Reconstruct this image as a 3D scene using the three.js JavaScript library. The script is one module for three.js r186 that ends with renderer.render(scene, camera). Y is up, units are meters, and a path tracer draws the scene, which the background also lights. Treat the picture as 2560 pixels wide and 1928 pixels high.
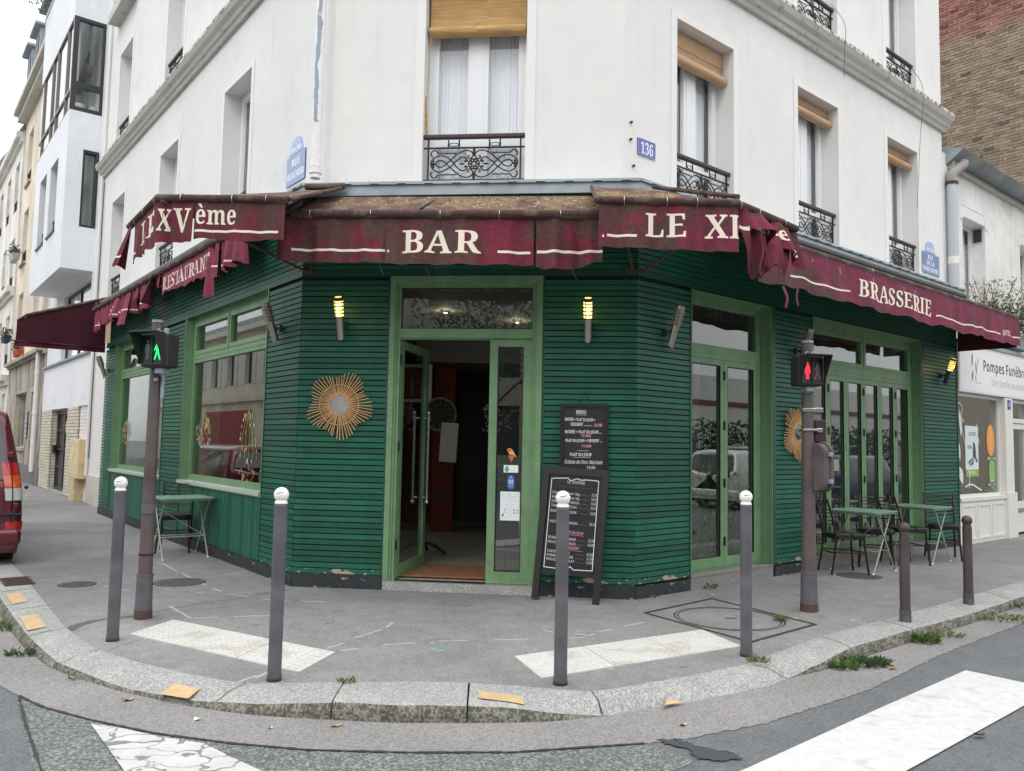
import * as THREE from 'three';
import { mergeGeometries, toCreasedNormals } from 'three/addons/utils/BufferGeometryUtils.js';
import { RoundedBoxGeometry } from 'three/addons/geometries/RoundedBoxGeometry.js';

// ---------------------------------------------------------------- camera, sky, sun, exposure
const scene = new THREE.Scene();
const camera = new THREE.PerspectiveCamera(51.47, 1024 / 771, 0.05, 400);
camera.position.set(0, 1.5, 0);
camera.rotation.order = 'YXZ';
camera.rotation.set(THREE.MathUtils.degToRad(4.16), 0, THREE.MathUtils.degToRad(1.09));
const renderer = new THREE.WebGLRenderer({ antialias: true });
renderer.setSize(1024, 771);
renderer.toneMapping = THREE.LinearToneMapping;
renderer.toneMappingExposure = 0.84;
renderer.shadowMap.enabled = true;
const SKY = 2.75;
{
  const w = 128, h = 64, d = new Float32Array(w * h * 4);
  for (let j = 0; j < h; j++) for (let i = 0; i < w; i++) {
    const el = ((j + 0.5) / h - 0.5) * Math.PI, s = Math.max(0, Math.sin(el));
    const az = i / w * Math.PI * 2;
    const cl = 1 + 0.07 * Math.sin(az * 3 + 5 * el) + 0.05 * Math.sin(az * 7 - 9 * el + 1);
    const L = SKY * (el < -0.02 ? 0.25 : (1 + 2 * s) / 3 + 0.12) * cl, o = (j * w + i) * 4;
    d[o] = L * 0.972; d[o + 1] = L * 0.998; d[o + 2] = L * 1.03; d[o + 3] = 1;
  }
  const t = new THREE.DataTexture(d, w, h, THREE.RGBAFormat, THREE.FloatType);
  t.mapping = THREE.EquirectangularReflectionMapping; t.magFilter = THREE.LinearFilter; t.minFilter = THREE.LinearFilter; t.needsUpdate = true;
  scene.background = t; scene.environment = t;
}
const sun = new THREE.DirectionalLight(0xfff4e6, 0.7);
sun.position.set(-6, 26, 14); sun.target.position.set(0, 1, -8);
sun.castShadow = true; sun.shadow.radius = 30;
Object.assign(sun.shadow.camera, { left: -22, right: 22, top: 22, bottom: -22, near: 1, far: 70 });
sun.shadow.mapSize.set(2048, 2048);
scene.add(sun, sun.target);

// ---------------------------------------------------------------- helpers
let SEED = 12345;
const rnd = () => { SEED = (SEED * 1664525 + 1013904223) >>> 0; return SEED / 4294967296; };
const rr = (a, b) => a + (b - a) * rnd();
const { sin, cos, PI, abs, min, max, floor, hypot } = Math;
const lerp = (a, b, t) => a + (b - a) * t, clamp = (x, a = 0, b = 1) => min(b, max(a, x));
const ss = (a, b, x) => { x = clamp((x - a) / (b - a)); return x * x * (3 - 2 * x); };
const counts = {};
function numbered(n) { const c = counts[n] = (counts[n] ?? -1) + 1; return c ? n + '_' + String(c).padStart(3, '0') : n; }
function tag(o, label, category, group, kind) { o.userData = { label, category }; if (group) o.userData.group = group; if (kind) o.userData.kind = kind; return o; }
function thing(name, label, category, pos = [0, 0, 0], ry = 0, group) {
  const o = new THREE.Group(); o.name = numbered(name); o.position.set(...pos); o.rotation.y = ry; scene.add(o); return tag(o, label, category, group);
}
function mesh(name, geo, mat, parent) {
  const m = new THREE.Mesh(Array.isArray(geo) ? G(geo) : geo, mat); m.name = name; m.castShadow = m.receiveShadow = true; parent.add(m); return m;
}
function struct(name, geo, mat, label) { const m = mesh(numbered(name), geo, mat, scene); m.userData = { kind: 'structure', label, category: name.replace(/_/g, ' ') }; return m; }
function part(name, parent, pos = [0, 0, 0], ry = 0) { const g = new THREE.Group(); g.name = name; g.position.set(...pos); g.rotation.y = ry; parent.add(g); return g; }
// uv in metres by the dominant axis of the normal
function muv(g) {
  if (g.index) g = g.toNonIndexed();
  if (!g.attributes.normal) g.computeVertexNormals();
  const p = g.attributes.position, n = g.attributes.normal, uv = new Float32Array(p.count * 2);
  for (let i = 0; i < p.count; i += 3) {
    const a = abs(n.getX(i) + n.getX(i + 1) + n.getX(i + 2)), b = abs(n.getY(i) + n.getY(i + 1) + n.getY(i + 2)), c = abs(n.getZ(i) + n.getZ(i + 1) + n.getZ(i + 2));
    for (let k = i; k < i + 3; k++) {
      const [u, v] = c >= a && c >= b ? [p.getX(k), p.getY(k)] : a >= b ? [p.getZ(k), p.getY(k)] : [p.getX(k), p.getZ(k)];
      uv[2 * k] = u; uv[2 * k + 1] = v;
    }
  }
  g.setAttribute('uv', new THREE.BufferAttribute(uv, 2));
  for (const k of Object.keys(g.attributes)) if (!['position', 'normal', 'uv'].includes(k)) g.deleteAttribute(k);
  return g;
}
function G(list) { const l = list.map(muv); return l.length === 1 ? l[0] : mergeGeometries(l); }
const bx = (w, h, d, x = 0, y = 0, z = 0) => new THREE.BoxGeometry(w, h, d).translate(x, y, z);
const span = (x0, x1, y0, y1, z0, z1) => bx(x1 - x0, y1 - y0, z1 - z0, (x0 + x1) / 2, (y0 + y1) / 2, (z0 + z1) / 2);
const rbx = (w, h, d, r, x = 0, y = 0, z = 0, seg = 2) => new RoundedBoxGeometry(w, h, d, seg, r).translate(x, y, z);
const cyl = (r0, r1, h, n = 16, x = 0, y = 0, z = 0) => new THREE.CylinderGeometry(r1, r0, h, n).translate(x, y + h / 2, z);
const V = (a) => new THREE.Vector3(...a);
function bar(a, b, r, n = 8, r2 = r) {  // a round bar between two points
  const A = V(a), B = V(b), d = B.clone().sub(A), g = new THREE.CylinderGeometry(r2, r, d.length(), n);
  g.applyQuaternion(new THREE.Quaternion().setFromUnitVectors(new THREE.Vector3(0, 1, 0), d.normalize()));
  return g.translate((a[0] + b[0]) / 2, (a[1] + b[1]) / 2, (a[2] + b[2]) / 2);
}
function tube(pts, r, seg = 24, n = 6, closed = false) { return new THREE.TubeGeometry(new THREE.CatmullRomCurve3(pts.map(V), closed), seg, r, n, closed); }
// four butt-ended members of a frame
const frame = (x0, x1, y0, y1, w, z0, z1, wt = w, wb = w) => [span(x0, x0 + w, y0, y1, z0, z1), span(x1 - w, x1, y0, y1, z0, z1), span(x0 + w, x1 - w, y1 - wt, y1, z0, z1), span(x0 + w, x1 - w, y0, y0 + wb, z0, z1)];
function shape(pts, holes = []) {
  const s = new THREE.Shape(pts.map((p) => new THREE.Vector2(...p)));
  for (const h of holes) s.holes.push(new THREE.Path(h.map((p) => new THREE.Vector2(...p))));
  return s;
}
const rect = (x0, x1, y0, y1) => [[x0, y0], [x1, y0], [x1, y1], [x0, y1]];
const slab = (pts, holes, d, z = 0, bevel = 0) => new THREE.ExtrudeGeometry(shape(pts, holes), { depth: d, bevelEnabled: bevel > 0, bevelSize: bevel, bevelThickness: bevel, bevelSegments: 1, curveSegments: 12 }).translate(0, 0, z);
// a flat horizontal sheet from plan points [x, z]
function sheet(pts, y, holes = []) {
  const g = new THREE.ShapeGeometry(shape(pts.map(([x, z]) => [x, -z]), holes.map((h) => h.map(([x, z]) => [x, -z])))); g.rotateX(-PI / 2); return g.translate(0, y, 0);
}
// a grid surface f(u, v) -> [x, y, z]
function surf(nu, nv, f) {
  const p = [], uv = [], ix = [];
  for (let j = 0; j <= nv; j++) for (let i = 0; i <= nu; i++) { p.push(...f(i / nu, j / nv)); uv.push(i / nu, j / nv); }
  for (let j = 0; j < nv; j++) for (let i = 0; i < nu; i++) { const a = j * (nu + 1) + i, b = a + 1, c = a + nu + 1, d = c + 1; ix.push(a, b, d, a, d, c); }
  const g = new THREE.BufferGeometry(); g.setAttribute('position', new THREE.Float32BufferAttribute(p, 3)); g.setAttribute('uv', new THREE.Float32BufferAttribute(uv, 2)); g.setIndex(ix); g.computeVertexNormals(); return g;
}

// faces of the corner building: L along the left street, F the cut corner, R along the right street; U = the upper wall, set back
const dg = THREE.MathUtils.degToRad;
const FACE = {
  L: { p: [-2.227, -8.328], ry: dg(-51.8), k: -1 }, F: { p: [-2.227, -8.328], ry: dg(-6), k: 1 }, R: { p: [1.244, -7.963], ry: dg(40), k: 1 },
  LU: { p: [-2.054, -8.641], ry: dg(-51.8), k: -1 }, FU: { p: [-2.054, -8.641], ry: dg(-6), k: 1 }, RU: { p: [1.139, -8.306], ry: dg(40), k: 1 },
};
function fp(f, s, y, o = 0) { const F = FACE[f], x = F.k * s; return [F.p[0] + x * cos(F.ry) + o * sin(F.ry), y, F.p[1] - x * sin(F.ry) + o * cos(F.ry)]; }
const fr = (f) => FACE[f].ry;
// a part standing in a face's frame
function fpart(name, parent, f, s = 0, y = 0, o = 0) { const w = fp(f, s, y, o), b = parent.position; return part(name, parent, [w[0] - b.x, w[1] - b.y, w[2] - b.z], FACE[f].ry); }
const sx = (f, s0, s1) => FACE[f].k > 0 ? [s0, s1] : [-s1, -s0];

// ---------------------------------------------------------------- textures
const P = new Uint16Array(4096).map(() => floor(rnd() * 65536));
const hash = (x, y, s) => P[(P[(P[x & 4095] + y) & 4095] + s) & 4095] / 65535;
function vn(x, y, per, s) {
  const xi = floor(x), yi = floor(y), fx = x - xi, fy = y - yi, u = fx * fx * (3 - 2 * fx), v = fy * fy * (3 - 2 * fy), m = (a) => ((a % per) + per) % per;
  return lerp(lerp(hash(m(xi), m(yi), s), hash(m(xi + 1), m(yi), s), u), lerp(hash(m(xi), m(yi + 1), s), hash(m(xi + 1), m(yi + 1), s), u), v);
}
function fbm(u, v, per, oct, s) { let a = 0, w = 0.5, t = 0; for (let i = 0; i < oct; i++) { a += w * vn(u * per, v * per, per, s + i * 17); t += w; w *= 0.5; per *= 2; } return a / t; }
function tex(N, f, { size = 1, srgb = true } = {}) {
  const d = new Uint8Array(N * N * 4);
  for (let j = 0; j < N; j++) for (let i = 0; i < N; i++) { const c = f(i / N, j / N, i, j), o = (j * N + i) * 4; d[o] = clamp(c[0], 0, 255); d[o + 1] = clamp(c[1], 0, 255); d[o + 2] = clamp(c[2], 0, 255); d[o + 3] = 255; }
  const t = new THREE.DataTexture(d, N, N); t.wrapS = t.wrapT = THREE.RepeatWrapping; t.magFilter = t.minFilter = THREE.LinearFilter; if (srgb) t.colorSpace = THREE.SRGBColorSpace; t.repeat.set(1 / size, 1 / size); t.needsUpdate = true; return t;
}
function canvasTex(w, h, draw) {
  const c = document.createElement('canvas'); c.width = w; c.height = h; const x = c.getContext('2d'); draw(x, w, h);
  const t = new THREE.CanvasTexture(c); t.colorSpace = THREE.SRGBColorSpace; t.magFilter = THREE.LinearFilter; return t;
}
const mul = (c, k) => [c[0] * k, c[1] * k, c[2] * k], mix3 = (a, b, t) => [lerp(a[0], b[0], t), lerp(a[1], b[1], t), lerp(a[2], b[2], t)];
const std = (o) => new THREE.MeshStandardMaterial({ roughness: 0.8, ...o });
const phys = (o) => new THREE.MeshPhysicalMaterial(o);
const lin = (r, g, b) => new THREE.Color().setRGB(r, g, b);
const both = { side: THREE.DoubleSide };

const grain = tex(512, (u, v, i, j) => { const a = fbm(u, v, 64, 3, 5) * 160 + hash(i & 511, j & 511, 3) * 95; return [a, a, a]; }, { size: 0.9, srgb: false });
const plaster = (base, seed, amt = 0.65) => tex(512, (u, v) => {
  const a = fbm(u, v, 3, 5, seed), b = fbm(u, v, 24, 3, seed + 9), st = ss(0.62, 0.8, fbm(u * 1, v * 1, 5, 4, seed + 31));
  const k = ss(0.55, 0.85, fbm(u, v * 0.06 + 0.3, 40, 3, seed + 41)) * ss(0.4, 0.7, fbm(u, v, 4, 3, seed + 43)); return mul(base, 1 + amt * ((a - 0.5) * 0.09 + (b - 0.5) * 0.05 - st * 0.04 - k * 0.05));
}, { size: 4 });
const PAINT = (base, seed, chips = 0) => tex(256, (u, v, i, j) => {
  const a = fbm(u, v, 6, 4, seed), b = vn(u * 8, v * 128, 128, seed + 3);
  const c = chips && fbm(u, v, 10, 4, seed + 50) > 1 - chips ? [168, 150, 132] : mul(base, 0.88 + 0.22 * a + 0.06 * (b - 0.5));
  return c;
}, { size: 0.7 });
const M = {
  white: std({ map: plaster([229, 227, 224], 11), roughness: 0.9 }),
  whiteCool: std({ map: plaster([228, 228, 226], 21), roughness: 0.9 }),
  trim: std({ color: lin(0.8, 0.79, 0.77), roughness: 0.7 }),
  cornice: std({ map: tex(512, (u, v) => { const a = fbm(u, v, 6, 5, 71), k = ss(0.62, 0.9, fbm(u, v, 40, 4, 75)); return mul(mix3([196, 193, 185], [120, 117, 110], k * 0.7), 0.93 + 0.14 * a); }, { size: 3 }), roughness: 0.9 }),
  lichen: std({ map: tex(512, (u, v) => { const k = ss(0.5, 0.62, fbm(u, v, 24, 4, 77)); return mul(mix3([214, 212, 206], [104, 100, 92], k * 0.85), 0.94 + 0.1 * fbm(u, v, 60, 2, 79)); }, { size: 2.2 }), roughness: 0.95 }),
  pvc: std({ color: lin(0.82, 0.83, 0.84), roughness: 0.35 }),
  slat: [0, 1, 2].map((k) => std({ map: PAINT([[19, 89, 68], [25, 98, 76], [19, 81, 62]][k], 101 + k * 7), roughness: 0.5 })),
  worn: std({ map: PAINT([22, 93, 72], 131, 0.37), roughness: 0.6 }),
  backing: std({ color: lin(0.006, 0.03, 0.02), roughness: 0.7 }),
  base: std({ map: tex(256, (u, v) => { const k = fbm(u, v, 12, 4, 141) > 0.72; return k ? [150, 142, 132] : mul([44, 50, 54], 0.8 + 0.4 * fbm(u, v, 8, 3, 142)); }, { size: 0.8 }), roughness: 0.7 }),
  green: std({ map: PAINT([110, 145, 106], 151), roughness: 0.5 }),
  greenDark: std({ color: lin(0.012, 0.075, 0.045), roughness: 0.45 }),
  glass: phys({ color: 0xffffff, roughness: 0.0, transmission: 1, thickness: 0, ior: 1.5, specularIntensity: 1 }),
  glassShop: phys({ color: 0xe8eee9, roughness: 0.0, transmission: 1, thickness: 0, ior: 1.9 }),
  zinc: std({ map: tex(256, (u, v) => mul([150, 160, 166], 0.8 + 0.35 * fbm(u, v, 4, 5, 161)), { size: 1.2 }), roughness: 0.45, metalness: 0.35 }),
  iron: std({ color: lin(0.018, 0.017, 0.02), roughness: 0.55, metalness: 0.3 }),
  railWood: std({ color: lin(0.06, 0.035, 0.035), roughness: 0.6 }),
  steel: std({ color: lin(0.46, 0.42, 0.36), roughness: 0.32, metalness: 0.9 }),
  chrome: std({ color: lin(0.6, 0.6, 0.6), roughness: 0.22, metalness: 1 }),
  post: std({ map: tex(256, (u, v) => { const a = fbm(u, v, 5, 5, 171), k = ss(0.6, 0.7, fbm(u, v, 14, 4, 173)); return mix3(mul([88, 78, 79], 0.75 + 0.5 * a), [92, 74, 68], k * 0.4); }, { size: 1 }), roughness: 0.55 }),
  bollard: std({ map: tex(256, (u, v) => mul([88, 87, 93], 0.78 + 0.44 * fbm(u, v, 6, 5, 181)), { size: 0.8 }), roughness: 0.5 }),
  bollardBrown: std({ map: tex(256, (u, v) => mul([78, 67, 68], 0.78 + 0.44 * fbm(u, v, 6, 5, 185)), { size: 0.8 }), roughness: 0.5 }),
  ball: std({ map: tex(256, (u, v) => fbm(u, v, 9, 5, 191) > 0.77 ? [126, 122, 118] : mul([240, 238, 232], 0.95 + 0.1 * fbm(u, v, 6, 3, 192)), { size: 0.35 }), roughness: 0.35 }),
  black: std({ color: lin(0.012, 0.012, 0.013), roughness: 0.45 }),
  blackPlastic: std({ color: lin(0.022, 0.02, 0.021), roughness: 0.5 }),
  leather: std({ color: lin(0.014, 0.014, 0.015), roughness: 0.35 }),
  chairMetal: std({ color: lin(0.03, 0.012, 0.013), roughness: 0.35, metalness: 0.3 }),
  tableGreen: std({ color: lin(0.15, 0.27, 0.19), roughness: 0.45 }),
  tableLeg: std({ color: lin(0.34, 0.39, 0.34), roughness: 0.45 }),
  rattan: std({ map: tex(128, (u, v) => mul([208, 164, 114], 0.7 + 0.5 * fbm(u, v, 8, 3, 201)), { size: 0.1 }), roughness: 0.65 }),
  mirror: std({ color: lin(0.72, 0.76, 0.82), roughness: 0.03, metalness: 1 }),
  blind: std({ map: tex(256, (u, v) => mul([198, 158, 104], 0.82 + 0.25 * vn(u * 4, v * 128, 128, 211) + 0.1 * (fbm(u, v, 6, 3, 212) - 0.5)), { size: 0.6 }), roughness: 0.85 }),
  blindTan: std({ map: tex(256, (u, v) => mul([202, 166, 130], 0.86 + 0.16 * vn(u * 4, v * 128, 128, 215) + 0.1 * (fbm(u, v, 6, 3, 216) - 0.5)), { size: 0.6 }), roughness: 0.85 }),
  sheer: std({ color: lin(0.84, 0.87, 0.92), roughness: 1, side: THREE.DoubleSide }),
  tubeFab: std({ map: tex(256, (u, v) => mul(mix3([76, 54, 53], [96, 84, 72], ss(0.45, 0.7, fbm(u, v, 6, 5, 221))), 0.8 + 0.4 * fbm(u, v, 20, 3, 223)), { size: 0.8 }), roughness: 0.9 }),
  rust: std({ map: tex(128, (u, v) => mix3([64, 56, 54], [94, 72, 62], fbm(u, v, 8, 4, 231)), { size: 0.4 }), roughness: 0.8 }),
  kerb: std({ map: tex(512, (u, v, i, j) => { const a = hash(i, j, 7), b = fbm(u, v, 96, 2, 241), c = fbm(u, v, 4, 4, 243); return mul([166, 166, 163], 0.62 + 0.46 * b + 0.14 * a + 0.16 * (c - 0.5)); }, { size: 0.8 }), bumpMap: grain, bumpScale: 0.003, roughness: 0.9 }),
  kerbFace: std({ map: tex(512, (u, v, i, j) => { const a = hash(i, j, 9), b = fbm(u, v, 70, 3, 246), c = fbm(u, v, 6, 3, 248); return mul(mix3([146, 143, 132], [82, 80, 70], ss(0.3, 0.7, b * 0.7 + c * 0.4)), 0.78 + 0.34 * a); }, { size: 0.8 }), bumpMap: grain, bumpScale: 0.005, roughness: 0.95 }),
  gutter: std({ map: tex(512, (u, v, i, j) => { const b = fbm(u, v, 150, 2, 251), c = fbm(u, v, 3, 5, 253), a = hash(i, j, 11); return mul([140, 137, 135], 0.66 + 0.38 * b + 0.2 * (a > 0.97 ? 1.4 : a * 0.5) + 0.16 * c - 0.03); }, { size: 1.4 }), bumpMap: grain, bumpScale: 0.003, roughness: 0.9 }),
  roadOld: std({ map: tex(1024, (u, v, i, j) => { const b = fbm(u, v, 150, 2, 261), c = fbm(u, v, 5, 5, 263), a = hash(i, j, 13); return mul(mix3([112, 120, 117], [142, 143, 137], ss(0.4, 0.8, b)), 0.6 + 0.3 * b + 0.3 * a * b + 0.16 * c); }, { size: 1.6 }), bumpMap: tex(512, (u, v, i, j) => { const a = fbm(u, v, 64, 2, 265) * 220; return [a, a, a]; }, { size: 0.9, srgb: false }), bumpScale: 0.012, roughness: 0.92 }),
  roadNew: std({ map: tex(512, (u, v, i, j) => { const b = fbm(u, v, 128, 2, 271), c = fbm(u, v, 4, 5, 273); return mul([108, 110, 112], 0.68 + 0.36 * b + 0.2 * c + 0.1 * (hash(i, j, 15) - 0.5)); }, { size: 1.2 }), bumpMap: grain, bumpScale: 0.004, roughness: 0.9 }),
  paintWhite: std({ map: tex(512, (u, v) => { const k = ss(0.6, 0.9, fbm(u, v, 10, 5, 281)); return mul(mix3([203, 203, 201], [184, 183, 180], k), 0.94 + 0.1 * fbm(u, v, 40, 2, 283)); }, { size: 1.3 }), roughness: 0.8 }),
  yellow: std({ map: tex(128, (u, v) => mul([198, 170, 128], 0.9 + 0.16 * fbm(u, v, 10, 4, 291)), { size: 0.4 }), roughness: 0.85 }),
  tactile: std({ map: tex(512, (u, v) => { const k = ss(0.5, 0.72, fbm(u, v, 6, 5, 301)); return mul(mix3([204, 202, 196], [180, 175, 162], k * 0.7), 0.95 + 0.08 * fbm(u, v, 30, 2, 303)); }, { size: 1.1 }), roughness: 0.75 }),
  castIron: std({ map: tex(256, (u, v) => mul([96, 92, 90], 0.7 + 0.5 * fbm(u, v, 16, 4, 311)), { size: 0.4 }), bumpMap: grain, bumpScale: 0.004, roughness: 0.7, metalness: 0.2 }),
  groove: std({ color: lin(0.045, 0.036, 0.033), roughness: 0.9 }),
  tyre: std({ color: lin(0.012, 0.012, 0.012), roughness: 0.8 }),
  darkGrey: std({ color: lin(0.05, 0.052, 0.056), roughness: 0.5 }),
  leaf: [[58, 88, 34], [84, 112, 44], [44, 70, 30], [112, 118, 60]].map((c) => phys({ color: new THREE.Color(c[0] / 255, c[1] / 255, c[2] / 255).convertSRGBToLinear(), roughness: 0.8, transmission: 0.3, thickness: 0, side: THREE.DoubleSide })),
};
function mark(f, s, y, o) { return fp(f, s, y, o); }
// a print on a flat sheet: plane of w x h metres with a canvas
function print(w, h, px, draw, o = {}) {
  const t = canvasTex(px, Math.round(px * h / w), draw);
  return [new THREE.PlaneGeometry(w, h), std({ map: t, roughness: 0.6, ...o })];
}
// blades / leaves: a merged tuft of small faces
function leaves(n, f, w, l) {
  const p = [], t = new THREE.Vector3(), a = new THREE.Vector3(), b = new THREE.Vector3();
  for (let i = 0; i < n; i++) {
    const [x, y, z, dx, dy, dz, k = 1] = f(i); a.set(dx, dy, dz).normalize(); b.set(rr(-1, 1), rr(-1, 1), rr(-1, 1)).cross(a).normalize(); const W = w * k, Ln = l * k;
    const q = (u, v) => [x + a.x * u * Ln + b.x * v * W, y + a.y * u * Ln + b.y * v * W, z + a.z * u * Ln + b.z * v * W];
    p.push(...q(0, 0), ...q(0.5, -0.5), ...q(1, 0), ...q(0, 0), ...q(1, 0), ...q(0.5, 0.5));
  }
  const g = new THREE.BufferGeometry(); g.setAttribute('position', new THREE.Float32BufferAttribute(p, 3)); g.computeVertexNormals(); return g;
}

// ================================================================ GROUND
const uL = [-0.618, -0.786], uR = [0.766, -0.643], ROAD = -0.1;
const add2 = (p, d, t) => [p[0] + d[0] * t, p[1] + d[1] * t];
const innerPts = [[-5.63, -9.25], [-4.96, -8.39], [-4.34, -7.56], [-3.69, -6.7], [-3.43, -6.36], [-3.2, -6.09], [-2.88, -5.75], [-2.47, -5.46], [-2.01, -5.2], [-1.6, -5.02], [-1.01, -5.1], [-0.4, -5.14], [0.04, -5.1], [0.3, -5.03], [0.55, -5.0], [1.11, -5.32], [1.64, -5.66], [1.95, -5.98], [2.52, -6.56], [3.31, -7.21], [4.16, -7.92], [5.13, -8.77], [6.09, -9.58]];
const outerPts = [[-4.05, -6.67, -0.002], [-3.63, -6.16, -0.016], [-3.11, -5.61, -0.048], [-2.43, -5.14, -0.066], [-1.88, -4.89, -0.061], [-1.45, -4.77, -0.033], [-1.0, -4.72, 0], [-0.63, -4.69, 0], [-0.23, -4.71, 0], [0.04, -4.73, -0.017], [0.33, -4.77, -0.055], [0.59, -4.84, -0.088], [1.15, -5.12, -0.09], [1.76, -5.5, -0.09], [1.97, -5.69, -0.086], [2.36, -5.99, -0.033], [2.61, -6.21, 0], [3.41, -6.87, 0], [4.28, -7.58, -0.01], [5.21, -8.39, -0.01]];
for (let k = 1; k <= 6; k++) outerPts.unshift([...add2([-4.05, -6.67], uL, k), 0]);
innerPts.unshift(...[40, 4].map((t) => add2([-5.63, -9.25], uL, t)));
outerPts.unshift([...add2([-4.05, -6.67], uL, 44), 0]);
innerPts.push(...[4, 40].map((t) => add2([6.09, -9.58], uR, t)));
outerPts.push(...[2, 4, 41].map((t) => [...add2([5.21, -8.39], uR, t), -0.005]));
const dense = (pts) => { const o = []; for (let i = 0; i < pts.length - 1; i++) for (let k = 0; k < 24; k++) o.push(pts[i].map((a, d) => lerp(a, pts[i + 1][d], k / 24))); o.push(pts[pts.length - 1]); return o; };
const smooth = (o, n) => { for (let r = 0; r < n; r++) { const q = o.map((p) => [...p]); for (let i = 1; i < o.length - 1; i++) for (let d = 0; d < p2(o); d++) o[i][d] = (q[i - 1][d] + 2 * q[i][d] + q[i + 1][d]) / 4; } return o; };
function p2(o) { return o[0].length; }
const IN = smooth(dense(innerPts).map((p) => [...p]), 14), OUT = smooth(dense(outerPts).map((p) => [...p]), 14);
const nearIx = (c, p) => { let b = 0, d = 1e9; c.forEach((q, i) => { const e = hypot(q[0] - p[0], q[1] - p[1]); if (e < d) { d = e; b = i; } }); return b; };
const along = (c, a, b, t) => { const x = a + (b - a) * t, i = min(c.length - 2, floor(x)), f = x - i; return c[i].map((v, d) => lerp(v, c[i + 1][d], f)); };

// the road: one sheet to the horizon
struct('road', sheet([[-250, 120], [250, 120], [250, -260], [-250, -260]], ROAD).rotateY(0), M.roadNew, 'smooth grey asphalt road that runs round the corner kerb');
// gutter strip of pale asphalt along the kerb
const gutPts = [[-3.21, -5.21], [-2.98, -5.02], [-2.71, -4.82], [-2.34, -4.63], [-1.89, -4.44], [-1.44, -4.32], [-1.02, -4.25], [-0.5, -4.24], [0.04, -4.27], [0.75, -4.43], [1.02, -4.53], [1.53, -4.8], [2.06, -5.2], [2.46, -5.51], [2.88, -5.92], [3.19, -6.22], [3.68, -6.67], [4.88, -7.69]];
gutPts.unshift(add2([-3.21, -5.21], uL, 40)); gutPts.push(add2([4.88, -7.69], uR, 40));
{
  const d = []; for (const p of dense(gutPts)) d.push([p[0] + rr(-0.012, 0.012), p[1] + rr(-0.012, 0.012)]);
  struct('gutter', muv(sheet([...IN.map((p) => [p[0], p[1]]), ...d.reverse()], ROAD + 0.004)), M.gutter, 'pale worn gutter band curving along the foot of the kerb');
}
// rough green-grey old asphalt in the middle of the crossing
{
  const near = dense(gutPts.slice(2, 11)).map((p) => [p[0] + rr(-0.01, 0.01), p[1] + rr(-0.01, 0.01)]);
  const pts = [[-2.98, -5.0], ...near.filter((p) => p[0] > -2.9 && p[0] < 0.76), [0.8, -4.38], [0.97, -4.21], [0.9, -4.14], [0.82, -4.06], [0.9, -3.6], [1.4, -2.4], [2.2, -1.2], [2.6, 0.5], [0.2, 0.5], [-2.21, -3.9], [-2.64, -4.5]];
  struct('old_asphalt', muv(sheet(pts, ROAD + 0.003)), M.roadOld, 'rough green grey old asphalt patch in front of the kerb');
}
struct('asphalt_patch', muv(sheet([[3.2, -4.2], [4.2, -5.2], [7, -7.4], [9, -6.2], [3.4, -3]], ROAD + 0.002)), M.roadOld, 'coarse asphalt at the lower right corner beyond the wide white stripe');
// tar seal along joints
const seal = (pts, w) => { const l = [], r = []; pts.forEach((p, i) => { const a = pts[max(0, i - 1)], b = pts[min(pts.length - 1, i + 1)], d = hypot(b[0] - a[0], b[1] - a[1]), n = [-(b[1] - a[1]) / d, (b[0] - a[0]) / d], k = w * rr(0.4, 1.4); l.push([p[0] + n[0] * k, p[1] + n[1] * k]); r.unshift([p[0] - n[0] * k, p[1] - n[1] * k]); }); return [...l, ...r]; };
struct('asphalt_joint', [sheet(seal(dense([[-2.98, -5.02], [-2.64, -4.53], [-2.21, -3.94], [-1.5, -2.9]]), 0.008), ROAD + 0.008), sheet(seal(dense(gutPts.slice(2, 11)), 0.01), ROAD + 0.0085)], std({ color: lin(0.035, 0.035, 0.035) }), 'thin dark joint where old asphalt meets the gutter');
struct('tar_stain', muv(sheet(dense([[0.83, -4.49], [0.95, -4.5], [1.02, -4.41], [1.2, -4.31], [1.22, -4.24], [1.1, -4.2], [0.98, -4.24], [0.97, -4.36], [0.86, -4.43], [0.83, -4.49]]).map(([a, b]) => [a + rr(-0.012, 0.012), b + rr(-0.012, 0.012)]), ROAD + 0.008)), std({ color: lin(0.055, 0.06, 0.066) }), 'dark tar smear at the edge of the smooth asphalt');

// zebra stripes
const crackPaint = std({
  map: (() => {
    const N = 10, c = []; for (let i = 0; i < N * N; i++) c.push([rnd(), rnd()]);
    return tex(1024, (u, v) => {
      const wu = u * N + (fbm(u, v, 20, 3, 401) - 0.5) * 0.9, wv = v * N * 1.7 + (fbm(u, v, 20, 3, 403) - 0.5) * 0.9; let a = 9, b = 9; const xi = floor(wu), yi = floor(wv);
      for (let j = -1; j < 2; j++) for (let i = -1; i < 2; i++) { const q = c[(((yi + j) % N + N) % N) * N + (((xi + i) % N + N) % N)], d = hypot(xi + i + q[0] - wu, yi + j + q[1] - wv); if (d < a) { b = a; a = d; } else if (d < b) b = d; }
      const crack = b - a < 0.015 + 0.075 * fbm(u, v, 12, 2, 405) || fbm(u, v, 26, 5, 407) > 0.76; return crack ? [124, 128, 125] : mul([202, 199, 196], 0.9 + 0.12 * fbm(u, v, 30, 3, 409));
    }, { size: 2.6 });
  })(), roughness: 0.85,
});
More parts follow.
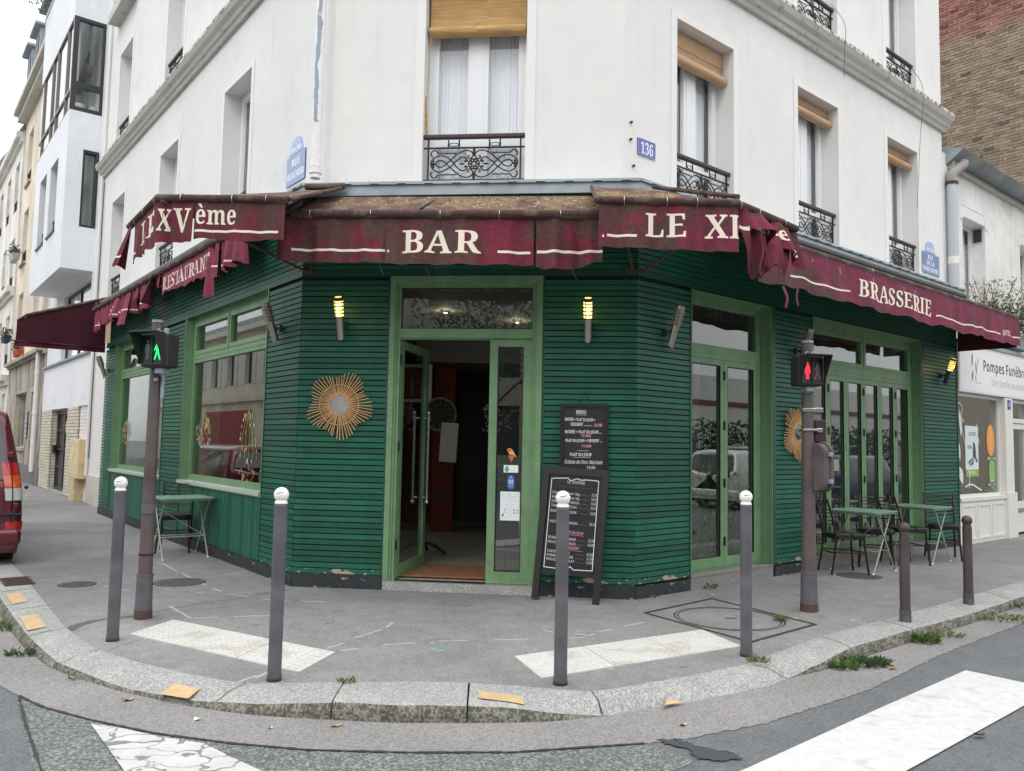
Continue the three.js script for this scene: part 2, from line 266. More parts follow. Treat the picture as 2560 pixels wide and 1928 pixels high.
struct('zebra_stripe', muv(sheet([[-2.3, -4.56], [-2.1, -4.5], [-1.85, -4.39], [-1.57, -4.3], [-1.38, -4.14], [-1.12, -3.93], [0.7, -1.7], [-0.15, -1.7], [-1.83, -3.96]], ROAD + 0.01)), crackPaint, 'cracked and peeling white zebra stripe on the rough asphalt, lower left');
struct('zebra_stripe', muv(sheet([[3.36, -5.985], [3.72, -5.56], [0.4, -2.77], [0.06, -3.17], [1.21, -4.115], [2.3, -5.07]], ROAD + 0.01)), M.paintWhite, 'broad clean white zebra stripe on the smooth asphalt, lower right');

// pavement with its chalk marks, stains and wear (a map in world metres)
const paveTex = canvasTex(2048, 1075, (x, w, h) => {
  const im = x.createImageData(w, h), k = w / 16;
  for (let j = 0; j < h; j++) for (let i = 0; i < w; i++) {
    const u = i / w, v = j / w, a = fbm(u, v, 7, 5, 501), b = fbm(u, v, 160, 2, 503), c = fbm(u, v, 36, 3, 505), n = hash(i & 1023, j & 1023, 19), o = (j * w + i) * 4;
    let t = 0.84 + 0.2 * (a - 0.5) + 0.1 * (b - 0.5) + 0.1 * (c - 0.5) + 0.2 * (n - 0.5) + (n > 0.9985 ? 0.3 : 0) - (n < 0.0006 ? 0.4 : 0);
    t *= 1 - 0.1 * ss(0.56, 0.66, fbm(u, v, 4, 4, 509));
    im.data[o] = 158 * t; im.data[o + 1] = 156 * t; im.data[o + 2] = 155 * t; im.data[o + 3] = 255;
  }
  x.putImageData(im, 0, 0);
  const X = (p) => (p[0] + 7.5) * k, Y = (p) => (p[1] + 13) * k;
  const line = (pts, w2, col, jit = 0) => { x.strokeStyle = col; x.lineWidth = w2 * k; x.lineCap = 'round'; x.lineJoin = 'round'; x.beginPath(); pts.forEach((p, i) => x[i ? 'lineTo' : 'moveTo'](X(p) + rr(-jit, jit) * k, Y(p) + rr(-jit, jit) * k)); x.stroke(); };
  const rough = (pts, n = 8) => { const o = []; for (let i = 0; i < pts.length - 1; i++) for (let q = 0; q < n; q++) o.push([lerp(pts[i][0], pts[i + 1][0], q / n), lerp(pts[i][1], pts[i + 1][1], q / n)]); o.push(pts[pts.length - 1]); return o; };
  line(rough([[-3.38, -6.28], [-3.41, -6.45], [-3.36, -6.62]]), 0.09, 'rgba(84,84,88,0.9)', 0.01); line(rough([[-3.36, -6.62], [-3.29, -6.71], [-3.13, -6.82]]), 0.055, 'rgba(84,84,88,0.85)', 0.01); line(rough([[-3.13, -6.82], [-3.04, -7.0], [-2.78, -7.41], [-2.41, -7.78], [-2.2, -8.1]]), 0.02, 'rgba(70,70,74,0.8)', 0.006);
  line(rough([[-7.4, -12.1], [-6.37, -12.48], [-6.0, -12.9], [-5.2, -12.2], [-4.9, -11.6]]), 0.16, 'rgba(110,112,114,0.7)', 0.03);
  line(rough([[-2.79, -5.7], [-2.78, -5.86], [-2.72, -6.05]]), 0.012, 'rgba(90,90,90,0.7)', 0.004); line(rough([[-2.44, -7.88], [-2.21, -8.14]]), 0.05, 'rgba(90,92,94,0.75)', 0.02); line(rough([[-1.5, -6.65], [-1.43, -6.77]]), 0.015, 'rgba(70,70,70,0.8)', 0.008);
  const chalk = [[[-4.22, -9.71], [-4.08, -9.61], [-3.75, -9.16]], [[-3.6, -8.97], [-3.41, -8.72]], [[-3.22, -8.46], [-3.09, -8.3]], [[-2.97, -8.15], [-2.82, -7.99]], [[-3.26, -8.74], [-3.18, -8.79]], [[-3.1, -8.94], [-2.96, -9.18]], [[-3.74, -10], [-3.69, -10.08]], [[-2.68, -7.85], [-2.47, -7.75]], [[-3.01, -7.25], [-2.64, -6.79], [-2.44, -6.85]], [[-2.31, -6.88], [-2.14, -6.93], [-2.03, -6.94]], [[-2.29, -7.63], [-2.05, -7.6]], [[-1.92, -7.58], [-1.71, -7.58]], [[-1.3, -5.91], [-1.21, -6.07]], [[-1.19, -5.85], [-1.08, -5.92]], [[-1.16, -6.24], [-1, -6.52]], [[-0.98, -6.6], [-0.95, -6.77]], [[-0.91, -6.04], [-0.69, -6.12]], [[-0.52, -6.18], [-0.3, -6.21]], [[-0.09, -6.26], [0.16, -6.29]], [[0.28, -6.6], [0.37, -6.54]], [[0.54, -6.51], [0.64, -6.45], [0.69, -6.5]], [[0.74, -6.59], [0.87, -6.69]], [[0.98, -6.81], [1.17, -6.97]], [[0.46, -6.34], [0.6, -6.38]], [[-1.66, -5.07], [-1.59, -5.2]], [[-1.58, -5.17], [-1.54, -5.27]], [[-4.04, -8.12], [-4.01, -8.16]], [[-3.8, -7.97], [-3.71, -7.95]]];
  for (const c of chalk) { line(rough(c, 5), 0.018, 'rgba(214,210,204,0.5)', 0.004); line(rough(c, 9), 0.008, 'rgba(222,218,212,0.55)', 0.008); }
  line([[-0.54, -5.95], [-0.5, -5.9], [-0.46, -5.92]], 0.035, 'rgba(92,178,140,0.9)', 0.008);
  for (let i = 0; i < 90; i++) { const p = [rr(-5, 6.5), rr(-9.5, -4.9)], s = rr(0.012, 0.035); x.fillStyle = `rgba(${rnd() < 0.8 ? '84,84,86' : '190,190,186'},${rr(0.25, 0.6)})`; x.beginPath(); x.ellipse(X(p), Y(p), s * k, s * k * rr(0.5, 0.9), rr(0, 3), 0, 7); x.fill(); }
  for (const [p, s, a] of [[[0.32, -7.1], 0.28, 0.2], [[0.1, -7.9], 0.35, 0.14], [[2.8, -6.5], 0.1, 0.25], [[-0.4, -8.1], 0.6, 0.1], [[4.2, -9.3], 0.3, 0.12]]) for (let i = 0; i < 30; i++) { x.fillStyle = `rgba(80,80,82,${a * 0.25})`; x.beginPath(); x.ellipse(X([p[0] + rr(-s, s), 0]), Y([0, p[1] + rr(-s, s) * 0.6]), rr(0.05, 0.4) * s * k, rr(0.05, 0.25) * s * k, rr(0, 3), 0, 7); x.fill(); }
  for (const p of [[3.05, -7.2], [4.4, -8.9], [5.2, -9.2], [3.9, -8.4], [2.1, -8.3]]) { x.fillStyle = 'rgba(228,226,220,0.8)'; x.beginPath(); x.ellipse(X(p), Y(p), 0.022 * k, 0.012 * k, 0.4, 0, 7); x.fill(); }
});
paveTex.wrapS = paveTex.wrapT = THREE.MirroredRepeatWrapping;
const paveMat = std({ map: paveTex, bumpMap: (() => { const t = grain.clone(); t.repeat.set(16, 10); return t; })(), bumpScale: 0.0015, roughness: 0.9 });
function paveUV(g) { const p = g.attributes.position, uv = g.attributes.uv; for (let i = 0; i < p.count; i++) uv.setXY(i, (p.getX(i) + 7.5) / 16, 1 - (p.getZ(i) + 13) / 8.4); return g; }
const pavePts = [...IN.map((p) => [p[0], p[1]]), add2(FACE.R.p, uR, 52), add2([1.1, -8.2], uR, 0), [-2.0, -8.6], add2([-1.9, -8.6], uL, 60)];
struct('pavement', paveUV(sheet(pavePts, 0)), paveMat, 'grey asphalt pavement in front of the corner bar with chalk marks');

// kerb: every stone its own piece
{
  const K = thing('kerb', 'worn granite kerb of long stones curving round the corner pavement', 'kerb'); K.userData.kind = 'structure';
  const J = [...[7, 6, 5, 4, 3, 2, 1].map((t) => [add2([-3.43, -6.36], uL, t), add2([-3.64, -6.17], uL, t)]), [[-3.43, -6.36], [-3.64, -6.17]], [[-2.88, -5.73], [-3.1, -5.58]], [[-1.59, -4.98], [-1.74, -4.83]], [[-1.01, -5.09], [-1.01, -4.73]], [[-0.24, -5.14], [-0.22, -4.72]], [[0.52, -4.99], [0.59, -4.82]], [[1.77, -5.6], [1.98, -5.69]], [[2.52, -6.58], [2.62, -6.23]], [[3.31, -7.21], [3.44, -6.9]], [[4.16, -7.89], [4.28, -7.58]], [[5.15, -8.79], [5.18, -8.34]], ...[1.1, 2.2, 3.3, 4.4].map((t) => [add2([5.15, -8.79], uR, t), add2([5.3, -8.46], uR, t)])];
  const stone = (ia, ib, oa, ob) => {
    const n = 10, rows = [];
    for (let i = 0; i <= n; i++) {
      const t = lerp(0.007, 0.993, i / n), a = along(IN, ia, ib, t), b = along(OUT, oa, ob, t), h = b[2], d = hypot(b[0] - a[0], b[1] - a[1]) || 1, ux = (b[0] - a[0]) / d, uz = (b[1] - a[1]) / d, at = (q, y) => [a[0] + ux * q, y, a[1] + uz * q], w = rr(-0.003, 0.003), hh = h + w;
      rows.push([at(0, -0.02), at(0.004, 0.003), at(d * 0.5, 0.003 + (hh - 0.003) * 0.35 + w), at(d - 0.045, hh - 0.002), at(d - 0.02, hh - 0.009), at(d - 0.004, hh - 0.03), at(d + 0.012, min(hh - 0.05, -0.07)), at(d + 0.016, -0.14)]);
    }
    const build = (m0, m1) => { const p = [], ix = [], m = m1 - m0 + 1; rows.forEach((r) => { for (let q = m0; q <= m1; q++) p.push(...r[q]); }); for (let i = 0; i < n; i++) for (let q = 0; q < m - 1; q++) { const a = i * m + q, b = a + 1, c = a + m, e = c + 1; ix.push(a, b, e, a, e, c); } const g = new THREE.BufferGeometry(); g.setAttribute('position', new THREE.Float32BufferAttribute(p, 3)); g.setIndex(ix); g.computeVertexNormals(); return g; };
    const s = part('kerb_stone', K);
    const end = (r) => { const g = new THREE.BufferGeometry(), p = []; for (let q = 1; q < 7; q++) p.push(...r[0], ...r[q], ...r[q + 1]); g.setAttribute('position', new THREE.Float32BufferAttribute(p, 3)); g.computeVertexNormals(); return g; };
    mesh('stone_top', [build(0, 4), end(rows[0]), end(rows[n])], M.kerb, s); mesh('stone_face', [build(4, 7)], M.kerbFace, s);
  };
  for (let i = 0; i < J.length - 1; i++) stone(nearIx(IN, J[i][0]), nearIx(IN, J[i + 1][0]), nearIx(OUT, J[i][1]), nearIx(OUT, J[i + 1][1]));
  stone(0, nearIx(IN, J[0][0]), 0, nearIx(OUT, J[0][1])); const e = J[J.length - 1]; stone(nearIx(IN, e[0]), IN.length - 1, nearIx(OUT, e[1]), OUT.length - 1);
  mesh('joint', [sheet([...IN.map((p) => [p[0], p[1]]), ...OUT.map((p) => [p[0], p[1]]).reverse()], -0.012 - 0.09)], M.groove, K);
}
// yellow paint on the kerb
const kerbH = (x, z) => { const i = nearIx(IN, [x, z]), j = nearIx(OUT, [x, z]), a = hypot(IN[i][0] - x, IN[i][1] - z), b = hypot(OUT[j][0] - x, OUT[j][1] - z), d = a + b, t = a / d, h = OUT[j][2]; return 0.003 + (h - 0.003) * (t < 0.5 ? t * 0.7 : 0.35 + (t - 0.5) * 1.3) + 0.005; };
[[[[-4.71, -7.62], [-4.63, -7.71], [-4.31, -7.31], [-4.37, -7.18]], 'square yellow paint mark on the kerb nearest the dark red van'], [[[-4.02, -6.72], [-3.93, -6.81], [-3.61, -6.38], [-3.7, -6.29]], 'second yellow paint mark on the kerb, beside the dark gap in the stones'],
  [[[-2.11, -4.98], [-2.06, -5.08], [-1.86, -4.99], [-1.9, -4.9]], 'yellow paint mark on the lowered kerb below the left tactile slabs'], [[[-0.17, -4.97], [0.1, -4.89], [0.11, -4.79], [-0.16, -4.83]], 'long yellow paint mark on the tall kerb stone in the middle'], [[[0.94, -4.96], [1.0, -5.09], [1.12, -5.1], [1.03, -5.04]], 'small torn yellow paint mark on the lowered right kerb']].forEach(([p, l]) => struct('paint_mark', (() => {
  const c = p.reduce((a, q) => [a[0] + q[0] / 4, a[1] + q[1] / 4], [0, 0]); const g = surf(6, 6, (u, v) => { const a = [lerp(p[0][0], p[1][0], v), lerp(p[0][1], p[1][1], v)], b = [lerp(p[3][0], p[2][0], v), lerp(p[3][1], p[2][1], v)], x = lerp(a[0], b[0], u), z = lerp(a[1], b[1], u); return [x, kerbH(x, z), z]; }); return muv(g);
})(), M.yellow, l));

// tactile slabs
function tactile(a, b, c, label) {  // a corner, b end of long side, c end of short side
  const T = thing('tactile_paving', label, 'tactile paving', [a[0], 0, a[1]]);
  const L = hypot(b[0] - a[0], b[1] - a[1]), W = hypot(c[0] - a[0], c[1] - a[1]), e = [(b[0] - a[0]) / L, (b[1] - a[1]) / L], f = [(c[0] - a[0]) / W, (c[1] - a[1]) / W];
  const q = (u, v) => [e[0] * u + f[0] * v, e[1] * u + f[1] * v], dome = new THREE.SphereGeometry(0.0135, 8, 3, 0, PI * 2, 0, PI / 2).scale(1, 0.75, 1);
  for (let k = 0; k < 3; k++) {
    const u0 = k * L / 3 + 0.004, u1 = (k + 1) * L / 3 - 0.004, g = new THREE.ExtrudeGeometry(shape([q(u0, 0), q(u1, 0), q(u1, W), q(u0, W)].map(([x, z]) => [x, -z])), { depth: 0.008, bevelEnabled: false }).rotateX(-PI / 2);
    const S = part('tactile_slab', T); mesh('slab', [g], M.tactile, S);
    const D = []; for (let u = u0 + 0.035; u < u1 - 0.02; u += 0.062) for (let v = 0.04; v < W - 0.03; v += 0.062) { if (rnd() < 0.07) continue; const [x, z] = q(u, v); D.push(dome.clone().translate(x, 0.0079, z)); }
    mesh('raised_dots', D, M.tactile, S).userData.kind = 'stuff';
  }
}
tactile([-2.871, -6.194], [-1.336, -5.277], [-2.745, -6.693], 'white studded tactile slabs on the pavement near the left signal post');
tactile([0.223, -5.247], [1.775, -6.182], [0.05, -5.76], 'white studded tactile slabs on the pavement before the chalkboard');

// covers
{
  const c = [1.95, -7.18], H = thing('manhole_cover', 'large round manhole cover in a square iron frame, filled with asphalt', 'manhole cover', [c[0], 0, c[1]]);
  const q = [[1.227, -7.337], [2.028, -8.096], [2.654, -6.991], [1.889, -6.307]].map((p) => [p[0] - c[0], p[1] - c[1]]);
  mesh('square_frame', q.flatMap((a, i) => { const b = q[(i + 1) % 4], s = 0.965; return [bar([a[0], 0.001, a[1]], [b[0], 0.001, b[1]], 0.006, 4), bar([a[0] * s, 0.001, a[1] * s], [b[0] * s, 0.001, b[1] * s], 0.006, 4)]; }), M.groove, H);
  const tor = (r, w) => new THREE.TorusGeometry(r, w, 4, 72).rotateX(PI / 2).scale(1, 0.5, 1);
  mesh('ring', [tor(0.47, 0.008), tor(0.44, 0.007)], M.groove, H); mesh('lifting_slot', [rbx(0.1, 0.006, 0.035, 0.002, 0.02, 0.003, 0)], M.castIron, H);
  const w = thing('weed', 'small green grass tuft growing on the rim of the square manhole', 'weed', [2.39, 0, -7.1]); mesh('blade', [leaves(40, () => [rr(-0.05, 0.05), 0, rr(-0.03, 0.03), rr(-1, 1), rr(0.6, 1.2), rr(-1, 1)], 0.012, 0.07)], M.leaf[1], w);
}
function roundCover(x, z, r, label) {
  const H = thing('access_cover', label, 'access cover', [x, 0, z]); mesh('rim', [new THREE.TorusGeometry(r, 0.008, 4, 48).rotateX(PI / 2).scale(1, 0.5, 1)], M.groove, H); mesh('plate', [cyl(r - 0.01, r - 0.01, 0.004, 40, 0, 0, 0)], M.castIron, H);
  const s = []; for (let a = -4; a <= 4; a++) for (let b = -4; b <= 4; b++) { const px = a * r / 4.6, pz = b * r / 4.6; if (hypot(px, pz) < r * 0.88) s.push(bx(r * 0.13, 0.004, r * 0.13, px, 0.006, pz)); } mesh('tread_pattern', s, M.castIron, H).userData.kind = 'stuff';
}
roundCover(-3.41, -8.43, 0.25, 'round cast iron cover in the pavement right of the left signal post');
roundCover(4.2, -9.72, 0.25, 'round cast iron cover under the front bistro chair on the right');
roundCover(-4.35, -8.2, 0.17, 'small worn round cover near the drain grate by the van');
{
  const D = thing('drain_grate', 'rusty slotted drain grate let into the kerb beside the van', 'drain grate', [-5.0, 0.006, -8.27], dg(-51.8 + 90));
  mesh('grate_frame', frame(-0.13, 0.13, -0.24, 0.24, 0.018, 0, 0.01).map((g) => g.rotateX(-PI / 2)), M.rust, D); for (let i = 0; i < 11; i++) mesh('slat', [bx(0.22, 0.01, 0.014, 0, 0.005, -0.2 + i * 0.04)], M.rust, D); mesh('pit', [bx(0.24, 0.002, 0.46, 0, 0, 0)], M.groove, D);
}
// weeds along the kerb
function weed(x, z, n, r, l, label, mi = 0, y = ROAD) { const w = thing('weed', label, 'weed', [x, y, z]); mesh('foliage', [leaves(n, () => { const a = rr(0, 6.28), d = r * Math.sqrt(rnd()); return [cos(a) * d, rr(0, l * 0.6), sin(a) * d * 0.5, cos(a) + rr(-1, 1), rr(0.2, 1.6), sin(a) + rr(-1, 1), rr(0.6, 1.2)]; }, l * 0.3, l)], M.leaf[mi], w); return w; }
weed(2.68, -6.1, 420, 0.17, 0.055, 'bushy green weed at the kerb foot, largest of those on the right'); weed(2.47, -5.98, 130, 0.09, 0.06, 'grassy weed clump left of the bushy weed at the kerb', 1);
weed(3.5, -6.83, 160, 0.1, 0.075, 'tall grass tuft at the kerb foot left of the near brown bollard', 1); weed(3.78, -7.06, 130, 0.17, 0.045, 'low weeds at the kerb foot below the near brown bollard', 3); weed(4.7, -7.8, 220, 0.3, 0.05, 'straggly weeds and dead leaves at the kerb foot by the far brown bollard', 3); weed(5.4, -8.4, 160, 0.3, 0.06, 'weeds along the kerb foot at the right edge', 0);
weed(-4.16, -6.69, 240, 0.2, 0.05, 'green weeds along the kerb foot near the van', 1); weed(-3.52, -5.93, 110, 0.1, 0.045, 'small weeds at the kerb foot below the second yellow mark', 0); weed(-2.75, -5.36, 60, 0.1, 0.03, 'sparse weeds in the kerb joint left of the middle yellow mark', 3);
weed(-0.99, -5.08, 70, 0.05, 0.03, 'mossy tuft in the joint behind the tall middle kerb stone', 3, 0.002); weed(1.77, -5.74, 90, 0.07, 0.04, 'dry tuft behind the kerb below the right white bollard', 3, 0.0); weed(1.44, -8.08, 30, 0.04, 0.035, 'tiny weed at the foot of the right pier', 1, 0); weed(2.15, -8.62, 40, 0.05, 0.05, 'tiny weed at the grey step of the folding doors', 0, 0);
// litter
{
  const leafGeo = surf(4, 2, (u, v) => [(u - 0.5) * 0.07, 0.006 + 0.008 * cos(u * 5) + 0.006 * v, (v - 0.5) * 0.04 * sin(PI * clamp(u, 0.04, 0.96))]);
  const lf = (x, z, r, c, label, s = 1, y = ROAD + 0.006) => { const o = thing('dead_leaf', label, 'dead leaf', [x, y, z], r); const m = mesh('blade', leafGeo, std({ color: c, ...both }), o); m.scale.setScalar(s); };
  lf(2.66, -4.62, 0.4, lin(0.09, 0.03, 0.02), 'dark red dead leaf lying on the clean zebra stripe', 1.2, ROAD + 0.014); lf(-2.29, -4.97, 1, lin(0.55, 0.33, 0.13), 'yellow scrap lying at the kerb foot on the left', 1.2); lf(2.82, -6.0, 2, lin(0.4, 0.22, 0.12), 'brown dead leaf lying beside the bushy weed', 1.5); lf(-0.95, -4.6, 0.6, lin(0.6, 0.34, 0.08), 'orange scrap at the joint of the tall kerb stones', 1.1); lf(1.02, -4.72, 0.8, lin(0.62, 0.42, 0.18), 'yellow scrap in the gutter below the right lowered kerb', 0.9);
  lf(-1.75, -4.66, 2.4, lin(0.75, 0.73, 0.7), 'white paper scrap in the gutter below the middle yellow mark', 0.8); lf(2.55, -5.95, 0.2, lin(0.7, 0.68, 0.6), 'pale scrap in front of the bushy weed', 0.9); lf(-1.3, -4.55, 1.2, lin(0.75, 0.73, 0.7), 'small white scrap in the gutter left of the tall kerb stone', 0.5);
}

// ================================================================ CORNER BUILDING
const B = thing('corner_building', 'white plastered corner building with a dark green slatted bar front on the ground floor', 'building', [-0.5, 0, -12]);
const bp = (f, s, y, o) => { const w = fp(f, s, y, o); return [w[0] - B.position.x, w[1], w[2] - B.position.z]; };
// --- upper walls (openings are real holes)
const OPEN = {
  FU: [[1.03, 2.16, 4.3, 6.62], [1.03, 2.16, 7.5, 9.7], [1.03, 2.16, 10.6, 12.8]],
  RU: [], LU: [],
};
for (const [a, b] of [[0.875, 1.985], [3.459, 4.55], [6.077, 7.15]]) OPEN.RU.push([a, b, 4.3, 6.42], [a, b, 7.36, 9.5], [a, b, 10.5, 12.6]);
for (const [a, b] of [[2.58, 3.69], [6.03, 7.15], [9.86, 11.0]]) OPEN.LU.push([a, b, 4.36, 6.61], [a, b, 7.78, 9.97], [a, b, 11.1, 13.2]);
const WALLTOP = 15.2;
function upperWall(f, s0, s1, y0, mat, extra = []) {
  const g = fpart('wall', B, f);
  const [a, b] = sx(f, s0, s1); let pts = rect(a, b, y0, WALLTOP);
  if (extra.length) pts = extra;
  mesh('plaster', [slab(pts, OPEN[f].map(([p, q, y, Y]) => rect(...sx(f, p, q), y, Y)), 0.3, -0.3)], mat, g); return g;
}
upperWall('FU', 0, 3.21, 3.9, M.white); upperWall('RU', 0, 8.15, 3.9, M.white);
upperWall('LU', 0, 12.12, 3.9, M.whiteCool, [[-12.12, -0.1], [-9.2, -0.1], [-9.2, 3.9], [0, 3.9], [0, WALLTOP], [-12.12, WALLTOP]]);
{ // back wall, roof and floors close the house
  const a = bp('LU', 12.1, 0, -0.05), b = bp('RU', 8.13, 0, -0.05), L = hypot(b[0] - a[0], b[2] - a[2]), w = part('rear_wall', B, [(a[0] + b[0]) / 2, 0, (a[2] + b[2]) / 2], Math.atan2(-(b[2] - a[2]), b[0] - a[0]));
  mesh('plaster', [span(-L / 2, L / 2, -0.1, WALLTOP, -0.3, 0)], M.white, w);
  const plan = [['LU', 12.1, -0.04], ['LU', 0.02, -0.03], ['RU', 0.0, -0.03], ['RU', 8.13, -0.04]].map(([f, s, o]) => { const p = bp(f, s, 0, o); return [p[0], p[2]]; });
  mesh('roof', [sheet(plan, WALLTOP - 0.1), sheet(plan, WALLTOP - 0.3)], M.zinc, B); mesh('upper_floor', [sheet(plan, 3.95)], M.trim, B);
}
// cornice between the first and second floor, mouldings run as one profile
function cornice(f, s0, s1, y, len) {
  const g = fpart('cornice', B, f), pr = [[0, 0], [0.05, 0.0], [0.07, 0.05], [0.1, 0.07], [0.12, 0.12], [0.17, 0.16], [0.2, 0.22], [0.2, 0.27], [0.0, 0.33]];
  const [a, b] = sx(f, s0, s1), geo = new THREE.ExtrudeGeometry(shape(pr.map(([o, h]) => [o, h])), { depth: b - a, bevelEnabled: false });
  geo.rotateY(-PI / 2).translate(b, y, 0.003); mesh('moulding', [geo], M.cornice, g); if (f !== 'FU') mesh('weathered_edge', [span(a + 0.01, b - 0.01, y + 0.226, y + 0.272, 0.1, 0.2065)], M.lichen, g);
}
cornice('RU', 0.02, 8.22, 7.04, 8.2); cornice('LU', 0.02, 12.1, 7.43, 12); cornice('FU', -0.05, 3.26, 7.2, 3.2);
mesh('window_ledge', [span(-11.4, -9.7, 10.78, 10.98, -0.1, 0.24)], M.cornice, fpart('upper_sill', B, 'LU'));
// downpipe on the left corner with flaking paint, and crack stains
{
  const g = fpart('downpipe', B, 'FU', -0.13, 0, 0.1);
  const t = canvasTex(128, 1024, (x, w, h) => {
    const im = x.createImageData(w, h); for (let j = 0; j < h; j++) for (let i = 0; i < w; i++) { const u = i / w, v = j / h, a = fbm(u * 0.35, v * 2.2, 14, 5, 601), band = Math.exp(-(((((u + 0.5 + 0.03 * Math.sin(v * 11)) % 1) - 0.5) / 0.1) ** 2)) * (v < 0.83 ? 1 : 0.15), c = a * 0.55 + band * 0.42 > 0.56 ? [148, 162, 176] : mul([236, 234, 230], 0.95 + 0.08 * fbm(u, v * 6, 12, 3, 603)), o = (j * w + i) * 4; im.data[o] = c[0]; im.data[o + 1] = c[1]; im.data[o + 2] = c[2]; im.data[o + 3] = 255; } x.putImageData(im, 0, 0);
  });
  mesh('pipe', new THREE.CylinderGeometry(0.056, 0.056, 3.6, 20, 1, true).translate(0, 6.15, 0), std({ map: t, roughness: 0.6 }), g); mesh('pipe', [cyl(0.056, 0.056, 7, 16, 0, 7.96, 0)], M.trim, g); mesh('collar', [cyl(0.07, 0.07, 0.05, 16, 0, 4.4, 0), cyl(0.062, 0.062, 0.03, 16, 0, 4.47, 0)], M.trim, g);
}
{ // damp stains and cracks low on the corner wall
  const t = canvasTex(1024, 512, (x, w, h) => { x.fillStyle = '#000'; x.fillRect(0, 0, w, h); const im = x.getImageData(0, 0, w, h); for (let j = 0; j < h; j++) for (let i = 0; i < w; i++) { const u = i / w, v = j / h, a = fbm(u, v * 0.5, 24, 5, 611), k = ss(0.5, 0.75, a + 0.3 * ss(0.55, 1, v) * ss(0.75, 0, u) - 0.12) * ss(0.35, 0.95, v), o = (j * w + i) * 4; im.data[o] = im.data[o + 1] = im.data[o + 2] = 210 * k; } x.putImageData(im, 0, 0); x.strokeStyle = 'rgb(120,120,120)'; x.lineWidth = 3; for (const [a, b, n, dx, dy] of [[80, 380, 14, 26, 18], [300, 470, 16, 24, -6], [760, 500, 18, 6, -22], [850, 210, 10, 22, -8], [120, 470, 10, 20, -14]]) { x.beginPath(); let X = a, Y = b; x.moveTo(X, Y); for (let i = 0; i < n; i++) { X += dx * rr(0.3, 1.5); Y += dy * rr(0, 1.6) + rr(-7, 7); x.lineTo(X, Y); } x.stroke(); } });
  mesh('damp_stain', new THREE.PlaneGeometry(1.0, 0.5).translate(0.53, 4.45, 0.003), std({ color: lin(0.2, 0.17, 0.13), alphaMap: t, transparent: true, roughness: 0.95 }), fpart('stain', B, 'FU'));
}
// hanging cords and little wall hooks
mesh('wall_hook', [[0.105, 4.97], [0.1, 4.78], [0.15, 4.5]].map(([s, y]) => { const g = rbx(0.03, 0.02, 0.03, 0.004); const w = bp('RU', s, y, 0.015); return g.translate(...w); }), M.rust, B);
mesh('cord', [tube([bp('RU', 4.35, 7.9, 0.03), bp('RU', 4.33, 7.5, 0.24), bp('RU', 4.33, 7.1, 0.23), bp('RU', 4.33, 6.75, 0.22)], 0.004, 20, 5), tube([bp('RU', 6.9, 7.8, 0.03), bp('RU', 6.86, 7.4, 0.23), bp('RU', 6.86, 6.5, 0.18), bp('RU', 6.85, 5.4, 0.12)], 0.004, 20, 5)], M.post, B);

// --- cast iron window guard (one pattern, reused)
function guardGeo(W, H) {
  const k = (p) => p.map(([x, y]) => [x * W / 2 / 930, y * H / 2 / 345, 0]), r = 0.0075, g = [];
  const A = [[-95, -170], [-135, -190], [-125, -130], [-60, -125], [-20, -200], [-60, -275], [-180, -305], [-330, -235], [-490, -80], [-570, 0], [-650, 70], [-725, 85], [-790, 40], [-785, -30], [-725, -68], [-640, -50], [-570, 10], [-490, 90], [-330, 240], [-180, 305], [-60, 275], [-20, 200], [-60, 125], [-125, 130], [-135, 190], [-95, 170]];
  const Bc = [[-130, -60], [-180, -135], [-250, -152], [-340, -90], [-410, 0], [-490, 90], [-590, 170], [-720, 195], [-850, 130], [-905, 20], [-850, -120], [-720, -182], [-590, -130], [-490, -60], [-410, 20], [-340, 90], [-250, 152], [-180, 135], [-130, 60]];
  for (const s of [-1, 1]) {
    for (const c of [A, Bc]) g.push(tube(k(c.map(([x, y]) => [x * s, y])), r, 70, 5));
    for (const t of [-1, 1]) { g.push(tube(k([[-735 * s, 235 * t], [-770 * s, 270 * t], [-800 * s, 305 * t], [-850 * s, 310 * t], [-900 * s, 250 * t], [-890 * s, 190 * t], [-860 * s, 175 * t]]), r, 24, 5), bar(...[[-740, 242], [-370, 242]].map(([x, y]) => k([[x * s, y * t]])[0]), r * 0.9, 5)); }
    for (const [x, y, a, b] of [[-250, 0, 60, 22], [-175, -60, 34, 26], [-175, 60, 34, 26], [-860, 0, 60, 34], [-850, 60, 26, 30], [-850, -60, 26, 30]]) g.push(new THREE.SphereGeometry(1, 8, 6).scale(a * W / 1860, b * H / 690, 0.008).translate(...k([[x * s, y]])[0]));
    g.push(new THREE.TorusGeometry(1, 0.22, 5, 20).scale(0.055, 0.018, 0.03).translate(s * W * 0.23, H / 2 + 0.047, 0));
    for (const q of [-1, 1]) g.push(bar([s * W * 0.23 + q * 0.055, H / 2, 0], [s * W * 0.23 + q * 0.055, H / 2 + 0.1, 0], 0.008, 5));
  }
  const R = 112 * W / 1860; g.push(new THREE.TorusGeometry(R, 0.008, 5, 28)); for (let i = 0; i < 8; i++) g.push(new THREE.SphereGeometry(1, 8, 6).scale(R * 0.34, R * 0.2, 0.008).rotateZ(i * PI / 4).translate(cos(i * PI / 4) * R * 0.6, sin(i * PI / 4) * R * 0.6, 0));
  for (const t of [-1, 1]) g.push(new THREE.SphereGeometry(1, 8, 6).scale(0.016, 0.05, 0.008).translate(0, t * H * 0.4, 0));
  return G(g);
}
const GUARD = guardGeo(0.92, 0.34);
const GLASSUP = phys({ color: 0xffffff, roughness: 0.0, transmission: 1, thickness: 0, ior: 1.62 });
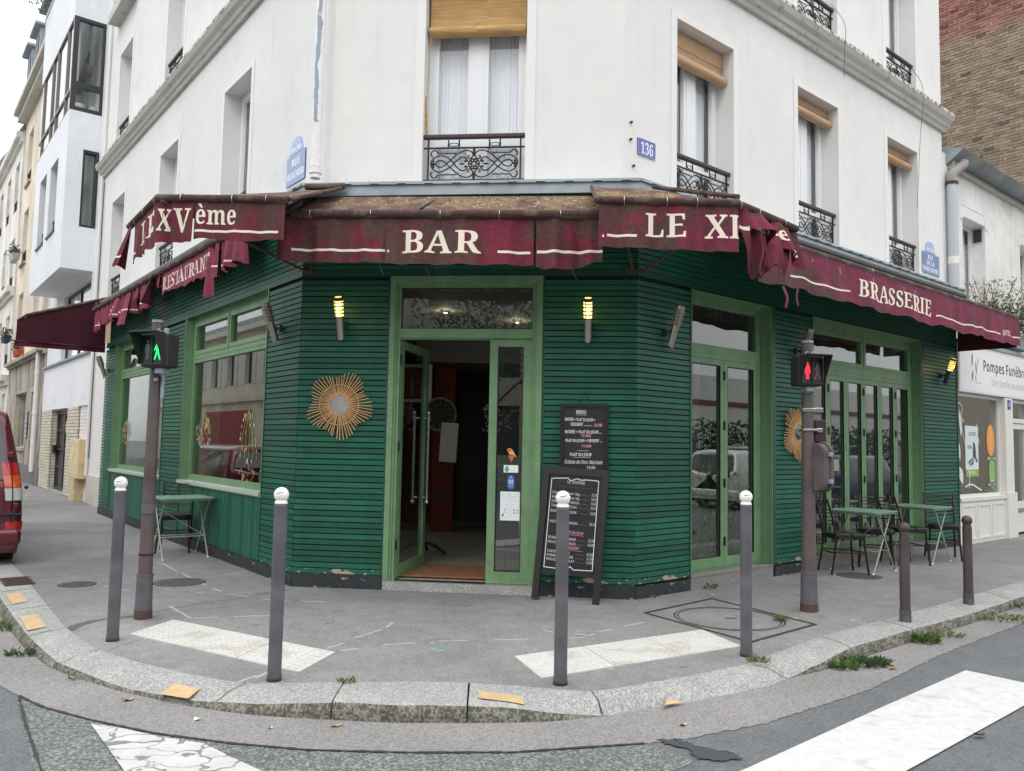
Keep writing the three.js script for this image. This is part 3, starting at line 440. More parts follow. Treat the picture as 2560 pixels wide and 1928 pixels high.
const curtainGeo = (w, h) => surf(40, 1, (u, v) => [(u - 0.5) * w, v * h, 0.005 * sin(u * 61) + 0.004 * sin(u * 23)]);
function upperWindow(f, [s0, s1, y0, y1], o = {}) {
  const [x0, x1] = sx(f, s0, s1), g = fpart('window', B, f), w = x1 - x0, c = (x0 + x1) / 2, z = -0.24, sur = o.sur ?? 0.095;
  mesh('window_surround', [span(x0 - sur, x0 + 0.003, y0, y1 - 0.003, 0.0005, 0.014), span(x1 - 0.003, x1 + sur, y0, y1 - 0.003, 0.0005, 0.014), span(x0 - sur, x1 + sur, y1 - 0.003, y1 + sur * 0.85, 0.0005, 0.014)], M.trim, g);
  mesh('window_frame', [...frame(x0 + 0.003, x1 - 0.003, y0 + 0.003, y1 - 0.003, 0.062, z - 0.05, z), span(c - 0.066, c + 0.066, y0 + 0.065, y1 - 0.065, z - 0.055, z + 0.012), ...[-1, 1].flatMap((s) => { const a = s < 0 ? x0 + 0.065 : c + 0.066, b = s < 0 ? c - 0.066 : x1 - 0.065; return [...frame(a, b, y0 + 0.065, y1 - 0.065, 0.05, z - 0.045, z + 0.006), span(a + 0.05, b - 0.05, y0 + 0.5, y0 + 0.575, z - 0.045, z + 0.006)]; })], M.pvc, g);
  for (const s of [-1, 1]) {
    const a = (s < 0 ? x0 + 0.065 : c + 0.066) + 0.05, b = (s < 0 ? c - 0.066 : x1 - 0.065) - 0.05;
    mesh('pane', [span(a, b, y0 + 0.575, y1 - 0.115, z - 0.03, z - 0.028)], GLASSUP, g); mesh('pane', [span(a, b, y0 + 0.115, y0 + 0.5, z - 0.03, z - 0.028)], GLASSUP, g);
    mesh('curtain', curtainGeo(b - a + 0.06, y1 - y0 - 0.12).translate((a + b) / 2, y0 + 0.06, z - 0.12), M.sheer, g);
  }
  mesh('room_back', [span(x0 - 0.2, x1 + 0.2, y0 - 0.1, y1 + 0.1, z - 1.25, z - 1.2)], M.darkGrey, g);
  mesh('sill', [span(x0, x1, y0 - 0.001, y0 + 0.035, -0.29, -0.002)], M.trim, g);
  if (o.guard !== false) {
    const W = w - 0.06, rg = part('railing', g, [c, 0, -0.06]), gy = y0 + 0.06, H = 0.34;
    mesh('scrollwork', GUARD, M.iron, rg).position.set(0, gy + H / 2 + 0.01, 0); rg.children[0].scale.x = W / 1.0;
    mesh('rails', [bx(w - 0.01, 0.014, 0.02, 0, gy), bx(w - 0.01, 0.014, 0.02, 0, gy + H + 0.02), ...[-1, 1].map((s) => bx(0.016, H + 0.12, 0.016, s * W * 0.475, gy + H / 2 + 0.06))], M.iron, rg);
    mesh('handrail', [rbx(w - 0.004, 0.048, 0.06, 0.014, 0, gy + H + 0.145, 0.0)], M.railWood, rg);
  }
  if (o.blind) {
    const [drop, rr_] = o.blind, bg = part('blind', g, [c, 0, 0]); const W = w - 0.05;
    mesh('slat_fabric', surf(8, 14, (u, v) => [(u - 0.5) * W, y1 - 0.03 - drop * v, -0.14 - 0.012 * sin(v * 3)]), o.cord ? M.blind : M.blindTan, bg); mesh('rolled_end', [new THREE.CylinderGeometry(rr_, rr_, W, 18).rotateZ(PI / 2).translate(0, y1 - 0.03 - drop, -0.125)], o.cord ? M.blind : M.blindTan, bg);
    if (o.cord) mesh('cord', [tube([[-W / 2 + 0.02, y1 - drop, -0.1], [-W / 2 - 0.01, 5.3, -0.1], [-W / 2 - 0.015, 5.15, -0.11]], 0.004, 12, 5), ...[0, 1, 2, 3].map((i) => tube([[-W / 2 - 0.015, 5.32, -0.1 + i * 0.006], [-W / 2 - 0.03 + i * 0.009, 5.1, -0.09], [-W / 2 - 0.01 + i * 0.004, 4.88, -0.1]], 0.005, 12, 5))], M.rattan, bg);
    else mesh('seam', [bx(W, 0.005, 0.004, 0, y1 - 0.03 - drop * 0.55, -0.128)], M.railWood, bg);
  }
}
upperWindow('FU', OPEN.FU[0], { blind: [0.52, 0.06], cord: 1, sur: 0.098 }); upperWindow('FU', OPEN.FU[1]); upperWindow('FU', OPEN.FU[2], { guard: false });
OPEN.RU.forEach((w, i) => upperWindow('RU', w, { blind: i === 0 ? [0.36, 0.06] : i % 3 === 0 ? [0.2, 0.06] : null }));
OPEN.LU.forEach((w, i) => upperWindow('LU', w, {}));

// --- ground floor front
const HOLES = { L: [[0.93, 4.05, 0.88, 3.26], [5.1, 8.45, 0.88, 3.26]], F: [[0.955, 2.545, -0.1, 3.217]], R: [[0.875, 2.43, 0.13, 3.2], [3.367, 6.53, 0.13, 3.2]] };
const SPAN = { L: [0, 9.3], F: [0, 3.49], R: [0, 7.83] };
const PITCH = 0.0585;
for (const f of ['L', 'F', 'R']) {
  const g = fpart('shopfront_wall', B, f), [a, b] = sx(f, ...SPAN[f]);
  mesh('backing', [slab(rect(a, b, 0, 4.06), HOLES[f].map(([p, q, y, Y]) => rect(...sx(f, p, q), max(y, 0.001), Y)), 0.22, -0.262)], M.backing, g);
}
// slats: each a board with a chamfered face; near piers singly, the rest joined
function slatGeo(len) { const p = [[0, 0], [0.0168, 0.0], [0.018, 0.0015], [0.018, 0.0465], [0.0165, 0.048], [0, 0.048]]; const g = new THREE.ExtrudeGeometry(shape(p.map(([o, h]) => [o, h])), { depth: len, bevelEnabled: false }).rotateY(-PI / 2); return muv(g.translate(len, 0, 0)); }
let nBoard = 0;
function cladding(f, s0, s1, y0, y1, single) {
  const [a, b] = sx(f, s0, s1), g = fpart('cladding', B, f), L = b - a, base = slatGeo(L), all = [[], [], []];
  for (let y = y0, i = 0; y + 0.03 < y1; y += PITCH, i++) {
    const k = floor(rnd() * 3), dx = floor(rnd() * 40) * 0.37, dy = i * 0.061;
    if (single) { const m = mesh('board', base, y < 0.2 ? M.worn : M.slat[k], g); m.position.set(a, y, -0.018 + rr(-0.001, 0.001)); m.rotation.x = rr(-0.008, 0.008); nBoard++; }
    else { const q = base.clone().translate(a, y, -0.018 + rr(-0.001, 0.001)), uv = q.attributes.uv; for (let n = 0; n < uv.count; n++) uv.setXY(n, uv.getX(n) + dx, uv.getY(n) + dy); all[k].push(q); }
  }
  if (!single) all.forEach((l, k) => { if (l.length) mesh('boards', mergeGeometries(l), M.slat[k], g).userData.kind = 'stuff'; });
}
cladding('F', 0.004, 0.935, 0.142, 3.2, true); cladding('F', 2.565, 3.49, 0.142, 3.2, true); cladding('L', 0.004, 0.905, 0.142, 3.2, true); cladding('R', 0.002, 0.858, 0.142, 3.2, true); cladding('R', 2.51, 3.35, 0.142, 3.2, true);
cladding('L', 4.12, 5.06, 0.142, 3.2, false); cladding('L', 8.47, 9.3, 0.142, 3.2, false); cladding('R', 6.6, 7.83, 0.11, 3.2, false);
for (const [f, a, b] of [['L', 0.004, 9.3], ['F', 0.004, 3.486], ['R', 0.004, 7.83]]) { cladding(f, a, b, 3.285, 3.97, false); const [x0, x1] = sx(f, a, b); mesh('fascia_strip', [span(x0, x1, 3.215, 3.28, -0.02, 0.004)], M.greenDark, fpart('fascia', B, f)); }
// black plinths and pier edge strips
for (const [f, a, b, h] of [['F', 0.0, 0.975, 0.138], ['F', 2.545, 3.49, 0.138], ['L', 0.0, 9.3, 0.135], ['R', 0.0, 0.872, 0.118], ['R', 2.47, 3.37, 0.118], ['R', 6.56, 7.83, 0.1]]) { const [x0, x1] = sx(f, a, b); mesh('plinth', [span(x0 + 0.001, x1 - 0.001, 0.001, h, -0.25, 0.008)], M.base, fpart('plinth_board', B, f)); }
for (const [f, s] of [['F', 0.945], ['F', 2.555], ['L', 0.917], ['L', 4.085], ['L', 5.08], ['L', 8.46], ['R', 0.867], ['R', 2.47], ['R', 3.36], ['R', 6.565]]) { const [x] = sx(f, s, s), w = f === 'R' && s > 2 && s < 3 || f === 'L' && s > 4 && s < 4.5 ? 0.06 : 0.02; mesh('edge_strip', [span(x - w / 2, x + w / 2, f === 'L' && s > 1 ? 0.142 : 0.142, 3.213, -0.02, 0.006)], M.greenDark, fpart('pier_edge', B, f)); }
// zinc capping over the front
for (const f of ['L', 'F', 'R']) {
  const [a, b] = sx(f, SPAN[f][0] - 0.02, SPAN[f][1] + (f === 'R' ? 0.3 : 0.02)), g = fpart('zinc_cap', B, f);
  mesh('flashing', [span(a, b, 4.062, 4.17, -0.32, 0.05), span(a, b, 4.17, 4.2, -0.32, 0.075), ...Array.from({ length: floor((b - a) / 0.29) }, (_, i) => rbx(0.09, 0.012, 0.02, 0.005, a + 0.2 + i * 0.29, 4.178, 0.08))], M.zinc, g);
  mesh('gutter_lip', [span(a, b, 3.98, 4.055, -0.1, 0.02)], M.black, g);
}
// end wall of the front, right side
mesh('end_panel', [span(7.83, 7.86, 0.02, 4.0, -0.25, 0.01)], M.greenDark, fpart('front_end', B, 'R'));

// --- entrance
{
  const E = fpart('entrance', B, 'F');
  mesh('door_frame', [...frame(0.958, 2.542, 0.09, 3.214, 0.055, -0.12, 0.022, 0.06, 0), ...frame(1.013, 2.487, 0.09, 3.154, 0.022, -0.12, 0.0, 0.022, 0), ...frame(1.035, 2.465, 0.09, 3.132, 0.03, -0.12, -0.022, 0.03, 0)].filter((g) => { g.computeBoundingBox(); return g.boundingBox.max.y - g.boundingBox.min.y > 0.005; }), M.green, E);
  mesh('transom_bar', [span(1.065, 2.435, 2.575, 2.668, -0.11, -0.02), span(1.065, 2.435, 2.56, 2.575, -0.1, -0.045)], M.green, E);
  mesh('transom_pane', [span(1.067, 2.433, 2.668, 3.1, -0.07, -0.066)], M.glassShop, E); mesh('pane_bead', frame(1.065, 2.435, 2.668, 3.102, 0.008, -0.066, -0.05), M.black, E);
  const F = part('side_leaf', E); mesh('leaf_frame', frame(2.004, 2.433, 0.1, 2.556, 0.084, -0.1, -0.035, 0.07, 0.12), M.green, F); mesh('side_pane', [span(2.088, 2.349, 0.22, 2.486, -0.07, -0.066)], M.glassShop, F); mesh('bead', frame(2.086, 2.351, 0.218, 2.488, 0.007, -0.06, -0.034), M.black, F);
  const D = part('open_leaf', E, [1.075, 0, -0.075], dg(84)); mesh('leaf_frame', frame(0, 0.92, 0.115, 2.55, 0.085, -0.055, 0, 0.08, 0.12), M.green, D); mesh('leaf_pane', [span(0.085, 0.835, 0.235, 2.47, -0.03, -0.026)], M.glassShop, D);
  for (const z of [0.055, -0.11]) mesh('pull_handle', [cyl(0.016, 0.016, 1.0, 12, 0.78, 0.83, z), ...[0.83, 1.83].flatMap((y) => [new THREE.SphereGeometry(0.028, 12, 8).translate(0.78, y, z), cyl(0.022, 0.02, 0.07, 12, 0.78, y === 0.83 ? 0.86 : 1.72, z), bar([0.78, y + (y < 1 ? 0.05 : -0.06), z], [0.78, y + (y < 1 ? 0.05 : -0.06), z > 0 ? 0 : -0.055], 0.012)])], M.chrome, D);
  mesh('hinge', [0.4, 1.4, 2.3].map((y) => cyl(0.011, 0.011, 0.1, 8, 1.074, y, -0.045)), M.black, E);
  mesh('threshold', [span(0.96, 2.54, 0.001, 0.088, -0.4, 0.02)], M.kerb, E); mesh('threshold_strip', [span(0.98, 2.52, 0.088, 0.098, -0.1, 0.018)], M.chrome, E);
}
// --- left windows
function frontWindow(f, s0, s1, y0, y1, dep, o) {
  const [x0, x1] = sx(f, s0, s1), W = fpart('shop_window', B, f), z = -dep, fw = 0.075, mid = (x0 + x1) / 2;
  mesh('reveal', [span(x0, x0 + 0.012, y0, y1, z, 0.005), span(x1 - 0.012, x1, y0, y1, z, 0.005), span(x0 + 0.012, x1 - 0.012, y1 - 0.012, y1, z, 0.004)], M.green, W);
  mesh('reveal_moulding', [...frame(x0 + 0.012, x1 - 0.012, y0, y1 - 0.012, 0.02, z + 0.0, z + 0.055, 0.02, 0), ...frame(x0 + 0.032, x1 - 0.032, y0, y1 - 0.032, 0.014, z, z + 0.028, 0.014, 0)].filter((g) => { g.computeBoundingBox(); return g.boundingBox.max.y - g.boundingBox.min.y > 0.004; }), M.green, W);
  const a = x0 + 0.046, b = x1 - 0.046, tb = o.tb, tt = o.tt;
  mesh('window_frame', [...frame(a, b, y0, y1 - 0.046, fw, z - 0.06, z, 0.07, o.bot ?? 0.07), span(a + fw, b - fw, tb, tt, z - 0.06, z + 0.004), span(a + fw, b - fw, tb + 0.05, tb + 0.056, z, z + 0.009)], M.green, W);
  const lights = o.lights; let L = b - a - 2 * fw;
  for (let i = 0; i < lights; i++) {
    const p = a + fw + i * L / lights, q = p + L / lights; const m0 = i ? 0.012 : 0, m1 = i < lights - 1 ? 0.012 : 0;
    if (lights > 1) mesh('light_frame', frame(p + m0, q - m1, tt, y1 - 0.116, 0.055, z - 0.05, z + 0.012), M.green, W);
    const k = lights > 1 ? 0.055 : 0; mesh('transom_pane', [span(p + m0 + k, q - m1 - k, tt + k, y1 - 0.116 - k, z - 0.032, z - 0.028)], o.glass ?? M.glassShop, W);
  }
  if (lights > 1) mesh('mullion', [span(mid - 0.012, mid + 0.012, tt, y1 - 0.116, z - 0.05, z + 0.02)], M.green, W);
  return { W, a: a + fw, b: b - fw, z, mid };
}
for (const [s0, s1] of [[0.93, 4.05], [5.1, 8.45]]) {
  const { W, a, b, z } = frontWindow('L', s0, s1, 0.9, 3.258, 0.1, { tb: 2.565, tt: 2.68, lights: 2, bot: 0.08 });
  mesh('pane', [span(a, b, 0.98, 2.565, z - 0.032, z - 0.028)], M.glassShop, W);
  mesh('sill', [span(-s1 - 0.03, -s0 + 0.01, 0.858, 0.9, -0.16, 0.035), span(-s1 - 0.02, -s0 + 0.01, 0.842, 0.858, -0.02, 0.012)], std({ color: lin(0.42, 0.47, 0.42), roughness: 0.5 }), W);
  mesh('side_curtain', surf(16, 1, (u, v) => [-s1 + 0.12 + u * 0.5, 0.95 + v * 2.1, z - 0.25 + 0.03 * sin(u * 34)]), std({ color: lin(0.012, 0.06, 0.03), ...both }), W);
}
// vertical boarding under the left windows
for (const [s0, s1] of [[0.93, 4.07], [5.1, 8.45]]) { const g = fpart('boarding', B, 'L'), n = Math.round((s1 - s0) / 0.092), w = (s1 - s0) / n, geo = muv(rbx(w - 0.007, 0.7, 0.016, 0.003, 0, 0, 0, 1)); for (let i = 0; i < n; i++) { const m = mesh('board', geo, M.slat[floor(rnd() * 3)], g); m.position.set(-s1 + (i + 0.5) * w, 0.49, -0.012 + rr(-0.0015, 0.0015)); } }
// --- right windows: folding doors
function foldingDoors(s0, s1, n, hinges) {
  const { W, a, b, z } = frontWindow('R', s0, s1, 0.15, 3.2, 0.13, { tb: 2.5, tt: 2.65, lights: n > 2 ? 2 : 1, bot: 0.02 });
  const w = (b - a) / n;
  for (let i = 0; i < n; i++) {
    const p = a + i * w + 0.003, q = p + w - 0.006, L = part('door_leaf', W), st = n > 2 ? 0.062 : 0.066;
    mesh('leaf_frame', frame(p, q, 0.175, 2.497, st, z - 0.055, z + 0.0, 0.065, 0.11), M.green, L); mesh('leaf_pane', [span(p + st, q - st, 0.285, 2.432, z - 0.03, z - 0.026)], M.glassShop, L); mesh('bead', frame(p + st - 0.002, q - st + 0.002, 0.283, 2.434, 0.006, z - 0.02, z + 0.001), M.black, L);
    if (i && hinges(i)) mesh('hinge', [0.45, 1.1, 1.75, 2.32].map((y) => rbx(0.022, 0.1, 0.02, 0.004, p - 0.003, y, z + 0.008)), M.black, L);
  }
  mesh('step', [span(s0, s1, 0.001, 0.128, -0.3, 0.006), span(s0, s1, 0.128, 0.145, -0.3, 0.012)], M.gutter, W);
}
foldingDoors(0.875, 2.43, 2, () => true); foldingDoors(3.367, 6.53, 6, (i) => i % 2 === 1);

// --- the room behind the glass
{
  const R = part('bar_room', B), pl = [['L', 9.2, -0.3], ['L', 0.15, -0.3], ['R', 0.15, -0.3], ['R', 7.75, -0.3]].map(([f, s, o]) => { const p = bp(f, s, 0, o); return [p[0], p[2]]; });
  mesh('floor', [sheet(pl, 0.098)], std({ map: tex(512, (u, v) => { const gx = abs(((u * 4) % 1) - 0.5) > 0.49 || abs(((v * 4) % 1) - 0.5) > 0.49; return gx ? [92, 88, 84] : mul([140, 135, 128], 0.85 + 0.25 * fbm(u, v, 8, 4, 701)); }, { size: 1.8 }), roughness: 0.45 }), R);
  mesh('ceiling', [sheet(pl, 3.19)], std({ color: lin(0.3, 0.29, 0.28) }), R);
  mesh('bulkhead', [bx(2.4, 0.45, 1.6, 0.2, 2.97, -1.2), bx(0.9, 0.5, 0.9, -1.6, 2.94, 0.2)], std({ color: lin(0.2, 0.19, 0.19) }), R);
  const wallIn = (p, q, h, m, name, t = 0.1) => { const L = hypot(q[0] - p[0], q[1] - p[1]), g = part(name, R, [(p[0] + q[0]) / 2, 0, (p[1] + q[1]) / 2], Math.atan2(-(q[1] - p[1]), q[0] - p[0])); mesh('panel', [span(-L / 2, L / 2, 0.1, h, -t, 0)], m, g); };
  const dark = std({ color: lin(0.03, 0.018, 0.015), roughness: 0.6 }), red = std({ color: lin(0.15, 0.022, 0.016), roughness: 0.8 });
  wallIn([-4.6, -1.5], [-0.7, -2.2], 3.19, red, 'red_wall'); wallIn([-0.72, -0.7], [-0.4, -0.75], 2.75, red, 'red_pillar', 0.4); wallIn([-0.65, -2.6], [4.5, -1.6], 3.19, dark, 'back_wall'); wallIn([4.4, -1.2], [6.2, -4.0], 3.19, dark, 'side_wall'); wallIn([-8.5, -6.5], [-4.4, -1.8], 3.19, std({ color: lin(0.3, 0.12, 0.1) }), 'far_wall');
  mesh('pillar', [bx(0.45, 3.05, 0.45, 2.9, 1.62, 0.6)], std({ color: lin(0.6, 0.6, 0.6) }), R);
  mesh('counter', [rbx(2.2, 1.05, 0.6, 0.02, 1.3, 0.62, -0.6), rbx(2.3, 0.05, 0.7, 0.02, 1.3, 1.17, -0.6)], dark, R);
}

// ================================================================ AWNINGS
const SERIF = 'bold 100px "Times New Roman", serif';
function cloth(x, w, h, seed, moss, o = {}) {  // worn burgundy cloth, grown with brown moss in places
  const im = x.createImageData(w, h), ar = w / h;
  for (let j = 0; j < h; j++) for (let i = 0; i < w; i++) {
    const u = i / w, v = j / h, a = fbm(u * ar * 0.25, v * 0.25, 12, 5, seed), b = fbm(u * ar * 0.25, v * 0.06, 24, 4, seed + 7), k = clamp(ss(0.34, 0.7, a + moss(u, v) * 1.1) * (0.55 + 0.6 * b)), g = 0.86 + 0.3 * (fbm(u * ar * 0.3, v * 0.3, 60, 3, seed + 11) - 0.5) + 0.2 * (b - 0.5);
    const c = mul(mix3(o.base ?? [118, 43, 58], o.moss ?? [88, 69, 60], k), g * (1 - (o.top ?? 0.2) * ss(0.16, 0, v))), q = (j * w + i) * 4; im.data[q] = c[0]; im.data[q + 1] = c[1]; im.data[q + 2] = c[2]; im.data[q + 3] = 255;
  }
  x.putImageData(im, 0, 0);
}
function word(x, s, x0, x1, yTop, yBase, col = '#e9dfcc') { x.save(); x.font = SERIF; x.textBaseline = 'alphabetic'; const m = x.measureText(s); x.fillStyle = col; x.translate(x0, yBase); x.scale((x1 - x0) / m.width, (yBase - yTop) / 68); x.fillText(s, 0, 0); x.restore(); }
const fabricMat = (w, h, draw) => phys({ map: canvasTex(w, h, draw), roughness: 0.92, side: THREE.DoubleSide, transmission: 0, sheen: 0.3, sheenColor: lin(0.3, 0.1, 0.15), sheenRoughness: 0.6 });
const canopyMat = (seed, warm) => std({ map: tex(512, (u, v, i, j) => { const a = fbm(u, v, 6, 5, seed), b = fbm(u, v, 60, 2, seed + 3), n = fbm(u, v, 40, 2, seed + 9); const c = mix3(mix3([92, 68, 62], [108, 94, 82], ss(0.4, 0.65, a)), [156, 124, 62], warm * ss(0.4, 0.62, b) * ss(0.3, 0.6, a)); return n > 0.83 && a > 0.42 ? [206, 200, 190] : mul(c, 0.8 + 0.4 * b); }, { size: 0.9 }), roughness: 0.95, side: THREE.DoubleSide });
const pathLen = (p) => { const L = [0]; for (let i = 1; i < p.length; i++) L.push(L[i - 1] + hypot(p[i][0] - p[i - 1][0], p[i][1] - p[i - 1][1], p[i][2] - p[i - 1][2])); return L; };
function onPath(p, L, d) { let i = 0; while (i < p.length - 2 && d > L[i + 1]) i++; const t = (d - L[i]) / (L[i + 1] - L[i]), a = p[i], b = p[i + 1], l = hypot(b[0] - a[0], b[2] - a[2]); return [[lerp(a[0], b[0], t), lerp(a[1], b[1], t), lerp(a[2], b[2], t)], [-(b[2] - a[2]) / l, (b[0] - a[0]) / l]]; }
// a hanging strip of cloth between path distances d0 and d1; h(t) its length; tears and folds in depth
function strip(p, d0, d1, H, h, o = {}) {
  const L = pathLen(p), T = L[L.length - 1], nu = max(6, Math.round((d1 - d0) * 60)), nv = 7, ph = rr(0, 6), am = o.fold ?? 0.018;
  const g = surf(nu, nv, (u, v) => { const d = lerp(d0, d1, u), [q, n] = onPath(p, L, d), len = h(u), y = v * len, w = (am * sin(d * 17 + ph) + am * 0.5 * sin(d * 41 + 2 * ph) + (o.curl ? o.curl * ss(0.75, 1, u) + (o.curlL ?? 0) * ss(0.25, 0, u) : 0)) * (0.25 + v) + (o.lean ?? 0) * v; const sh = (o.shift ?? 0) * v; return [q[0] + n[0] * w + sh * n[1], q[1] - y - (o.y0 ?? 0), q[2] + n[1] * w - sh * n[0]]; });
  const uv = g.attributes.uv; for (let i = 0; i < uv.count; i++) { const u = uv.getX(i), v = uv.getY(i); uv.setXY(i, lerp(d0, d1, u) / T, 1 - v * h(u) / H); }
  return g;
}
const rag = (base, amt, f = 9) => { const s = floor(rr(0, 900)); return (u) => base + amt * (fbm(u * 0.3, 0.2, f * 3, 4, s) - 0.5) * 2; };
const rel = (o, p) => [p[0] - o.position.x, p[1] - o.position.y, p[2] - o.position.z];
const quad = (a, b, c, d, sag = 0.03, n = 12) => muvQuad(surf(n, n, (u, v) => [0, 1, 2].map((k) => lerp(lerp(a[k], b[k], u), lerp(d[k], c[k], u), v) - (k === 1 ? sag * sin(PI * u) * sin(PI * v) : 0))), a, b, d);
function muvQuad(g, a, b, d) { const w = hypot(b[0] - a[0], b[1] - a[1], b[2] - a[2]), h = hypot(d[0] - a[0], d[1] - a[1], d[2] - a[2]), uv = g.attributes.uv; for (let i = 0; i < uv.count; i++) uv.setXY(i, uv.getX(i) * w, uv.getY(i) * h); return g; }
function hooks(p, n) { const L = pathLen(p), g = []; for (let i = 0; i < n; i++) { const d = (i + rr(0.3, 0.7)) / n * L[L.length - 1], [q] = onPath(p, L, d); g.push(new THREE.TorusGeometry(0.05, 0.003, 4, 14, rr(3.5, 5)).rotateY(PI / 2 + rr(-0.3, 0.3)).translate(q[0], q[1] - 0.01, q[2])); } return g; }

// left corner awning
{
  const P1 = [-2.015, 3.62, -6.95], P2 = [-3.22, 3.65, -7.075], P3 = [-3.87, 3.6, -7.9], C1 = fp('F', 0.43, 4.13, 0.1), Cc = fp('F', -0.02, 4.1, 0.1), L3 = fp('L', 0.55, 4.05, 0.1);
  const A = thing('corner_awning', 'torn burgundy corner awning at the left, lettered LE XIVème, with brown mossy top', 'awning', [P2[0], 3.2, P2[2]]), q = (p) => rel(A, p);
  const mat = canopyMat(801, 0.25); mesh('canopy', [quad(q(C1), q(Cc), q(P2), q(P1), 0.02)], mat, A).material = mat; mesh('canopy', [quad(q(Cc), q(L3), q(P3), q(P2), 0.02)], mat, A);
  const p = [P3, P2, P1].map(q);
  mesh('front_tube', [bar(p[0], p[1], 0.034, 10), bar(p[1], p[2], 0.034, 10), new THREE.SphereGeometry(0.035, 10, 8).translate(...p[1]), bar(q(C1), [p[2][0] + 0.015, p[2][1], p[2][2]], 0.02, 8), new THREE.CylinderGeometry(0.033, 0.033, 0.42, 10).rotateZ(PI / 2).rotateY(dg(-6)).translate(...q(fp('F', 0.25, 4.14, 0.12)))], M.tubeFab, A); mesh('wire_hook', hooks(p, 6), M.chrome, A);
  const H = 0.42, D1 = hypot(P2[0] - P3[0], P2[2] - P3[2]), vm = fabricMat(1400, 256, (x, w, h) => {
    cloth(x, w, h, 811, (u, v) => -0.12 + 0.2 * ss(0.6, 0.95, u) + 0.06 * ss(0.3, 0, v)); const T = 2.265, X = (d) => d / T * w, Y = (m) => m / H * h;
    word(x, 'LE', X(0.45), X(1.0), Y(0.1), Y(0.3)); word(x, 'X', X(1.05), X(1.18), Y(0.11), Y(0.3)); word(x, 'V', X(1.2), X(1.37), Y(0.1), Y(0.31)); word(x, 'ème', X(1.41), X(1.8), Y(0.07), Y(0.235)); x.fillStyle = '#e9dfcc'; x.fillRect(X(1.41), Y(0.285), X(2.19) - X(1.41), Y(0.022)); x.fillRect(X(0.1), Y(0.33), X(0.24), Y(0.02));
    x.fillStyle = 'rgba(92,28,46,0.9)'; for (let i = 0; i < 60; i++) { const a = X(rr(0.3, 1.4)); x.fillRect(a, Y(rr(0.05, 0.3)), 2, Y(0.03)); }
  });
  const T = pathLen(p)[2], b = T - 1.21;
  mesh('valance', strip(p, T - 0.862, T - 0.02, H, (u) => 0.375 - 0.012 * sin(u * 9) , { fold: 0.012 }), vm, A); mesh('valance', strip(p, T - 1.08, T - 0.868, H, rag(0.4, 0.02), { fold: 0.014, curl: 0.02 }), vm, A); mesh('valance', strip(p, b - 0.12, T - 1.085, H, rag(0.41, 0.03), { fold: 0.02 }), vm, A); mesh('valance', strip(p, b - 0.85, b - 0.125, H, rag(0.42, 0.05), { fold: 0.012 }), vm, A); mesh('valance', strip(p, 0.0, 0.19, H, rag(0.42, 0.05), { fold: 0.05, shift: -0.1, lean: 0.08 }), vm, A);
  mesh('support_arm', [bar(q(fp('F', 0.05, 3.26, 0.05)), p[1].map((v, i) => v + (i === 1 ? -0.04 : 0.05)), 0.014, 8), bar(q(fp('F', 0.12, 3.26, 0.05)), q(fp('F', 0.05, 3.5, 0.1)), 0.012, 8), rbx(0.1, 0.05, 0.05, 0.01, ...q(fp('F', 0.06, 3.26, 0.03)))], M.rust, A);
}
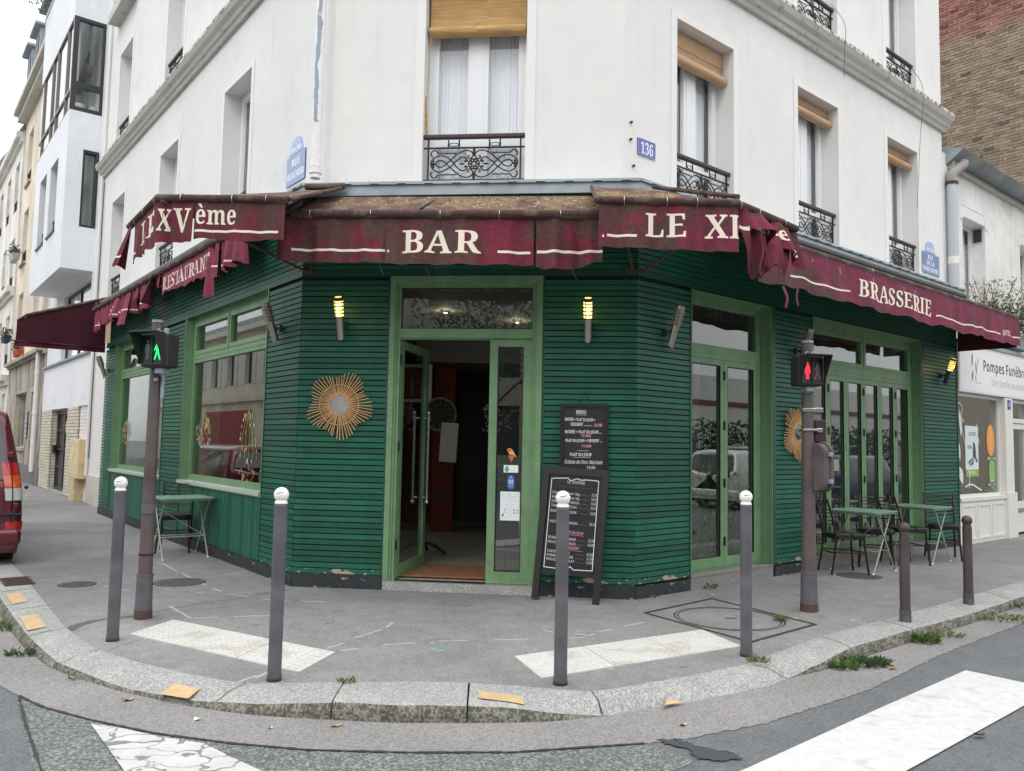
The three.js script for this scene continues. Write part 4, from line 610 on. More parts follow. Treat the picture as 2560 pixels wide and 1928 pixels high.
// middle awning
{
  const Q1 = [-2.123, 3.638, -7.462], Q2 = [0.78, 3.6, -7.16], R1 = fp('F', 0.2, 4.03, 0.12), R2 = fp('F', 3.2, 4.0, 0.12);
  const A = thing('entrance_awning', 'faded burgundy awning over the entrance lettered BAR, split in three pieces', 'awning', [(Q1[0] + Q2[0]) / 2, 3.2, -7.3]), q = (p) => rel(A, p);
  const mc = canopyMat(821, 0.5); const cut = 0.42, at = (a, b, t) => a.map((v, i) => lerp(v, b[i], t)); mesh('canopy', [quad(q(R1), q(at(R1, R2, cut)), q(at(Q1, Q2, cut - 0.025)), q(Q1), 0.03)], canopyMat(831, 0.35), A); mesh('canopy', [quad(q(at(R1, R2, cut)), q(R2), q(Q2), q(at(Q1, Q2, cut - 0.005)), 0.04)], mc, A);
  const p = [Q1, Q2].map(q); mesh('front_tube', [bar(p[0], p[1], 0.042, 12)], M.tubeFab, A); mesh('wire_hook', hooks(p, 5), M.chrome, A); const T = pathLen(p)[1], H = 0.5;
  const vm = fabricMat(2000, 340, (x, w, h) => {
    cloth(x, w, h, 841, (u, v) => 0.1 * Math.exp(-(((u - 0.17) / 0.09) ** 2)) + 0.17 * Math.exp(-(((u - 0.45) / 0.16) ** 2)) - 0.26 * Math.exp(-(((u - 0.7) / 0.09) ** 2)) + 0.12 * Math.exp(-(((u - 0.85) / 0.1) ** 2)) + 0.05 * ss(0.4, 0, v), { base: [130, 42, 64] }); const X = (d) => d / T * w, Y = (m) => m / H * h;
    word(x, 'B', X(1.07), X(1.295), Y(0.165), Y(0.37)); word(x, 'A', X(1.3), X(1.55), Y(0.165), Y(0.37)); word(x, 'R', X(1.57), X(1.82), Y(0.165), Y(0.37)); x.fillStyle = '#e9dfcc'; x.fillRect(X(0.02), Y(0.335), X(0.9), Y(0.024)); x.fillRect(X(0.945), Y(0.345), X(0.015), Y(0.024)); x.fillRect(X(1.98), Y(0.345), X(0.3), Y(0.024)); x.fillRect(X(2.34), Y(0.335), X(0.6), Y(0.026));
  });
  mesh('valance', strip(p, -0.12, 0.935, H, rag(0.465, 0.012), { fold: 0.016, curlL: 0.05, curl: 0.01 }), vm, A); mesh('valance', strip(p, 0.925, 2.31, H, rag(0.475, 0.012), { fold: 0.016, curl: -0.03, lean: 0.02 }), vm, A); mesh('valance', strip(p, 2.33, T + 0.02, H, (u) => 0.46 + 0.05 * sin(u * 3 + 0.6) + 0.03 * (fbm(u * 0.3, 0.1, 30, 3, 9) - 0.5), { fold: 0.03, curlL: 0.06 }), vm, A);
  mesh('loose_thread', [[0.86, 0.47], [2.66, 0.5], [1.3, 0.48]].map(([d, h]) => tube([onPath(p, pathLen(p), d)[0]].flatMap(([x, y, z]) => [[x, y - h + 0.02, z], [x + 0.02, y - h - 0.05, z + 0.01], [x + 0.05, y - h - 0.11, z]]), 0.003, 8, 4)), M.tubeFab, A);
}
// right corner awning with its torn, twisted end
{
  const P1 = [0.69, 3.58, -6.664], P2 = [1.84, 3.54, -6.543], P3 = [2.556, 3.494, -7.144], C1 = fp('F', 3.02, 4.1, 0.1), Cc = fp('R', -0.02, 4.08, 0.1), R3 = fp('R', 0.7, 4.0, 0.1);
  const A = thing('corner_awning', 'burgundy corner awning at the right, lettered LE XI, its end torn loose and twisted', 'awning', [P2[0], 3.1, P2[2]]), q = (p) => rel(A, p), mat = canopyMat(851, 0.75);
  mesh('canopy', [quad(q(C1), q(Cc), q(P2), q(P1), 0.03)], mat, A); mesh('canopy', [quad(q(Cc), q(R3), q(P3), q(P2), 0.03)], canopyMat(855, 0.2), A);
  const p = [P1, P2, P3].map(q), T = pathLen(p)[2], b = pathLen(p)[1], H = 0.48; mesh('front_tube', [bar(p[0], p[1], 0.032, 10), bar(p[1], p[2], 0.034, 10), new THREE.SphereGeometry(0.035, 10, 8).translate(...p[1]), bar(q(C1), p[0], 0.02, 8), bar(q(fp('R', 0.1, 4.12, 0.12)), q([P2[0] + 0.06, P2[1] + 0.1, P2[2] - 0.15]), 0.022, 8)], M.tubeFab, A); mesh('wire_hook', hooks(p, 6), M.chrome, A);
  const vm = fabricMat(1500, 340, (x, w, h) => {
    cloth(x, w, h, 861, (u, v) => -0.04 + 0.1 * ss(0.5, 0, u) + 0.08 * ss(0.3, 0, v), { base: [128, 42, 66] }); const X = (d) => d / T * w, Y = (m) => m / H * h;
    word(x, 'L', X(0.405), X(0.57), Y(0.115), Y(0.305)); word(x, 'E', X(0.58), X(0.755), Y(0.115), Y(0.305)); word(x, 'X', X(0.9), X(1.095), Y(0.115), Y(0.305)); word(x, 'I', X(1.1), X(1.195), Y(0.115), Y(0.305)); word(x, 'ème', X(1.5), X(1.8), Y(0.08), Y(0.2)); x.fillStyle = '#e9dfcc'; x.fillRect(X(0.09), Y(0.29), X(0.25), Y(0.022)); x.fillRect(X(0.05), Y(0.3), X(0.015), Y(0.02)); x.fillRect(X(1.42), Y(0.3), X(0.5), Y(0.02));
  });
  mesh('valance', strip(p, 0.02, b + 0.03, H, (u) => 0.4 + 0.02 * u, { fold: 0.016, curlL: 0.03 }), vm, A);
  mesh('valance', strip(p, b + 0.08, T - 0.02, H, (u) => 0.16 + 0.22 * u + 0.02 * sin(u * 20), { fold: 0.05, lean: 0.1 }), vm, A);
  // the loose end hangs as twisted flaps with the cream line on it
  const fm = fabricMat(256, 256, (x, w, h) => { cloth(x, w, h, 871, () => -0.1, { base: [122, 42, 62], top: 0 }); x.fillStyle = '#e9dfcc'; x.fillRect(0, h * 0.64, w, h * 0.055); });
  const flap = (a, w, len, tw, dir, off) => surf(10, 14, (u, v) => { const an = dir + tw * v + 0.5 * sin(v * 4 + u * 2), ww = w * (0.8 + 0.35 * v) * (u - 0.5), fo = 0.03 * sin(u * 9 + v * 5); return [a[0] + cos(an) * ww + off[0] * v - sin(an) * fo, a[1] - len * v * (0.92 + 0.1 * sin(u * 7) + 0.05 * sin(u * 31)), a[2] - sin(an) * ww + off[1] * v - cos(an) * fo]; });
  mesh('torn_flap', flap(onPath(p, pathLen(p), b + 0.1)[0], 0.2, 0.6, 0.2, dg(10), [0.16, -0.05]), fm, A); mesh('torn_flap', flap(onPath(p, pathLen(p), b + 0.36)[0], 0.3, 0.56, 0.6, dg(20), [0.05, 0.1]), fm, A); mesh('torn_flap', flap(onPath(p, pathLen(p), b + 0.62)[0], 0.3, 0.52, -0.5, dg(50), [-0.1, 0.08]), fm, A);
  mesh('torn_strip', [tube([[0.42, -0.24, -0.1], [0.45, -0.34, -0.08], [0.44, -0.42, -0.09]], 0.012, 10, 5), tube([[0.62, -0.2, -0.3], [0.6, -0.3, -0.28], [0.61, -0.37, -0.27]], 0.008, 10, 5)], std({ color: lin(0.17, 0.03, 0.06) }), A);
  mesh('support_arm', [bar(q(fp('F', 3.44, 3.26, 0.06)), q(fp('F', 3.32, 3.62, 0.55)), 0.014, 8), bar(q(fp('R', 0.02, 3.25, 0.06)), [p[1][0] - 0.02, p[1][1] - 0.05, p[1][2]], 0.014, 8), rbx(0.16, 0.05, 0.05, 0.01, ...q(fp('F', 3.46, 3.26, 0.03)))], M.rust, A);
}
// left street awning, rolled, its valance in rags
{
  const p0 = fp('L', 9.15, 3.93, 0.28), p1 = fp('L', 0.9, 3.93, 0.28), A = thing('street_awning', 'rolled awning along the left front with a ragged burgundy valance lettered RESTAURANT', 'awning', fp('L', 5, 3.4, 0.28)), q = (p) => rel(A, p), p = [p0, p1].map(q), T = pathLen(p)[1], H = 0.48;
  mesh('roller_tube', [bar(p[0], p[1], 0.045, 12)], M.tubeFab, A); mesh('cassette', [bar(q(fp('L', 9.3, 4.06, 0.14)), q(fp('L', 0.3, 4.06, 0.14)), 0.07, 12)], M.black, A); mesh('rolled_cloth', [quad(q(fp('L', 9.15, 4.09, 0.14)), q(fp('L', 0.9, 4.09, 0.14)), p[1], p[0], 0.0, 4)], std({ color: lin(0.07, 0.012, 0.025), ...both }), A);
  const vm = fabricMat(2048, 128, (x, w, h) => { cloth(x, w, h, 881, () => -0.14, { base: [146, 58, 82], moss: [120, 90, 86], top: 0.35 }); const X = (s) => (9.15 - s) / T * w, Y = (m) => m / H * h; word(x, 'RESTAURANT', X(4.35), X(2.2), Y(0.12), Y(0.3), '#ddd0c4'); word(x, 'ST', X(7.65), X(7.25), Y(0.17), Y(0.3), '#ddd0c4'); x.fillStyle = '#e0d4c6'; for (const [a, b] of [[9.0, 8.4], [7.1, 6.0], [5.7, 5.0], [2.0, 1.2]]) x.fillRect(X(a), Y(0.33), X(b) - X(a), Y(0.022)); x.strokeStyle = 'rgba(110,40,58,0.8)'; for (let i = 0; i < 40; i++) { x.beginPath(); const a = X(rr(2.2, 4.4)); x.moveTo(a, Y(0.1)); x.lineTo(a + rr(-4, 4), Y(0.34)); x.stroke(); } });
  const seg = (s0, s1, h, r, o) => mesh('valance', strip(p, 9.15 - s0, 9.15 - s1, H, rag(h, r), o), vm, A);
  seg(9.12, 8.55, 0.44, 0.05, { fold: 0.03 }); seg(8.5, 7.2, 0.38, 0.08, { fold: 0.035, curl: 0.06 }); seg(7.15, 6.15, 0.4, 0.03, { fold: 0.05, curlL: 0.06, curl: -0.05 }); seg(6.1, 5.75, 0.22, 0.05, { fold: 0.03 }); seg(5.7, 4.75, 0.44, 0.03, { fold: 0.03, curl: 0.12 }); seg(4.7, 4.45, 0.2, 0.06, { fold: 0.04 }); seg(4.42, 2.1, 0.37, 0.07, { fold: 0.008 }); seg(2.05, 1.85, 0.46, 0.1, { fold: 0.05 }); seg(1.8, 1.0, 0.42, 0.06, { fold: 0.04 });
  mesh('hanging_strip', strip(p, 9.15 - 6.6, 9.15 - 6.25, H, rag(0.6, 0.03), { fold: 0.02, lean: 0.12 }), vm, A); mesh('hanging_strip', strip(p, 9.15 - 2.25, 9.15 - 2.12, H, rag(0.68, 0.05), { fold: 0.04, shift: 0.05 }), vm, A); mesh('pull_strap', [surf(2, 6, (u, v) => { const w = fp('L', 7.95 + 0.12 * (u - 0.5), 3.6 - 0.42 * v, 0.26 + 0.06 * (u - 0.5)); return q(w); })], std({ color: lin(0.45, 0.3, 0.22), ...both }), A);
  mesh('wire_hook', hooks(p, 6), M.chrome, A); mesh('end_bracket', [rbx(0.06, 0.16, 0.2, 0.01, ...q(fp('L', 9.2, 4.0, 0.2)))], M.rust, A);
}
{ // side panel at the far end of the left front
  const A = thing('awning_side_panel', 'dark burgundy side panel of an awning sticking out over the left pavement', 'awning panel', fp('L', 9.42, 3.15, 0), dg(-51.8 - 90)), o = [[0.02, 1.06], [1.36, 0.6], [1.5, 0.54], [1.53, 0.1], [1.53, 0.02], [0.0, 0.0]];
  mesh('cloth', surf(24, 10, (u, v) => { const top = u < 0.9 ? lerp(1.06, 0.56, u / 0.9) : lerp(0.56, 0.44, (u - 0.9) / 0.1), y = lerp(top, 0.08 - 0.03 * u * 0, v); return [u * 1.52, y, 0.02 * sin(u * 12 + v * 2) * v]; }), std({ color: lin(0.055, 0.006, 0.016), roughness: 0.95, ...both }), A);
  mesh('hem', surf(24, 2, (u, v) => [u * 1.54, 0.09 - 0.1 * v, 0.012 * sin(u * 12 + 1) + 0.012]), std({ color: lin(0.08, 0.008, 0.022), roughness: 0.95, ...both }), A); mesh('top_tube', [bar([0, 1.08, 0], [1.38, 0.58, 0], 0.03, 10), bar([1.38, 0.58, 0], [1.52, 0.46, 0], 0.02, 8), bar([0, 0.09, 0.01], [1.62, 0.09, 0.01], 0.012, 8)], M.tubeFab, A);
}
// right street awning
{
  const A = thing('street_awning', 'long burgundy awning over the folding doors lettered BRASSERIE in cream', 'awning', fp('R', 4.4, 3.1, 0.5)), q = (p) => rel(A, p), s0 = 0.75, s1 = 7.86, T = s1 - s0, E = 0.88, Y1 = 3.6, H = 0.45;
  const t0 = fp('R', s0, Y1, E), t1 = fp('R', s1, Y1, E), w0 = fp('R', s0, 4.02, 0.1), w1 = fp('R', s1, 4.02, 0.1); mesh('front_tube', [bar(q(t0), q(t1), 0.042, 14)], M.tubeFab, A); mesh('wire_hook', hooks([q(t0), q(t1)], 8), M.chrome, A);
  mesh('canopy', [quad(q(w0), q(w1), q(t1), q(t0), 0.03, 20)], canopyMat(895, 0.15), A); mesh('cassette', [bar(q(fp('R', s0, 4.03, 0.12)), q(fp('R', s1, 4.03, 0.12)), 0.05, 12)], M.black, A);
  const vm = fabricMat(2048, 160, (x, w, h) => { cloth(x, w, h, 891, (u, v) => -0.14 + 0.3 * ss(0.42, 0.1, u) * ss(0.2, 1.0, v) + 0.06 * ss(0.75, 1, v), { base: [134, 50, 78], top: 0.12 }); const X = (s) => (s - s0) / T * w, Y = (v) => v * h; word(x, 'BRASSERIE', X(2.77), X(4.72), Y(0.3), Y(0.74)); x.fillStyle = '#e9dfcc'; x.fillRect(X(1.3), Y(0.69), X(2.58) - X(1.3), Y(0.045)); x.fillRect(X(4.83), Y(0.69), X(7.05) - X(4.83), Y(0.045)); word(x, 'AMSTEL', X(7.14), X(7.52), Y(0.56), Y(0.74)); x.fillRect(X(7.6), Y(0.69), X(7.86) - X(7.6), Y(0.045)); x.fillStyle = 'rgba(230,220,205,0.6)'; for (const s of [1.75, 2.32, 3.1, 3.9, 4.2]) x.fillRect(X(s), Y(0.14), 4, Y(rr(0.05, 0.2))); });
  const g = surf(160, 8, (u, v) => { const s = lerp(s0, s1, u), w = (0.016 * sin(s * 6.5) + 0.009 * sin(s * 17)) * v; return q(fp('R', s, lerp(Y1 - 0.015, Y1 - H + 0.014 * sin(s * 5.2) + 0.01 * sin(s * 13), v), E + 0.035 + w)); }); { const uv = g.attributes.uv; for (let i = 0; i < uv.count; i++) uv.setY(i, 1 - uv.getY(i)); } mesh('valance', g, vm, A);
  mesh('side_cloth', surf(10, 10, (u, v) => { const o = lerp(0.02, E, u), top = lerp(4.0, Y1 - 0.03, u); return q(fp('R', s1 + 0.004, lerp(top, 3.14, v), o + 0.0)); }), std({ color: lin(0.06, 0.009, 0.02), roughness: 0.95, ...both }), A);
}

// ================================================================ FIXTURES ON THE FRONT
const lampGlow = std({ color: lin(0.9, 0.75, 0.3), emissive: lin(1, 0.72, 0.16), emissiveIntensity: 1.8, roughness: 0.4 }), lampGlowW = std({ color: lin(0.9, 0.8, 0.4), emissive: lin(1, 0.78, 0.24), emissiveIntensity: 3.0, roughness: 0.4 }), lampOff = std({ color: lin(0.3, 0.27, 0.21), roughness: 0.25 });
function sconce(f, s, y, lit, label) {
  const S = thing('wall_lamp', label, 'wall lamp', fp(f, s, y, 0.02), fr(f), 'torch wall lamps'), T = part('torch', S, [0, 0, 0.04]); T.rotation.x = dg(19);
  const st = f === 'R' && s > 7 ? M.darkGrey : M.steel;
  const half = new THREE.CylinderGeometry(0.037, 0.037, 0.235, 18, 8); { const p = half.attributes.position; for (let i = 0; i < p.count; i++) if (p.getY(i) < -0.1) p.setY(i, p.getY(i) + 0.035 - p.getZ(i) * 1.0); half.computeVertexNormals(); }
  mesh('holder', [half.translate(0, 0.118, 0)], st, T); mesh('glow_glass', [cyl(0.042, 0.046, 0.16, 18, 0, 0.245, 0)], lit ? (lit > 1 ? lampGlowW : lampGlow) : lampOff, T);
  mesh('cage', [0.24, 0.277, 0.314, 0.351, 0.388].map((h, i) => new THREE.TorusGeometry(0.047 + i * 0.0008, 0.0065, 6, 22).rotateX(PI / 2).translate(0, h, 0)).concat([0, 1, 2, 3].map((k) => bar([0.049 * cos(k * PI / 2 + 0.5), 0.235, 0.049 * sin(k * PI / 2 + 0.5)], [0.05 * cos(k * PI / 2 + 0.5), 0.41, 0.05 * sin(k * PI / 2 + 0.5)], 0.004, 5))), lit ? M.railWood : st, T); mesh('cap', [cyl(0.044, 0.044, 0.035, 18, 0, 0.405, 0)], lit ? M.railWood : st, T); mesh('cap_glass', [cyl(0.034, 0.034, 0.006, 18, 0, 0.44, 0)], lit ? lampGlow : lampOff, T);
  mesh('wall_plate', [rbx(0.045, 0.08, 0.03, 0.008, 0, 0.16, 0), bar([0, 0.16, 0.01], [0, 0.17, 0.1], 0.01, 8)], M.darkGrey, S);
  if (lit) { const l = new THREE.PointLight(0xffc44a, 0.1); l.position.set(0, 0.32, 0.062); l.castShadow = true; T.add(l); }
}
sconce('F', 0.46, 2.54, 2, 'lit torch wall lamp on the pier above the sunburst mirror left of the door'); sconce('F', 3.0, 2.53, 2, 'lit torch wall lamp on the pier right of the door above the menu board'); sconce('L', 0.5, 2.55, 0, 'unlit steel torch lamp on the left side face of the corner pier'); sconce('L', 8.95, 2.6, 0, 'unlit torch lamp at the far end of the left front');
sconce('R', 0.44, 2.52, 0, 'unlit steel torch lamp beside the two-leaf folding door'); sconce('R', 2.95, 2.55, 0, 'unlit torch lamp partly behind the right signal head'); sconce('R', 7.22, 2.54, 1, 'lit dark torch lamp on the far right pier');
function sunMirror(f, s, y, r, label) {
  const S = thing('sunburst_mirror', label, 'mirror', fp(f, s, y, 0.012), fr(f), 'rattan sunburst mirrors'), n = 58;
  const rod = new THREE.CylinderGeometry(0.0056, 0.0068, 1, 6).translate(0, 0.5, 0);
  for (let i = 0; i < n; i++) { const a = i / n * PI * 2 + rr(-0.015, 0.015), k = 0.79 + 0.21 * abs(cos(a * 2.5 + 0.4)) ** 1.4 + rr(-0.025, 0.025), m = mesh('rod', rod, M.rattan, S); m.scale.y = r * k - 0.105; m.position.set(cos(a) * 0.105, sin(a) * 0.105, 0.018 + rr(0, 0.006)); m.rotation.z = a - PI / 2 + rr(-0.03, 0.03); }
  mesh('ring', [new THREE.TorusGeometry(0.112, 0.008, 6, 40).translate(0, 0, 0.026), new THREE.TorusGeometry(0.1, 0.006, 6, 40).translate(0, 0, 0.03), new THREE.TorusGeometry(0.208, 0.005, 5, 50).translate(0, 0, 0.026)], M.rattan, S);
  mesh('mirror_glass', [new THREE.CircleGeometry(0.1, 32).translate(0, 0, 0.024)], M.mirror, S);
}
sunMirror('F', 0.455, 1.865, 0.36, 'round sunburst mirror of rattan rods on the left pier of the entrance'); sunMirror('R', 2.95, 1.7, 0.35, 'rattan sunburst mirror half hidden behind the right signal post');
// enamel plates
function plate(f, s, y, w, h, draw, name, label, cat, arch) {
  const S = thing(name, label, cat, fp(f, s, y, 0.008), fr(f)); const [g, m] = print(w, h, 512, draw, { roughness: 0.3 }); g.translate(0, 0, 0.0075); mesh('face', g, m, S); mesh('plate', [bx(w, h, 0.014)], std({ color: lin(0.06, 0.08, 0.3), roughness: 0.35 }), S);
  if (arch) { const [aw, ah, d] = arch, s0 = shape([[-aw / 2, 0], [aw / 2, 0], [aw * 0.42, ah * 0.25], [aw * 0.36, ah * 0.6], [aw * 0.25, ah * 0.88], [0, ah], [-aw * 0.25, ah * 0.88], [-aw * 0.36, ah * 0.6], [-aw * 0.42, ah * 0.25]]), g2 = new THREE.ShapeGeometry(s0), uv = g2.attributes.uv; for (let i = 0; i < uv.count; i++) uv.setXY(i, uv.getX(i) / aw + 0.5, uv.getY(i) / ah); mesh('top_face', g2.translate(0, h / 2 + 0.006, 0.0075), std({ map: canvasTex(256, 200, d), roughness: 0.3 }), S); mesh('top_plate', new THREE.ExtrudeGeometry(s0, { depth: 0.014, bevelEnabled: false }).translate(0, h / 2 + 0.006, -0.0075), std({ color: lin(0.25, 0.35, 0.6), roughness: 0.35 }), S); }
}
const center = (x, s, X, Y, px, fam = 'serif', col = '#eef0f4', wmax) => { x.font = `bold ${px}px ${fam}`; x.fillStyle = col; x.textAlign = 'center'; x.textBaseline = 'middle'; wmax ? x.fillText(s, X, Y, wmax) : x.fillText(s, X, Y); };
const blueSign = (lines, col, edge) => (x, w, h) => { x.fillStyle = edge; x.fillRect(0, 0, w, h); x.fillStyle = col; x.fillRect(w * 0.03, h * 0.05, w * 0.94, h * 0.9); lines.forEach(([s, y, px]) => center(x, s, w / 2, h * y, px, 'serif', '#f0f1f4', w * 0.9)); };
const archArt = (bg) => (x, w, h) => { x.fillStyle = bg; x.fillRect(0, 0, w, h); center(x, '14e Arr', w / 2, h * 0.68, 66); };
plate('LU', 0.93, 4.74, 0.54, 0.36, blueSign([['RUE', 0.28, 110], ['BEAUNIER', 0.7, 104]], '#8595bd', '#7fa6c4'), 'street_sign', 'pale blue street sign RUE BEAUNIER with arched top at the left corner', 'street sign', [0.4, 0.2, archArt('#9db3d6')]);
plate('RU', 7.57, 4.625, 0.7, 0.35, blueSign([['RUE', 0.2, 74], ['DE LA', 0.48, 74], ['TOMBE-ISSOIRE', 0.78, 74]], '#6a80b0', '#86a19c'), 'street_sign', 'blue street sign RUE DE LA TOMBE-ISSOIRE beside the right downpipe', 'street sign', [0.42, 0.2, archArt('#a9b4da')]);
plate('RU', 0.362, 4.745, 0.29, 0.185, (x, w, h) => { x.fillStyle = '#f0f0f2'; x.fillRect(0, 0, w, h); x.fillStyle = '#5b62a6'; x.beginPath(); x.roundRect(5, 5, w - 10, h - 10, 24); x.fill(); x.save(); x.translate(w / 2, h / 2); x.scale(0.88, 1.3); center(x, '136', 0, 10, 250); x.restore(); }, 'house_number', 'blue enamel house number plate reading 136', 'house number');
// hanging menu board
const chalkFont = (px) => `${px}px sans-serif`;
{
  const w = 0.48, h = 0.68, S = thing('menu_board', 'framed black chalkboard hung on the right pier, headed MENU', 'chalkboard', fp('F', 2.975, 1.23, 0.03), fr('F')); S.children;
  const [g, m] = print(w - 0.07, h - 0.07, 760, (x, W, H) => {
    x.fillStyle = '#1d2023'; x.fillRect(0, 0, W, H); for (let i = 0; i < 200; i++) { x.fillStyle = `rgba(150,155,160,${rr(0, 0.025)})`; x.fillRect(rr(0, W), rr(0, H), rr(40, 200), rr(10, 60)); }
    const t = (s, X, Y, px, c = '#f0efec', a = 'left', wd) => { x.font = chalkFont(px); x.fillStyle = c; x.textAlign = a; x.save(); x.translate(X, Y); x.rotate(rr(-0.012, 0.012)); x.fillText(s, 0, 0, wd); x.strokeStyle = c; x.lineWidth = 2; x.strokeText(s, 0, 0, wd); x.restore(); }, ln = (a, b, y, c = '#f0efec') => { x.strokeStyle = c; x.lineWidth = 5; x.beginPath(); x.moveTo(a, y); x.lineTo(b, y + rr(-4, 4)); x.stroke(); };
    t('MENU', W * 0.42, 118, 92, undefined, 'center', 190); ln(W * 0.3, W * 0.56, 140); t('ENTRÉE + PLAT DU JOUR +', 20, 250, 74, undefined, 'left', 560); t('DESSERT ..........', 130, 340, 74, undefined, 'left', 400); t('20,00€', 560, 350, 74, '#f0a5b4', 'left', 150); t('ENTRÉE + PLAT DU JOUR ...', 22, 480, 74, undefined, 'left', 680); t('17,50€', 320, 545, 62, '#f0a5b4'); t('PLAT DU JOUR + DESSERT ...', 36, 640, 70, undefined, 'left', 680); t('17,50€', 330, 735, 62, '#f0a5b4'); ln(W * 0.34, W * 0.62, 800); t('PLAT DU JOUR', 120, 900, 78, undefined, 'left', 400); ln(W * 0.26, W * 0.66, 925);
    x.font = 'italic 90px serif'; x.fillStyle = '#f5f4f0'; x.textAlign = 'left'; x.fillText('Echine de Porc Marinée', 22, 1040, 700); t('13,50', 430, 1130, 66);
  }); mesh('slate', g.translate(0, h / 2, 0.008), m, S); mesh('board_frame', frame(-w / 2, w / 2, 0, h, 0.035, -0.012, 0.018), M.black, S); mesh('back', [bx(w - 0.072, h - 0.072, 0.01, 0, h / 2, -0.002)], M.black, S); mesh('cord', [tube([[-0.06, h, 0], [-0.02, h + 0.08, 0], [0, h + 0.13, -0.005], [0.025, h + 0.08, 0], [0.06, h, 0]], 0.003, 16, 4)], M.black, S);
}
// leaning pavement board
{
  const w = 0.66, h = 1.285, S = thing('pavement_board', 'tall black chalkboard on legs leaning before the right pier, behind a white bollard', 'chalkboard', [0.545, 0.0, -7.77], dg(-17)), T = part('board', S); T.rotation.set(dg(-8), 0, dg(-2.5)); T.rotation.order = 'YXZ';
  const y0 = 0.27; mesh('board_frame', [span(-w / 2, -w / 2 + 0.065, 0.0, h, -0.02, 0.02), span(w / 2 - 0.065, w / 2, 0.0, h, -0.02, 0.02), span(-w / 2 + 0.065, w / 2 - 0.065, h - 0.075, h, -0.02, 0.02), span(-w / 2 + 0.065, w / 2 - 0.065, y0 - 0.02, y0 + 0.0, -0.02, 0.01)], M.black, T);
  const bw = w - 0.13, bh = h - 0.075 - y0, [g, m] = print(bw, bh, 760, (x, W, H) => {
    x.fillStyle = '#16191d'; x.fillRect(0, 0, W, H); for (let i = 0; i < 120; i++) { x.fillStyle = `rgba(150,155,160,${rr(0, 0.03)})`; x.fillRect(rr(0, W), rr(0, H), rr(40, 240), rr(20, 90)); } x.fillStyle = 'rgba(170,175,180,0.28)'; x.fillRect(W * 0.2, H * 0.12, W * 0.7, 6);
    x.strokeStyle = '#f2f2f0'; x.lineWidth = 9; x.beginPath(); x.moveTo(W * 0.05, H * 0.045); x.lineTo(W * 0.36, H * 0.03); x.quadraticCurveTo(W * 0.42, H * 0.07, W * 0.46, H * 0.045); x.quadraticCurveTo(W * 0.54, H * 0.02, W * 0.62, H * 0.045); x.quadraticCurveTo(W * 0.66, H * 0.03, W * 0.94, H * 0.04); x.lineTo(W * 0.95, H * 0.95); x.lineTo(W * 0.6, H * 0.96); x.lineTo(W * 0.54, H * 0.93); x.lineTo(W * 0.48, H * 0.965); x.lineTo(W * 0.05, H * 0.96); x.closePath(); x.stroke();
    const t = (s, Y, px, o = {}) => { x.font = `${o.i ? 'italic ' : ''}${px}px ${o.i ? 'serif' : 'sans-serif'}`; x.fillStyle = o.c ?? '#d9d8d5'; x.textAlign = o.a ?? 'left'; x.save(); x.translate(o.x ?? W * 0.08, H * Y); x.rotate(0.015); x.fillText(s, 0, 0, o.w);  x.restore(); };
    t('LE XIVÈME', 0.085, 58, { a: 'center', x: W * 0.52, w: 260, c: '#e3c6cc' });
    [['STEAK HACHÉ Envir 180g', '12,90', 0.2], ['BAVETTE ÉCHALOTE Envir 180g', '18,50', 0.245], ['TARTARE DE BŒUF MAISON', '16,00', 0.29], ['TARTARE SPÉCIAL', '16,50', 0.335], ['BURGER MAISON', '16,00', 0.39], ['PAVÉ DE SAUMON MAISON', '16,50', 0.5], ['ÉCHINE DE PORC MARINÉE', '13,50', 0.665], ['BROCHETTE (BŒUF/MERGUEZ)', '18,90', 0.71], ['TARTE MAISON', '6,50', 0.805], ['POMME AU FOUR', '5,50', 0.845], ['MOUSSE CHOCOLAT', '5,50', 0.885]].forEach(([a, b, y]) => { t(a, y, 48, { w: 400 }); t('. . . . . . . .', y, 40, { x: W * 0.62, w: 120 }); t(b, y, 52, { i: 1, x: W * 0.82, w: 90 }); });
    t('PLAT DU JOUR', 0.6, 50, { a: 'center', x: W * 0.56, c: '#efb0bb', w: 260 }); t('DESSERT', 0.755, 48, { a: 'center', x: W * 0.56, c: '#efb0bb', w: 180 }); x.strokeStyle = '#e77a92'; x.lineWidth = 5; for (const y of [0.61, 0.765]) { x.beginPath(); x.moveTo(W * 0.4, H * y); x.lineTo(W * 0.74, H * (y + 0.004)); x.stroke(); }
  }, { roughness: 0.35 }); mesh('slate', g.translate(0, y0 + bh / 2, 0.002), m, T); mesh('back', [bx(bw, bh, 0.008, 0, y0 + bh / 2, -0.004)], M.black, T);
}

